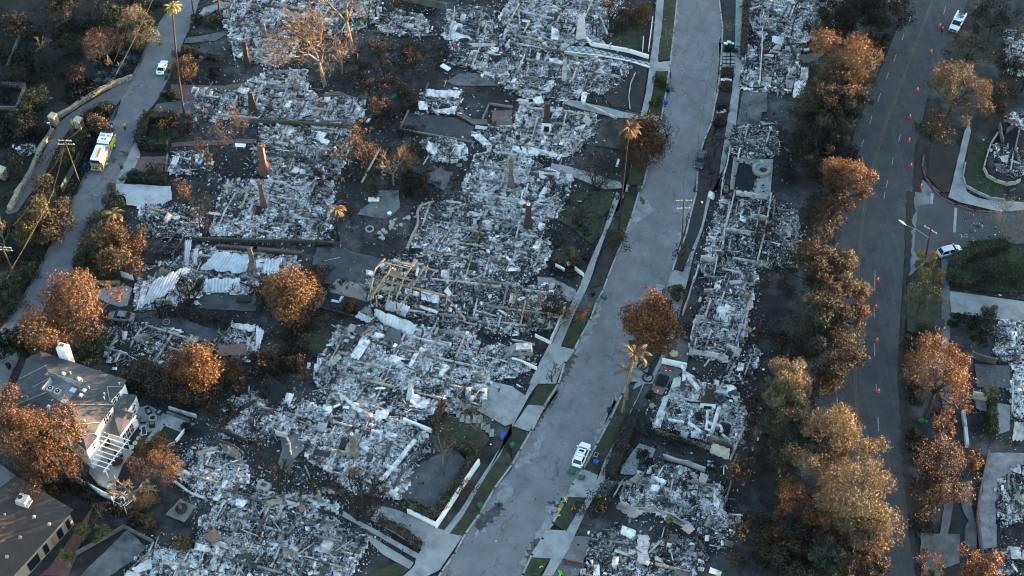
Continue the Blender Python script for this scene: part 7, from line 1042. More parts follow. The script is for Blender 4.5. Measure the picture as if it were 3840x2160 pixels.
RUINS = [ # label, outline, tone, shards per square metre, wall stumps (material, height, thickness, ragged, line)
 ('ash field of the burnt house at the top left, under the small brown chimney', 'G: 640,-10 760,-10 790,40 720,70 750,110 720,160 690,168 600,140 578,95 615,55', 'white', 15, ('w,1,.3,.5 11: 1750,320 1770,440', 's,.7,.3,.5 11: 1720,300 1830,330 1860,460', 's,1.1,.4,.3 11: 1780,200 1932,215')),
 ('grey ash around the two tall bare sycamores at the top', 'G: 760,-10 960,-10 940,60 840,90 790,60', 'mixed', 12, ('s,.6,.3,.5 12: 0,200 180,190',)),
 ('L-shaped white ash field beside the dark tapered chimney', 'G: 497,220 530,225 600,232 640,200 690,182 768,180 770,228 800,245 880,245 908,255 902,295 870,315 690,305 500,298', 'white', 17, ('c,.5,.3,.4 11: 1500,860 1700,870 1932,880', 's,.7,.3,.5 12: 60,900 560,925 740,910', 'w,.6,.25,.5 12: 80,640 60,720')),
 ('mottled ash field behind the tall red brick chimney', 'G: 665,325 810,320 880,330 878,380 845,445 690,448 650,430 640,380', 'mixed', 17, ('c,.5,.3,.4 12: 130,1360 560,1380', 's,.6,.3,.6 12: 20,1010 280,980 620,990', 'd,.5,.3,.5 12: 350,1150 330,1320')),
 ('small dark ruin with a white curtain-like sheet by the brick terrace', 'G: 425,385 530,380 535,425 500,440 425,438', 'dark', 14, ('s,.9,.3,.5 11: 1270,1180 1250,1310', 's,.8,.3,.5 11: 1570,1130 1600,1290')),
 ('white ash field with the broken lit chimney, above the metal roofs', 'G: 575,458 700,455 832,462 835,545 822,600 640,600 535,592 552,520', 'white', 18, ('w,.7,.3,.6 21: 1780,20 1700,150 1640,300', 's,.6,.25,.6 21: 1600,320 1680,360', 'c,.4,.3,.4 22: 40,130 230,250')),
 ('dark and white ash plot right of the sunlit hedge tree', 'G: 358,520 440,515 500,530 500,595 430,598 352,590', 'mixed', 16, ('w,.5,.3,.5 21: 1160,270 1430,285', 'd,.6,.25,.4 21: 1255,150 1280,260')),
 ('white ash mound in the top court', 'G: 945,50 1000,30 1060,40 1085,70 1060,92 960,82', 'white', 17, ('c,.5,.25,.5 12: 880,240 1340,270',)), ('burnt garage shell with white sagging sheets at the top', 'G: 1125,30 1180,15 1240,30 1245,100 1180,110 1120,100', 'mixed', 12, ('w,1.9,.25,.4 12: 1500,90 1490,180 1460,290', 's,1.9,.25,.4 12: 1705,90 1690,200 1670,300', 'c,.8,.25,.3 12: 1490,95 1700,80')),
 ('bright white ruin around the tall white chimney', 'G: 1275,25 1300,-10 1560,-10 1540,40 1530,90 1500,105 1440,110 1400,130 1300,110 1262,60', 'white', 17, ('w,.9,.3,.5 13: 0,100 50,90 60,210', 's,.8,.3,.4 13: 350,290 440,300', 's,.5,.3,.4 13: 350,60 700,90', 'w,1.1,.3,.6 13: 660,130 720,270')),
 ('wide grey ruin below the lattice walk', 'G: 1140,110 1290,105 1400,135 1500,150 1580,165 1560,205 1500,240 1430,250 1330,245 1290,230 1220,180 1140,160', 'mixed', 17, ('t,.5,.25,.5 13: 410,430 400,620', 'c,.5,.3,.3 13: 110,560 330,620', 's,.6,.3,.5 13: 560,570 540,760', 't,1.0,.2,.6 13: 105,590 125,520')),
 ('ash bed under the white folded garage roof', 'G: 1055,235 1160,228 1155,290 1050,285', 'mixed', 8, ('c,.9,.3,.3 12: 1240,800 1300,640', 's,.8,.3,.3 12: 1500,860 1560,700')),
 ('ash field around the fireplace with the white surround', 'G: 1190,338 1235,322 1296,316 1312,266 1340,262 1400,280 1490,290 1495,325 1450,380 1400,395 1310,390 1230,372', 'white', 17, ('t,.5,.25,.4 13: 100,1100 30,1080', 's,1.0,.3,.5 13: 480,960 560,1080 510,1100', 't,.8,.2,.6 13: 160,880 95,1080', 's,1.0,.3,.5 13: 400,930 450,870')),
 ('small heap of white sheets below the sunken court', 'G: 1060,355 1110,345 1170,365 1175,400 1090,405', 'mixed', 10, ()),
 ('white ruin below the concrete drive with the slim grey chimney', 'G: 1200,395 1290,385 1340,410 1430,450 1420,500 1400,540 1330,570 1200,520 1170,470', 'white', 17, ('c,.5,.3,.4 13: 0,1250 330,1310', 'w,.9,.3,.5 13: 0,1300 20,1400', 'b,.5,.25,.2 23: 310,0 260,170 190,190', 'b,.5,.25,.2 23: 385,20 315,215 200,190', 's,.5,.3,.4 23: 0,230 110,280')),
 ('largest grey ruin left of the front yard with the jagged timbers', 'G: 1075,525 1170,500 1260,530 1330,560 1370,570 1375,640 1340,690 1290,720 1150,720 1100,660 1045,620 1060,560', 'mixed', 17, ('t,.8,.25,.3 22: 1395,400 1490,260 1720,325', 's,.6,.3,.4 22: 1740,190 1932,230', 't,.6,.25,.4 23: 85,390 185,430 240,310', 'w,.6,.3,.4 23: 95,240 230,280')),
 ('dark rubble inside and right of the jagged timber frame', 'G: 935,690 1010,650 1130,640 1290,720 1400,720 1410,800 1380,830 1270,840 1150,830 1040,800 935,770', 'dark', 15, ('t,.6,.25,.4 22: 1500,965 1800,1055', 'w,1.0,.2,.3 22: 1640,905 1810,950', 's,.8,.25,.6 22: 1440,880 1400,1000', 't,.7,.25,.6 22: 1380,960 1320,1080')),
 ('broad white ruin with large buckled sheets in the middle', 'G: 860,830 950,820 1060,830 1170,840 1220,900 1225,980 1190,1030 1120,1030 1060,1050 950,1060 840,1020 800,960 815,900', 'white', 15, ('w,.7,.3,.5 22: 470,1390 560,1280', 's,.8,.3,.4 22: 630,1310 760,1320 870,1140', 'w,.5,.3,.3 22: 1700,1240 1932,1300', 's,.6,.3,.5 22: 1130,1120 1290,1240')),
 ('ash strip between the buckled sheets and the concrete drive', 'G: 1180,870 1290,870 1345,900 1340,930 1240,960', 'mixed', 12, ('w,.6,.25,.3 23: 0,1120 170,1160',)), ('ruin with a brown parapet and white coping right of the narrow pool', 'G: 555,1060 640,1015 740,1005 830,1040 790,1080 640,1100 560,1100', 'white', 15, ('d,1.4,.3,.25 31: 1650,350 1770,250 1930,145', 'd,1.4,.3,.2 31: 1650,360 1870,450', 't,.4,.5,.1 31: 1760,310 1910,160')),
 ('white ash field with the white-topped chimney above the courtyard', 'G: 760,1110 780,1065 900,1040 990,1060 1065,1095 1070,1130 1000,1250 890,1240 830,1190 790,1160', 'white', 17, ('c,.6,.3,.2 32: 1250,500 1010,810', 's,.6,.3,.4 32: 370,620 420,740', 's,.5,.3,.3 32: 310,280 520,370', 'd,.6,.25,.3 32: 640,780 750,900')),
 ('ash field with small stumps left of the grey patio', 'G: 440,1180 500,1125 560,1140 620,1170 620,1220 560,1250 500,1240', 'white', 16, ('w,.5,.4,.4 31: 1320,740 1440,830 1560,870', 's,1.2,.2,.2 31: 1660,450 1760,480 1840,540')),
 ('ash patch below the paving pad', 'G: 505,1240 620,1215 690,1240 640,1290 560,1270', 'mixed', 13, ()), ('large ash field at the bottom beside the double path', 'G: 520,1300 600,1260 680,1250 760,1260 830,1300 870,1340 920,1350 900,1400 860,1470 560,1470 500,1360', 'mixed', 18, ('t,.5,.3,.3 32: 0,1060 190,1120 330,1190', 's,.6,.3,.5 32: 360,1010 560,1080', 'c,.5,.3,.4 32: 540,1390 680,1150 780,1160', 'd,.4,.25,.2 32: 740,1150 640,1340', 's,.9,.3,.4 32: 40,880 130,870 320,890')),
 ('white rubble at the bottom edge right of the black pad', 'G: 330,1425 370,1380 440,1370 520,1400 540,1470 320,1470', 'white', 15, ('s,.8,.25,.4 31: 990,1410 1130,1280', 's,.7,.25,.4 31: 1290,1230 1420,1260')), ('dark ruin with sagging pale sheets below the burnt car', 'G: 270,830 330,810 420,830 480,850 500,880 450,920 370,930 280,910 255,860', 'dark', 14, ('s,1.0,.3,.4 21: 740,1090 830,1220', 's,.8,.2,.4 21: 790,1140 880,1040', 's,.7,.25,.5 21: 920,1050 950,1110')),
 ('small ruin with a pink slab left of the bronze tree', 'G: 545,850 590,825 655,845 650,890 610,910 550,890', 'mixed', 10, ('s,.7,.25,.4 21: 1600,1200 1740,1030', 's,.6,.25,.4 21: 1880,1160 1932,1080')), ('burnt house debris under the striped metal roofs', 'G: 350,720 380,670 470,640 500,620 640,640 740,650 745,690 640,740 520,740 420,770 345,780', 'mixed', 10, ('s,.6,.25,.5 21: 1470,560 1540,480', 's,.6,.25,.5 22: 0,510 40,480')),
 ('top right ruin with pale floor slabs and a white gate', 'G: 1880,-10 2110,-10 2100,40 2090,90 1990,110 1905,90 1885,50', 'white', 14, ('s,1.4,.3,.1 E: 385,30 510,30', 's,1.0,.3,.2 E: 770,-5 1150,60', 'w,1.5,.25,.3 E: 285,330 280,410', 'w,.8,.3,.1 13: 1790,90 1870,60')), ('tall-walled ruin with a buckled roof left of the white gable', 'G: 1912,85 1965,80 2010,120 2010,190 1985,235 1910,225', 'tan', 15, ('w,1.8,.25,.15 E: 405,410 395,700 365,1150', 's,1.6,.3,.05 E: 415,430 530,430', 's,1.8,.3,.1 E: 590,370 660,400', 'w,1.5,.25,.1 E: 400,1060 520,1070', 'd,1.5,.3,.3 E: 720,540 830,780', 'p,1.0,.3,.2 E: 715,1020 830,1030')),
 ('strip of pale ash beside the pavement above the tiled slab', 'G: 1868,120 1905,115 1908,225 1862,225', 'white', 11, ('w,.8,.2,.3 E: 195,680 185,820',)), ('dark rubble above the lagoon pool', 'G: 1850,320 1950,310 1960,390 1900,400 1830,390', 'dark', 15, ('c,1.4,.3,.1 13: 1650,1100 1710,1110', 's,.7,.3,.5 13: 1700,990 1932,1000')),
 ('long walled ruin below the pool, its rooms full of dark rubble', 'P: 630,560 1080,610 1040,860 950,1449 480,1449 500,1120 560,840', 'dark', 18, ('w,1.7,.25,.1 P: 650,590 1050,640', 'w,1.7,.25,.2 P: 830,870 1040,890', 'w,1.6,.25,.15 P: 520,1035 980,1090', 't,1.7,.35,.15 P: 1085,600 1040,880 990,1130 910,1449', 't,1.4,.35,.25 P: 635,570 580,800 510,1030 490,1250', 's,1.2,.3,.3 P: 420,1300 500,1310')),
 ('white rubble strip between pavement and the long walled ruin', 'P: 480,600 630,570 590,740 520,980 490,1250 400,1400 260,1400 330,1000 420,720', 'white', 15, ()), ('tan rubble slope right of the long walled ruin', 'P: 1080,640 1400,760 1420,1000 1390,1250 1370,1449 940,1449 1020,1000', 'tan', 14, ()),
 ('ruin with white wall stubs behind the copper maple', 'Q: 510,90 1200,150 1180,290 1130,520 1060,950 950,1090 880,1200 440,1110 520,760 660,420 650,250', 'mixed', 17, ('w,1.8,.3,.1 Q: 560,60 750,90', 'w,1.8,.25,.3 Q: 740,95 710,250', 'w,1.6,.25,.3 Q: 545,130 490,300', 'p,1.6,.25,.3 Q: 485,290 410,540 360,680', 'w,1.8,.3,.05 Q: 605,440 690,445', 't,1.6,.35,.2 Q: 670,540 610,740', 's,1.6,.3,.05 Q: 665,290 720,295', 'w,1.8,.3,.05 Q: 510,735 590,745', 'w,1.5,.3,.3 Q: 500,760 460,900', 'w,1.4,.3,.3 Q: 515,960 480,1100', 't,1.6,.35,.3 Q: 1130,540 1080,700 1040,960', 'w,1.8,.3,.05 Q: 995,840 1050,845', 's,1.7,.3,.1 Q: 1005,490 1125,510', 'w,1.9,.3,.15 Q: 430,1120 700,1160 870,1210', 's,1.3,.3,.4 Q: 860,1310 900,1210', 'd,1.4,.3,.4 Q: 1245,750 1180,1000', 's,.7,.3,.3 Q: 680,420 870,460')),
 ('dark rubble yard below the white-walled ruin', 'Q: 880,1200 1180,1010 1240,1100 1100,1380 1030,1449 870,1380', 'dark', 14, ('p,.9,.25,.4 Q: 1130,1180 1060,1360',)), ('white ruin with scattered duct pipes and a sooty chimney', 'R: 620,360 760,200 1000,300 1200,330 1450,450 1600,800 1480,1080 1340,1100 1100,1060 700,930 330,920 470,500', 'white', 19, ('w,1.2,1.0,.2 R: 500,500 350,900', 't,1.8,.3,.25 R: 1600,820 1370,1330', 's,1.2,.25,.3 R: 350,960 860,1100 1100,1190', 's,2.2,.25,.05 R: 1080,1080 1380,1200')),
 ('white ruin ringed by buckled lilac walls', 'U: 560,350 900,120 1250,200 1400,300 1640,400 1680,560 1600,680 1450,760 1330,850 1100,760 850,700 500,520', 'white', 18, ('p,1.3,.35,.15 U: 960,60 1250,140 1460,220', 'd,1.3,.3,.2 U: 960,50 950,180', 'c,1.6,.3,.2 U: 1760,390 1680,650', 'p,1.0,.3,.2 U: 1640,690 1700,740', 's,1.0,.25,.3 U: 540,350 450,520', 't,.7,.25,.4 U: 480,350 380,520', 'p,1.4,.25,.15 U: 640,700 760,690 860,700', 'p,1.3,.25,.2 U: 920,710 1100,780 1220,860')),
 ('dim rubble slope right of the lilac-walled ruin', 'U: 1400,800 1700,720 1860,760 1840,950 1650,1120 1450,1000 1340,900', 'dark', 14, ('s,.7,.25,.4 U: 1850,760 1810,920',)), ('dark ruin with a toppled white block column at the bottom', 'U: 130,1000 480,900 680,1000 780,1240 760,1449 40,1449', 'dark', 17, ('s,.9,.3,.5 U: 240,1060 180,1250', 's,.5,.25,.3 U: 20,1300 10,1449', 'w,.4,.2,.2 U: 1060,1190 1085,1290 960,1270', 'b,.5,.25,.2 U: 960,1250 1040,1310')),
 ('dim rubble at the foot of the belt', 'U: 780,1100 1100,1000 1400,1050 1500,1250 1300,1460 800,1460', 'dark', 8, ()), ('pink rubble inside the curved cream wall', 'C: 820,790 920,780 1197,860 1197,1160 1060,1160 900,1100 850,980', 'pink', 13, ('s,1.6,.3,.3 C: 900,560 940,780', 's,1.5,.3,.3 C: 1130,620 1080,850 1130,980', 'c,1.5,.3,.3 C: 980,640 1070,560')),
 ('grey and pink rubble at the upper right edge', 'C: 950,430 1197,380 1197,600 1100,560', 'pink', 9, ()), ('ash field at the right edge above the ashen yard', 'A: 880,30 1159,20 1159,520 1010,480 860,440 830,330', 'mixed', 14, ('c,.8,.3,.3 A: 900,70 1060,80', 'p,.6,.3,.3 A: 930,260 1159,360')), ('white ash field at the right edge beside the sunken stair', 'A: 1040,520 1159,540 1159,1090 1030,1060 1010,850', 'white', 15, ('w,.8,.25,.2 A: 1035,700 1020,1020',)),
 ('dark burnt heap in the white ash yard at the right', 'B: 960,330 1260,160 1260,760 1000,900 940,640', 'dark', 11, ('s,.8,.4,.3 B: 1110,320 1200,620',)), ('dim rubble at the lower right edge', 'B: 900,1150 1260,1100 1260,1449 950,1449', 'dark', 9, ()), ('dark debris at the top right edge', '14: 1780,250 1932,240 1932,560 1800,560', 'mixed', 8, ()), ('pale ash among the rooftop remains above the hillside street', 'G: 575,-10 640,-10 620,50 580,90 560,60', 'mixed', 10, ()), ('thin ash strip behind the barbecue block and the black patio trees', '31: 1600,900 1932,860 32: 130,860 350,800 620,900 600,980 330,900 100,870 31: 1850,960 1650,980', 'mixed', 9, ()), ('thin ash around the narrow plates left of the slatted panel', '31: 1650,180 1740,120 1932,60 32: 60,190 160,200 60,330 31: 1900,300', 'mixed', 9, ()), ('ash on the slope below the stone-walled driveway', '11: 100,1120 260,1080 300,1130 180,1200', 'mixed', 5, ())]
for i, (lab, sp, tone, dens, ws) in enumerate(RUINS):
    P = pts(sp); c = sum(P, Vector()) / len(P); P = [c + (p - c) * 1.05 for p in P]; t = thing('burnt_house_ruin', lab, 'ruin', (c.x, c.y, 0), 0, 'ruins of burnt houses'); heap('rubble', P, tone, dens, 300 + 7 * i, t)
    for j, w in enumerate(ws): a, b = w.split(' ', 1); k, h, th, rag = a.split(','); wall_mb(MB(), pts(b), float(h), float(th) * .8, min(.6, float(rag) + .12), 900 + 13 * i + j).build('wall_stump', WM[k], t)
# ---- chimneys left standing
def chimney(label, base, top, w, d, rz, m, shoulder=True, fire=None, cap=None, z=None, taper=.8):
    b = P1(base); h = z or min(max(rise(b, top), 1.5), 8.5); t = thing('chimney', label, 'chimney', (b.x, b.y, 0), rz, 'chimneys left standing', False); s = MB()
    if shoulder: s.box((0, 0, h * .15), (w * 1.3, d * 1.2, h * .30)); s.box((0, 0, h * .36), (w * 1.28, d * 1.18, h * .118), top=.66); s.box((0, 0, h * .709), (w * .82, d * .8, h * .58), top=.97); s.box((w * .1, 0, h * .999 - .06), (w * .95, d * .92, .16))
    else: s.box((0, 0, h / 2), (w * 1.25, d * 1.1, h), top=taper * .85)
    o = s.build('stack', m, t); MB().ring((0, 0), w * .16, w * .36 * taper, h - .02, h + .18, 10).build('flue', cap or M_CONCD, o)
    if fire: MB().box((0, -d * .64, h * .16), (w * 1.45, .12, h * .32)).build('fireplace_surround', fire, t); MB().box((0, -d * .64 - .08, h * .12), (w * .75, .1, h * .2)).build('fire_opening', M_BLACK, t)
for a in (('narrow brown chimney at the top left with a sunlit side', '11: 1872,490', '11: 1848,312', 1.0, .9, -.2, M_BRICKD), ('dark tapered chimney beside the L-shaped ash field', '11: 1915,865', '11: 1930,690', 1.5, 1.0, .1, M_BRICKD, False, None, None, None, .45), ('tall red brick chimney with a sunlit side', '12: 68,1315', '12: 35,1095', 1.4, 1.0, -.15, M_BRICK), ('broken brick chimney in the white ash above the metal roofs', '22: 60,120', '12: 25,1385', .9, .8, .2, M_BRICK), ('tall white tapered chimney with two flues', '13: 520,290', '13: 525,100', 1.7, 1.2, -.05, mat('white_chimney_render', (.55, .55, .53), var=.15, dirt=(.25, .23, .21), damt=.35, dscale=.8), False, None, None, None, .55),
    ('dark chimney over a white fireplace surround', '13: 262,975', '13: 268,780', 1.3, 1.1, -.1, M_BRICKD, True, M_WHITE), ('thin pale chimney fragment in the wide grey ruin', '13: 395,610', '13: 405,440', .7, .6, .1, M_SCORCHW, False), ('white and brick chimney at the edge of the front lawn', '23: 122,275', '23: 125,95', 1.2, 1.0, -.1, M_BRICKD, True, None, M_WHITE), ('chimney with white head and brick foot above the courtyard', '32: 745,545', '32: 722,380', .9, .8, -.5, M_STUCCO, True, None, M_WHITE), ('sooty chimney with white fireplace among the duct pipes', 'R: 1060,585', 'R: 1090,330', 1.7, 1.3, -.1, M_BRICKD, True, M_WHITE), ('slim grey chimney in the ruin below the concrete drive', 'G: 1286,472', 'G: 1290,402', .9, .8, 0, M_CONCD), ('short pale chimney at the corner of the metal roof', '21: 1915,600', '21: 1905,420', .8, .7, .1, M_STUCCO, False),
    ('low brick chimney stump in the dark rubble at the top left', '12: 310,680', '12: 300,605', .8, .7, 0, M_STUCCO, False), ('twin concrete hearth stump in the grey ash below the sycamores', '12: 60,290', '12: 40,180', 1.2, .9, .1, M_CONCD, False)): chimney(*a)
# ---- the jagged timber frame and other single big pieces
def frame_():
    w = lambda x, y, z: V3('W', x, y, z); t = thing('timber_frame', 'jagged burnt timber frame leaning over the drained black pool', 'house frame', tuple(P1('W: 1000,600'))); 
    for a, z0, b, z1, th in (((720, 445), 2.6, (800, 215), 4.6, .24), ((800, 215), 4.6, (912, 95), 5.6, .26), ((885, 140), 5.2, (1225, 220), 5.0, .2), ((825, 510), 2.6, (990, 195), 5.0, .26), ((730, 600), 2.4, (925, 300), 4.2, .3), ((1045, 590), 2.4, (1150, 310), 4.6, .24), ((1150, 310), 4.6, (1300, 110), 6.0, .28), ((1250, 430), 3.0, (1395, 180), 5.0, .26), ((930, 370), 2.4, (1640, 540), 2.4, .3), ((1020, 130), 4.4, (1300, 195), 4.4, .26), ((955, 290), 3.4, (1260, 365), 3.4, .24), ((1390, 200), 4.4, (1560, 250), 3.6, .22), ((1060, 760), .4, (1240, 440), 3.0, .22), ((1650, 545), 2.4, (1890, 840), .6, .24), ((810, 540), 2.4, (815, 680), .4, .3), ((995, 200), 5.0, (1035, 235), 3.4, .22)): MB().beam(w(*a, z0 + 1.2), w(*b, z1 + 1.2), th * .85, th * 1.05).build('beam', mat('sunlit_scorched_timber', (.34, .23, .16), var=.4, scale=2, dirt=(.04, .03, .025), damt=.35, dscale=.9), t)  # beam colour lightened so the faces look lit by the low sun
    for x, y, z in ((718, 445, 2.6), (735, 600, 2.4), (1045, 590, 2.4), (1240, 430, 3.0), (1130, 215, 4.0), (1235, 230, 4.6), (1895, 700, 2.0), (1640, 560, 2.2), (1805, 760, 1.8)): p = w(x, y, z + 1.2); MB().beam((p.x, p.y, 0), p, .14).build('post', M_WOOD, t)
    for q, z in ((((1300, 110), (1240, 230), (1235, 270), (1305, 170)), 5.0), (((925, 215), (860, 330), (730, 600), (730, 540)), 3.6), (((960, 235), (1100, 255), (1120, 315), (980, 290)), 3.2)): MB().slab([w(x, y, z) for x, y in q], .06).build('plywood_panel', mat('scorched_plywood', (.22, .14, .085), var=.25, scale=1), t)
frame_()
SM = {'m': M_METAL, 'w': M_SCORCHW, 'p': WM['p'], 'd': M_CONCD, 's': M_STUCCO, 'b': M_BROOF, 'r': mat('pink_slab', (.20, .12, .10), var=.2), 'k': mat('black_slats', (.02, .02, .021), var=.3), 'W': mat('white_sheet', (.68, .66, .67), var=.25, scale=1.5, dirt=(.13, .115, .105), damt=.5, dscale=.7), 'c': mat('cream_slab', (.40, .38, .33), var=.12, dirt=(.22, .20, .18), damt=.4, dscale=.4), 'g': mat('pale_green_panel', (.42, .47, .40), var=.1)}
def sheet(label, spec, zs, m='W', bend=.25, ribs=0, name='roof_sheet', cat='roof sheet', group=None, nu=10, nv=5, seed=0):
    """a buckled plate between four corners, each at its own height"""
    P = pts(spec); rg = random.Random(seed or len(label)); ph = rg.random() * 6; fr_spec = []
    fr, Q = 'G', []
    for tok in spec.split():
        if tok[-1] == ':': fr = tok[:-1]; continue
        x, y = map(float, tok.split(',')); Q.append(at(fr, x, y, zs[len(Q)]))
    def f(u, v): return Q[0] * (1 - u) * (1 - v) + Q[1] * u * (1 - v) + Q[2] * u * v + Q[3] * (1 - u) * v + Vector((0, 0, bend * (math.sin(u * 3.1 + ph) * .6 + math.sin(v * 4 + u * 2 + ph) * .4 + math.sin(u * 11 + v * 7 + ph) * .22 + math.sin(v * 13 - u * 5) * .16) + (.09 * (1 if int(u * ribs * 2) % 2 else 0) if ribs else 0)))
    g = lambda u, v: f(min(1, max(0, u + (.05 * math.sin(v * 17 + ph) if u in (0, 1) else 0))), min(1, max(0, v + (.10 * math.sin(u * 19 + ph * 2) if v in (0, 1) else 0))))
    o = MB().sheet(None, ribs * 4 if ribs else nu + 4, nv + 3, g, .04).build(name, SM[m]); return tag(o, label, cat, group)
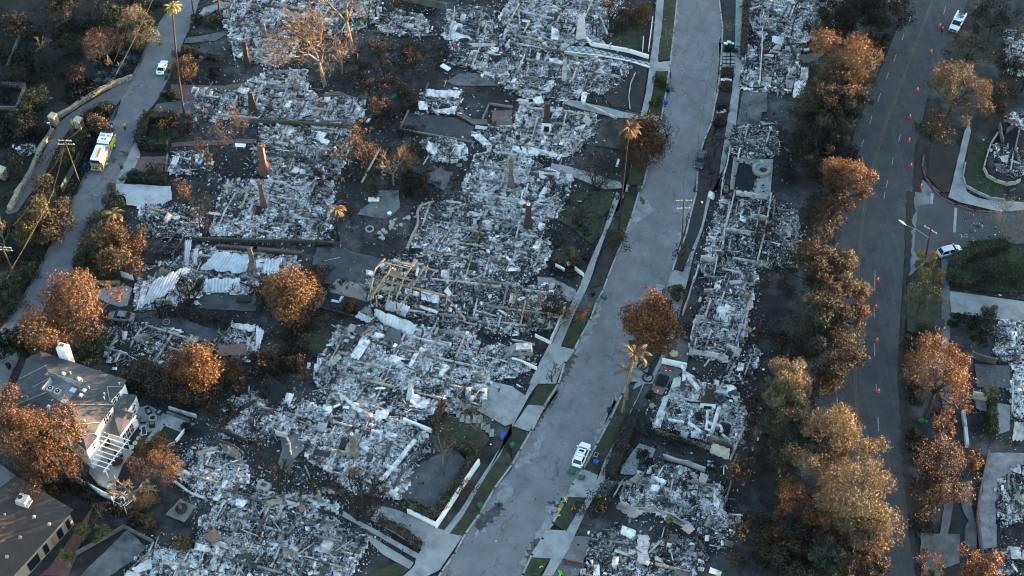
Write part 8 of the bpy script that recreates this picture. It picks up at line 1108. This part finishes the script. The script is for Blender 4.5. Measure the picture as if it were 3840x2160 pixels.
for a in (('rainbow-stained striped metal roof beside the short pale chimney', '21: 1640,435 1885,475 1860,620 1500,585', (1.5, 1.7, .8, .6), 'm', .25, 13), ('striped metal roof piece behind the black pollarded tree', '21: 1545,650 1815,650 1810,760 1530,755', (.9, .9, .4, .4), 'm', .1, 11), ('torn striped metal roof above the burnt car', '21: 1160,670 1400,570 1290,760 1040,890', (1.4, 1.6, .7, .4), 'm', .35, 9), ('narrow whitish metal strip left of the torn metal roof', '21: 1080,665 1130,680 1080,840 1025,895', (1.3, 1.3, .8, .4), 'W', .15), ('brown arched panel at the driveway end', '21: 1030,600 1190,565 1250,560 1170,650', (.6, .9, 1.1, .5), 'b', .2, 4), ('grey-brown tilted panel above the torn metal roof', '21: 1220,560 1295,600 1250,665 1150,650', (1.6, 1.4, .7, .6), 's', .1),
    ('upright white metal door leaf at the brown wall', '21: 1395,360 1450,355 1420,545 1390,545', (2.0, 2.0, .3, .3), 'm', .05, 3), ('second white metal leaf right of the upright door leaf', '21: 1460,430 1500,420 1485,550 1455,550', (1.5, 1.5, .2, .2), 'm', .05, 2), ('pale striped metal sheet left of the bronze tree', '22: 60,500 180,500 175,630 40,620', (.9, .9, .5, .5), 'm', .1, 5), ('small grey sheet left of the pale striped one', '22: 0,520 60,490 50,570 0,580', (.7, .8, .4, .4), 'W', .1),
    ('dark ribbed metal wall sheet leaning below the timber frame', 'W: 785,700 1310,885 1240,1080 780,815', (2.0, 2.0, .2, .3), 'm', .08, 12), ('grey ribbed sheets hanging inside the timber frame', 'W: 920,580 1130,630 1110,760 920,720', (2.0, 2.2, .6, .6), 'm', .15, 5), ('lower grey ribbed sheet leaning by the frame post', 'W: 1130,640 1220,680 1150,810 1060,770', (1.8, 1.8, .4, .4), 'm', .15, 3), ('pale panel with a vent right of the timber frame', 'W: 1350,480 1575,510 1560,645 1350,590', (1.3, 1.3, .7, .7), 'W', .1), ('white sunlit twisted sheet right of the timber frame', 'W: 1600,230 1690,260 1680,420 1585,300', (2.6, 2.8, 1.2, 1.8), 'W', .3), ('small white sheet below the sunlit twisted one', 'W: 1670,430 1725,520 1690,555 1620,490', (1.4, 1.0, .6, 1.0), 'W', .1), ('crumpled pale sheet at the lower pool corner', 'W: 600,740 780,800 720,880 540,800', (.9, 1.2, .4, .3), 'm', .3, 6), ('long folded sheet in the dark rubble right of the frame', 'W: 1330,660 1560,730 1540,760 1330,690', (1.0, .8, .5, .7), 'W', .2),
    ('wide smoky sheet lying below the ribbed wall sheet', 'W: 960,910 1100,950 1120,1140 880,1080', (.8, 1.0, .6, .5), 'd', .25), ('large white sheet slanting through the central ruin', 'W: 640,1040 750,1080 590,1320 480,1290', (1.4, 1.4, .8, .8), 'W', .2), ('white curled sheet over the top of the central ruin', 'W: 800,1000 910,1000 900,1050 740,1050', (1.2, 1.2, .9, .9), 'W', .3), ('sunlit cream block at the left end of the central ruin', 'W: 345,1230 400,1290 290,1390 230,1360', (1.3, 1.4, .8, .6), 'c', .1), ('upright white panel in the middle of the central ruin', 'W: 1260,1230 1330,1230 1240,1400 1195,1400', (1.6, 1.6, .4, .4), 'W', .1), ('smoky plate right of the ribbed wall sheet', 'W: 1120,1120 1320,1180 1300,1230 1100,1190', (.9, .7, .5, .6), 'd', .2),
    ('long white curved sheet at the lower rim of the central ruin, left part', '32: 620,60 760,150 790,220 640,100', (1.4, 1.2, .6, .8), 'W', .35), ('long white curved sheet at the lower rim of the central ruin, middle part', '32: 720,150 910,240 920,280 740,200', (1.1, 1.0, .4, .5), 'W', .3), ('long white curved sheet at the lower rim of the central ruin, right part', '32: 900,200 1010,190 990,270 900,280', (1.2, 1.2, .4, .4), 'W', .3), ('white curled sheet near the rust-brown hedge', '32: 1180,60 1320,110 1270,190 1150,170', (1.3, 1.2, .6, .7), 'W', .4), ('upright striped white sheet at the top of the lower rim', '32: 1150,-10 1190,0 1180,130 1130,130', (1.6, 1.6, .5, .5), 'm', .1, 3), ('white spiky sheet tip in the ruin above the courtyard', '32: 250,60 290,70 250,180 230,170', (1.5, 1.3, .5, .5), 'W', .2), ('pale lilac slab lying in the ash above the grey patio', '32: 470,280 545,290 520,370 440,350', (.9, .8, .5, .5), 'p', .15),
    ('black slatted panel propped up by the scorched hedge', '32: 10,40 100,-70 250,40 150,180', (1.6, 1.8, .9, .5), 'k', .05, 14), ('two brown plates beside the white-topped chimney', '32: 440,480 570,510 550,560 430,530', (.8, .8, .5, .5), 'b', .1), ('fallen white ceiling panel with dark joints, left', '32: 870,340 960,350 950,420 850,420', (.7, .8, .5, .5), 'W', .15), ('fallen white ceiling panel with dark joints, right', '32: 980,350 1070,370 1050,430 970,430', (.9, .8, .5, .5), 'W', .15), ('curved pale tin sheet at the top of the bottom ash field, left', '32: 80,870 200,870 210,900 60,930', (1.1, 1.2, .6, .5), 's', .3), ('curved pale tin sheet at the top of the bottom ash field, right', '32: 220,870 330,890 330,940 240,910', (1.1, 1.0, .4, .5), 'c', .3), ('round pink plate in the ash beside the curved pale tin', '32: 320,920 370,915 370,960 330,970', (.9, .9, .6, .6), 'r', .05), ('buckled grey sheet in front of the many-stemmed black tree', '32: 500,770 700,790 640,840 490,820', (.9, .9, .5, .5), 's', .3),
    ('tilted pink slab at the left end of the bottom ash field', '31: 1510,1150 1620,1085 1680,1150 1640,1220', (.7, 1.3, 1.0, .4), 'r', .15), ('pale pink crumpled sheet beneath the tilted pink slab', '31: 1620,1190 1750,1170 1800,1180 1700,1230', (.7, .8, .6, .4), 'p', .25), ('dark brown sheet at the bottom edge of the ash field', '31: 1790,1290 1900,1270 1910,1350 1800,1330', (.8, .8, .4, .4), 'b', .2), ('long pale tin sheet at the bottom left rubble', '31: 990,1400 1140,1300 1150,1390 1030,1430', (.9, 1.3, .8, .4), 'm', .2), ('white curled wall sheet over the ash left of the grey patio', '31: 1480,520 1640,460 1650,480 1500,550', (1.1, 1.2, .7, .6), 'p', .25), ('broad cream curved sheet over the ash left of the grey patio', '31: 1650,450 1800,480 1840,600 1720,540', (1.5, 1.4, .5, .7), 's', .3, 8),
    ('sagging pale sheet in the dark ruin below the burnt car', '21: 980,1110 1100,1060 1180,1080 1080,1150', (.9, .8, .7, .4), 's', .35), ('black sagging sheet in the ruin near the white chimney', '21: 890,1150 990,1140 970,1220 870,1210', (.8, .8, .4, .4), 'k', .2), ('upright pale piece left of the sagging pale sheet', '21: 920,1050 965,1050 950,1115 925,1115', (1.4, 1.4, .4, .4), 'W', .1), ('brown slab roof left of the bronze tree', '21: 1650,1160 1850,1140 1870,1230 1630,1240', (.9, 1.0, .6, .5), 'r', .1), ('white folded sheet above the brown slab roof', '21: 1740,985 1932,990 1920,1060 1740,1020', (1.2, 1.2, .7, .7), 'W', .35), ('white vertical sheet beside the bronze tree', '22: 0,1000 65,1050 30,1150 0,1180', (1.2, 1.1, .5, .4), 'W', .2),
    ('white folded garage roof, upper sheet', '12: 1285,660 1550,690 1530,745 1275,725', (1.6, 1.7, .9, .9), 'W', .3, 8), ('white folded garage roof, lower sheet', '12: 1340,820 1520,800 1500,865 1370,850', (1.1, 1.2, .6, .6), 'W', .3), ('white crumpled corner of the folded garage roof', '12: 1220,760 1290,755 1300,830 1230,830', (1.2, 1.2, .6, .5), 'W', .3), ('pale sheet lying at the corner of the sunken court', '12: 1620,1010 1690,1000 1780,1090 1720,1100', (1.0, 1.2, .6, .5), 'W', .2), ('light grey flat panel at the sunken court stairs', '12: 1660,940 1750,955 1740,980 1650,970', (.8, .8, .6, .6), 'm', .05), ('white bent sheet left of the black bare tree under the court', '12: 1300,1070 1380,1090 1350,1180 1280,1130', (1.0, 1.2, .5, .5), 'W', .3), ('white domed sheet right of the black bare tree under the court', '12: 1490,1110 1555,1110 1540,1180 1470,1160', (1.3, 1.3, .6, .5), 'W', .3), ('low white sheet before the black bare tree under the court', '12: 1400,1190 1530,1200 1520,1230 1400,1230', (.7, .7, .3, .3), 'W', .15),
    ('long curved white sheet under the fireplace ruin, left', '13: 0,1090 110,1120 110,1165 0,1140', (.9, .9, .4, .4), 'W', .25), ('long curved white sheet under the fireplace ruin, right', '13: 120,1110 350,1160 340,1185 120,1165', (1.0, .8, .3, .4), 'W', .25), ('white square sheet tilted behind the fireplace', '13: 150,740 225,722 245,775 180,785', (1.8, 1.8, 1.2, 1.2), 'W', .05), ('sunlit curled sheet at the right of the fireplace ruin', '13: 525,900 560,870 605,910 580,960', (1.3, 1.6, 1.2, .8), 'c', .25), ('pale sheet pile at the right rim of the fireplace ruin', '13: 470,960 560,940 540,980 480,980', (.9, 1.0, .5, .5), 'W', .2), ('pale roof sheet of the burnt garage at the top, left', '12: 1500,150 1530,190 1480,290 1445,270', (1.9, 1.7, .7, .6), 'W', .25), ('pale roof sheet of the burnt garage at the top, front', '12: 1440,290 1640,300 1600,270 1480,230', (.6, .6, 1.1, 1.0), 'W', .2), ('long pale gutter-like sheet under the burnt garage', '12: 1600,320 1800,320 1820,345 1640,355', (.9, 1.0, .7, .6), 'c', .15), ('lattice white floor piece in the wide grey ruin', '13: 270,430 390,460 360,500 290,470', (.6, .7, .5, .5), 'W', .05), ('grey tent-like sheet in the wide grey ruin', '13: 210,690 280,640 290,690 220,705', (.7, 1.4, .7, .5), 'm', .1), ('white crumpled sheet beside the white chimney', '13: 300,210 360,220 350,300 290,300', (1.5, 1.5, .6, .6), 'W', .4), ('white plate left of the tall white chimney', '13: 160,230 200,215 170,250 100,245', (.9, .9, .6, .6), 'W', .1), ('white curtain-like sheet by the brick terrace ruin', '11: 1310,1175 1360,1165 1320,1290 1260,1295', (1.4, 1.4, .4, .3), 'W', .25),
    ('tilted white gable wall left of the dark belt', 'E: 915,865 1010,865 1000,1040 890,1060', (3.0, 3.0, .8, .6), 'W', .03), ('long leaning white wall below the tilted gable', 'E: 830,1035 980,1040 950,1275 795,1260', (1.7, 1.8, .3, .3), 'W', .05), ('buckled silver roof sheet at the tall-walled ruin', 'E: 535,470 700,490 660,600 530,540', (2.0, 2.0, 1.4, 1.4), 'm', .25, 5), ('small cream flap below the buckled silver roof sheet', 'E: 590,570 660,600 630,640 530,640', (1.6, 1.4, 1.2, 1.2), 'c', .1), ('long curved grey wall running into the belt', 'E: 840,730 1220,670 1110,780 960,820', (1.6, 1.4, .2, .2), 'd', .3), ('white pointed sheet above the tilted gable', 'E: 870,780 905,860 890,890 835,800', (1.6, 1.4, .9, 1.0), 'W', .2), ('lilac panel beside the long leaning white wall', 'E: 720,1025 820,1030 800,1150 710,1130', (1.4, 1.4, .4, .4), 'p', .1),
    ('pale green car-like panel with dark slots at the paver grid', 'R: 600,220 710,180 690,320 555,355', (1.2, 1.5, .8, .4), 'g', .2), ('white sheet leaning over the pale green panel', 'R: 740,100 895,185 880,235 770,160', (1.6, 1.2, .7, 1.0), 'W', .1), ('grey bent sheet standing by the soot-black terrace', 'R: 820,70 940,190 920,210 830,110', (1.7, 1.0, .5, .9), 'd', .2), ('cream slab wall at the lower right of the duct-pipe ruin', 'R: 1130,1080 1370,1170 1355,1330 1080,1220', (2.2, 2.2, .3, .3), 'c', .04), ('pale slab left of the cream slab wall', 'R: 700,900 810,950 780,1040 690,1010', (1.2, 1.0, .5, .5), 'c', .1), ('white flat step by the left rim of the duct-pipe ruin', 'R: 420,640 500,650 420,890 320,890', (1.1, 1.1, .9, .9), 'W', .05), ('white triangular sheet at the right rim of the duct-pipe ruin', 'R: 1520,790 1590,790 1530,880 1510,880', (1.6, 1.6, .6, .6), 'W', .1), ('crumpled pale sheet right of the sooty chimney', 'R: 1370,420 1490,480 1450,560 1400,480', (1.1, 1.0, .6, .7), 'c', .3), ('white ridged sheet below the burnt engine block', 'R: 1280,555 1390,600 1360,640 1260,590', (.9, .8, .5, .5), 'W', .2),
    ('leaning lilac wall with a small window, lower ruin', 'U: 470,540 760,690 610,780 400,640', (2.0, 1.9, .3, .3), 'p', .1), ('brown plank roof piece over the lilac-walled ruin', 'U: 660,235 830,350 790,400 540,330', (1.3, 1.2, .7, .7), 's', .08, 9), ('white torn sheet right of the brown plank roof', 'U: 850,250 1010,330 980,375 820,295', (1.2, 1.0, .7, .7), 'W', .2), ('white burnt appliance sheet below the white torn sheet', 'U: 830,365 940,380 910,460 815,440', (1.1, 1.1, .7, .7), 'W', .05), ('bent lilac panel at the right of the white ruin', 'U: 1410,220 1510,250 1470,360 1380,330', (1.7, 1.6, .6, .6), 'p', .15), ('pale lilac box-like panel at the lower rim of the lilac-walled ruin', 'U: 1230,830 1350,890 1270,960 1180,890', (1.4, 1.2, .6, .7), 'p', .1), ('dark panel left of the box-like panel', 'U: 1010,700 1200,840 1160,860 1000,760', (1.3, 1.2, .5, .5), 'd', .1), ('long white curved shell strip at the right of the white ruin', 'U: 1560,470 1640,560 1620,660 1560,620', (1.0, .9, .4, .4), 'W', .25), ('grey square panel below the burnt palm', 'U: 1040,950 1150,960 1120,1060 1040,1020', (.8, .8, .4, .4), 'd', .05), ('white leaning board at the bottom edge', 'U: 150,1310 215,1310 220,1449 140,1449', (1.0, 1.0, .4, .4), 'W', .05), ('grey roof plates at the bottom edge below the belt', 'U: 1120,1370 1310,1430 1300,1460 1090,1440', (.9, .9, .5, .5), 'd', .05), ('grey dim panel right of the lilac-walled ruin slope', 'U: 1700,1010 1810,1050 1780,1120 1680,1080', (1.1, 1.0, .5, .5), 'd', .1),
    ('large white floor slab heap at the right edge below the stair', 'A: 1060,1090 1159,1110 1159,1320 1030,1310', (.9, .9, .6, .6), 'c', .2), ('pink curved roof piece inside the cream wall', 'C: 870,1000 1000,1080 980,1100 860,1040', (1.2, .9, .5, .6), 'r', .3), ('pink and cream pointed sheet in the pink rubble', 'C: 900,910 1025,865 1005,970 950,975', (1.4, 1.6, .9, .7), 'c', .15), ('pink beam-like wall piece above the cream wall', 'C: 950,460 1110,470 1110,500 960,495', (1.6, 1.6, .9, .9), 'r', .1)): sheet(*a)
# ---- duct pipes, block column, beams
def pipe(label, spec, r=.3, z=.6, m=None, group='white duct pipes in the ash'): tag(MB().tube([p + Vector((0, 0, z)) for p in pts(spec)], r, 8).build('duct_pipe', m or SM['W']), label, 'duct pipe', group)
pipe('longest straight duct pipe, at the upper left of the ruin', 'R: 760,200 870,330 945,415', .36, .9); pipe('soot-stained curved pipe standing over the pale green panel', 'R: 700,110 735,140 740,220 730,300', .28, 1.2); pipe('duct pipe right of the sooty chimney', 'R: 1155,425 1330,450', .32); pipe('thick upright duct pipe crossing the branched one', 'R: 1215,650 1150,860 1110,1000', .34, .8); pipe('slim duct pipe with a hooked top left of the thick upright one', 'R: 1100,685 1055,680 1055,830 1035,930 1090,950', .25); pipe('crossing duct pipe with an elbow to the right', 'R: 1060,840 1140,880 1230,890 1260,960 1230,980', .26, .7); pipe('duct pipe slanting from the ruin middle to its lower rim', 'R: 800,840 990,985', .28); pipe('duct pipe at the left of the ruin, lying level', 'R: 525,800 740,840', .26); pipe('duct pipe end pointing to the cream slab wall', 'R: 1255,1000 1370,1100', .24)
pipe('bent white stove pipe in the bottom dark ruin', 'U: 60,1310 90,1350 130,1350 120,1290', .2, .6, None, None); pipe('thin white hook pipe standing right of the lilac ruin', 'U: 1675,280 1680,180 1700,170 1720,210', .08, .7, None, None); pipe('long fallen white column in the ash above the courtyard', '32: 1200,440 1080,590 940,750', .42, .5, None, None); pipe('pale fallen beam beside the burnt palm', 'U: 945,1050 790,1200', .14, .5, M_PALEW, None); pipe('white lit fallen board below the central ruin', '32: 1100,720 1195,670', .1, .3, M_PALEW, None)
rp = random.Random(9); t = thing('block_column', 'toppled white block column in the bottom dark ruin', 'column', tuple(P1('U: 710,1180')))
for i in range(13):
    for j in range(2): p = P1('U: 0,0'); q = pts('U: 740,1015 715,1150 735,1310'); f = i / 12 * 2; k = min(int(f), 1); p = q[k].lerp(q[k + 1], f - k); MB().box((p.x + (j - .5) * .85 + rp.gauss(0, .1), p.y + rp.gauss(0, .1), .4 + rp.random() * .25), (.8, .72, .45), rz=rp.gauss(0, .25), rx=rp.gauss(0, .2)).build('block', mat('pinkish_block', (.50, .44, .43), var=.15), t)
def beams(label, where, n, L, group, m=M_WOOD, w=.13, seed=1, steep=.25, z=.5):
    """loose charred beams scattered in one ruin; every one an object of its own"""
    rg = random.Random(seed); P = pts(where); xs = [p.x for p in P]; ys = [p.y for p in P]; k = 0
    while k < n:
        x, y = rg.uniform(min(xs), max(xs)), rg.uniform(min(ys), max(ys))
        if not inpoly(np.array([x]), np.array([y]), P)[0]: continue
        a = rg.uniform(0, 6.28); e = abs(rg.gauss(0, steep)); l = L * rg.uniform(.5, 1.3); d = Vector((math.cos(a) * math.cos(e), math.sin(a) * math.cos(e), math.sin(e))) * l; c = Vector((x, y, rg.uniform(.2, z) * 1.3)); tag(MB().beam(c, c + d, w * rg.uniform(.6, 1.3), w).build('burnt_beam', m), label, 'beam', group); k += 1
for i, (lab, n, L, m, st) in {0: ('charred beam in the ash field under the small brown chimney', 14, 2.6, M_PALEW, .2), 2: ('charred beam in the L-shaped white ash field', 16, 2.2, M_WOOD, .15), 3: ('burnt beam in the ash behind the tall red brick chimney', 18, 2.2, M_WOOD, .2), 5: ('burnt beam in the ash around the broken lit chimney', 16, 2.4, M_WOOD, .15), 9: ('pale board in the bright ruin around the tall white chimney', 24, 2.4, M_PALEW, .25), 10: ('burnt board in the wide grey ruin below the lattice walk', 24, 2.4, M_WOOD, .25), 12: ('burnt board in the ash around the fireplace with white surround', 16, 2.2, M_WOOD, .3), 14: ('pale board in the ruin with the slim grey chimney', 18, 2.4, M_PALEW, .2),
    15: ('sharp leaning timber in the largest grey ruin', 34, 3.2, M_PALEW, .45), 16: ('burnt leaning timber in the dark rubble by the timber frame', 38, 3.2, M_WOOD, .4), 17: ('pale broken board in the ruin with large buckled sheets', 44, 2.8, M_PALEW, .3), 20: ('burnt board in the ash field above the courtyard', 22, 2.6, M_WOOD, .2), 23: ('pale board in the large ash field at the bottom', 26, 3.0, M_PALEW, .15), 25: ('charred board in the dark ruin below the burnt car', 16, 2.2, M_WOOD, .3), 27: ('charred board around the striped metal roofs', 14, 2.4, M_PALEW, .2),
    32: ('charred beam in the long walled ruin below the pool', 20, 2.2, M_WOOD, .3), 35: ('charred beam between the white wall stubs behind the copper maple', 24, 2.4, M_WOOD, .25), 37: ('pale board among the white duct pipes', 20, 1.8, M_PALEW, .2), 38: ('burnt board in the lilac-walled ruin', 24, 2.4, M_WOOD, .25), 40: ('burnt board around the toppled block column', 18, 2.4, M_WOOD, .25), 46: ('black beam in the ash at the right edge', 12, 2.0, M_WOOD, .2)}.items():
    beams(lab, RUINS[i][1], int(n * .62), L, lab.replace('beam', 'beams').replace('board', 'boards').replace('timber', 'timbers'), m, .12, 500 + i, st)
def loose(label, specs, name, cat, m, w=.2, z=.35):
    for sp in specs: P = [p + Vector((0, 0, z)) for p in pts(sp)]; tag(MB().tube(P, w / 2, 5).build(name, m), label, cat, label + 's' if len(specs) > 1 else None)
loose('charred log lying on the burnt soil of the middle gardens', ('12: 1010,75 1140,125', '12: 520,470 640,480', '12: 350,900 420,880', '22: 330,185 440,165', '22: 430,270 540,200'), 'fallen_log', 'log', M_BURNT, .3); loose('sunlit leaning burnt beam between the burnt garden trees', ('12: 930,1145 800,1390',), 'fallen_beam', 'beam', M_PALEW, .4, .5); loose('long black beam slanting below the ribbed wall sheet', ('W: 820,840 430,1235',), 'fallen_beam', 'beam', M_WOOD, .4, .8); loose('black beam lying beside the double path', ('32: 820,1160 730,1310',), 'fallen_beam', 'beam', M_BURNT, .35); loose('bent white fence rail by the patio planting', ('32: 1180,540 1150,560 1140,600',), 'bent_rail', 'rail', M_CHROME, .1)
loose('burnt pergola slat frame of the dark terrace by the hedge tree', ('21: 1260,345 1140,470', '21: 1330,340 1215,470', '21: 1400,350 1300,500', '21: 1190,350 1080,470', '21: 1070,465 1310,475', '21: 1110,420 1330,440'), 'slat', 'slat', M_WOOD, .25, .9); loose('thin pale board lying on the sooty yard slab', ('22: 515,525 635,500',), 'loose_board', 'board', M_PALEW, .12, .2)
# wreck of two white-wheeled tyres, pots, burnt appliances
for lab, sp in (('left of two burnt tyres with pale rims in the dark lot', 'U: 1500,140'), ('right of two burnt tyres with pale rims in the dark lot', 'U: 1545,150')): p = P1(sp, .2); t = thing('wheel_set', lab, 'tyre', (p.x, p.y, 0)); MB().ring((p.x, p.y), .3, .5, .05, .32, 14).build('tread', M_BLACK, t); s = MB(); [s.beam((p.x, p.y, .3), (p.x + .3 * math.cos(k), p.y + .3 * math.sin(k), .3), .07) for k in (0, 1.26, 2.5, 3.8, 5.0)]; s.build('rim', M_CHROME, t)
def pot(label, sp, r=.3, h=.55, m=None, group=None):
    p = P1(sp, .1); t = thing('flower_pot', label, 'flower pot', (p.x, p.y, 0), 0, group); MB().tube([(p.x, p.y, 0), (p.x, p.y, h)], [r * .75, r], 10).build('body', m or mat('terracotta', (.20, .10, .07), var=.25), t); MB().ring((p.x, p.y), r * .7, r * 1.1, h - .05, h + .05, 12).build('rim', m or MATS['terracotta'], t)
for k, (sp) in enumerate(('12: 500,1160', '12: 620,1160', '12: 430,1130', '12: 465,1130', '12: 655,1360', '12: 605,1355', '12: 360,1365', '12: 805,1270', '12: 495,1355', '12: 955,1355', '12: 235,1300', '12: 870,975')): pot('small flower pot on the burnt terrace right of the red brick chimney', sp, .28, .5, None, 'flower pots on the burnt terrace')
for lab, sp, m, r in (('tan pot standing in the dark bed beside the duct-pipe ruin', 'R: 305,605', mat('tan_pot', (.34, .26, .17)), .4), ('white pot on the patio of the upper garden', '12: 1707,580', M_WHITE, .3), ('white pot by the picket fence gap', '23: 427,550', M_WHITE, .35), ('dark pot in a row at the bottom terrace, left', '33: 1010,100', M_BLACK, .2), ('dark pot left of the small round patio', '22: 905,180', None, .35), ('green pot by the curved stone row', '22: 905,325', BG, .3)): pot(lab, sp, r, .6, m)
for k in range(7): pot('rusty pot in the row along the bottom terrace', '33: %d,%d' % (395 + k * 24, 1350 + k * 4), .3, .5, mat('rusty_pot', (.10, .055, .04)), 'rusty pots along the bottom terrace')
def box_thing(name, label, cat, sp, size, m, rz=0, z=0): p = P1(sp, .2); t = thing(name, label, cat, (p.x, p.y, 0)); MB().box((p.x, p.y, z + size[2] / 2), size, rz=rz).build('casing', m, t); MB().box((p.x, p.y, z + size[2] + .02), (size[0] * .6, size[1] * .6, .04), rz=rz).build('top_opening', M_BLACK, t)
box_thing('burnt_appliance', 'burnt square machine casing right of the sooty chimney', 'appliance', 'R: 1235,520', (1.5, 1.4, 1.1), M_CONCD, .5); box_thing('burnt_appliance', 'black burnt stove in the middle of the duct-pipe ruin', 'appliance', 'R: 935,745', (.9, .9, 1.1), M_BURNT, .2); box_thing('planter_box', 'light blue tub on the terrace below the spa', 'tub', 'P: 990,460', (.8, .7, .5), mat('blue_tub', (.10, .28, .42)), .2); box_thing('planter_box', 'flat light blue lid beside the pool terrace rubble', 'tub', 'P: 1000,518', (.7, .5, .15), MATS['blue_tub'], .1); box_thing('air_conditioner', 'burnt tan machine by the thin white wall at the pool', 'appliance', 'P: 530,510', (.8, 1.0, 1.0), mat('tan_casing', (.22, .17, .12)), 0); box_thing('utility_box', 'pale utility box on the parkway beside the white SUV', 'utility box', 'S: 750,750', (.7, .9, .12), M_CONC, -.4, .14)
def litter(label, sp, m, n=3, name='yellow_tape', cat='tape'): 
    p = P1(sp, .18); rg = random.Random(len(label) + int(p.x)); s = MB(); a = Vector((p.x, p.y, .2)); s.tube([a + Vector((rg.gauss(0, .5), rg.gauss(0, .5), rg.uniform(0, .1))) * (k * .18) for k in range(n + 2)], .09, 4); tag(s.build(name, m), label, cat, 'scraps of bright tape along the lower kerb')
MT = mat('yellow_tape', (.55, .50, .04)); litter('yellow tape scrap on the kerb above the orange sign', '33: 410,870', MT); litter('yellow tape scrap on the dead lawn right of the orange sign', '33: 480,940', MT); litter('yellow tape scrap below the orange sign', '33: 355,990', MT); litter('yellow tape scrap in the bottom parkway', '33: 235,1380', MT); litter('yellow tape scrap on the black charred bush', '33: 655,860', MT); litter('bright green cloth sprawled on the dark bottom patio', '33: 365,1420', mat('bright_green_cloth', (.08, .60, .03)), 6, 'green_cloth', 'cloth')
tag(MB().slab([V3('33', x, y, .3) for x, y in ((340, 935), (370, 935), (372, 955), (345, 960))], .03).build('road_sign', mat('orange_sign', (.60, .26, .01))), 'small orange sign fallen at the lower kerb', 'sign')
tag(MB().slab([V3('12', x, y, .5) for x, y in ((1490, 335), (1518, 337), (1515, 358), (1488, 356))], .1).build('red_chair', mat('red_plastic', (.42, .02, .02))), 'bright red plastic chair by the burnt garage', 'chair'); tag(MB().beam(P1('12: 1020,745', .3), P1('12: 1055,715', .3), .5, .3).beam(P1('12: 1040,740', .35), P1('12: 1048,715', .7), .4, .1).build('green_lounger', BG), 'green plastic lounger overturned on the burnt lawn', 'lounger'); tag(MB().disc(tuple(P1('12: 1033,427'))[:2], .25, 0, .4, 8).build('blue_ball', BB), 'small blue ball on the burnt soil', 'ball'); tag(MB().slab([V3('13', x, y, 1.0) for x, y in ((800, 1195), (815, 1205), (795, 1258), (780, 1255))], .05).build('yard_sign', M_WHITE), 'white yard sign leaning beside the dark red-brown maple', 'sign'); tag(MB().beam(P1('12: 1400,490', .3), P1('12: 1460,525', .3), 1.0, .2).build('door_leaf', M_WHITE), 'white door lying on the burnt garden above the patio', 'door')
# red toy wagon, picket heap
p = P1('R: 525,90', .2); t = thing('toy_wagon', 'small red and white toy wagon on the dark pavement', 'toy wagon', (p.x, p.y, 0)); MB().box((p.x, p.y, .45), (.9, .5, .25), rz=-.2).build('tray', mat('red_toy', (.35, .02, .03)), t); [MB().tube([(p.x + a, p.y + b - .05, .2), (p.x + a, p.y + b + .05, .2)], .17, 8).build('wheel', M_WHITE, t) for a in (-.35, .35) for b in (-.28, .28)]
rp = random.Random(31); c = P1('Y: 520,1390')
for k in range(16): a = rp.uniform(0, 3.1); q = c + Vector((rp.gauss(0, .9), rp.gauss(0, .8), .2 + rp.random() * .5)); d = Vector((math.cos(a), math.sin(a), rp.gauss(0, .3))) * rp.uniform(.6, 1.1); tag(MB().beam(q - d, q + d, .12, .05).build('fence_board', M_WHITE), 'broken white fence board in the heap below the pergola', 'fence board', 'broken white fence boards below the pergola')
# scattered fragments over the burnt lots, far too many to count
def scatter(name, spec, n, tone, seed, smin=.10, smax=.6):
    rg = np.random.RandomState(seed); P = pts(spec); xs = [p.x for p in P]; ys = [p.y for p in P]; X = rg.uniform(min(xs), max(xs), n * 3); Y = rg.uniform(min(ys), max(ys), n * 3); k = inpoly(X, Y, P) & (vnoise(X, Y, 5, seed) * .6 + vnoise(X, Y, 1.5, seed + 1) * .4 > .44); X, Y = X[k][:n], Y[k][:n]
    o = leaf_mesh(name, [shards(X, Y, np.full(len(X), .02), rg, TONES[tone], smin, smax)], None, M_RUB); o['kind'] = 'stuff'
LOTS = 'G: 500,-10 1690,-10 1650,200 1600,420 1500,700 1400,880 1280,1080 1050,1400 560,1449 460,1280 250,1000 240,800 320,640 370,480 400,300'
scatter('scattered_debris', LOTS, 14000, 'soil', 41, .10, .5); scatter('scattered_debris', LOTS, 2000, 'mixed', 42, .08, .3); scatter('scattered_debris', 'G: 430,1130 760,1000 1100,860 1240,1000 1060,1260 900,1449 520,1449', 7000, 'mixed', 46, .08, .35); scatter('scattered_debris', 'G: 1860,-10 2110,-10 2000,400 1960,700 1920,950 1900,1200 1860,1449 1480,1449 1640,1000 1760,700 1840,400', 6000, 'soil', 43); scatter('scattered_debris', 'G: 2420,440 2576,440 2576,1449 2470,1449 2440,1000', 1800, 'dark', 44); scatter('street_litter', 'G: 1700,0 1810,0 1760,400 1650,800 1500,1120 1300,1449 1120,1449 1400,1000 1560,650', 500, 'dark', 45, .08, .3)
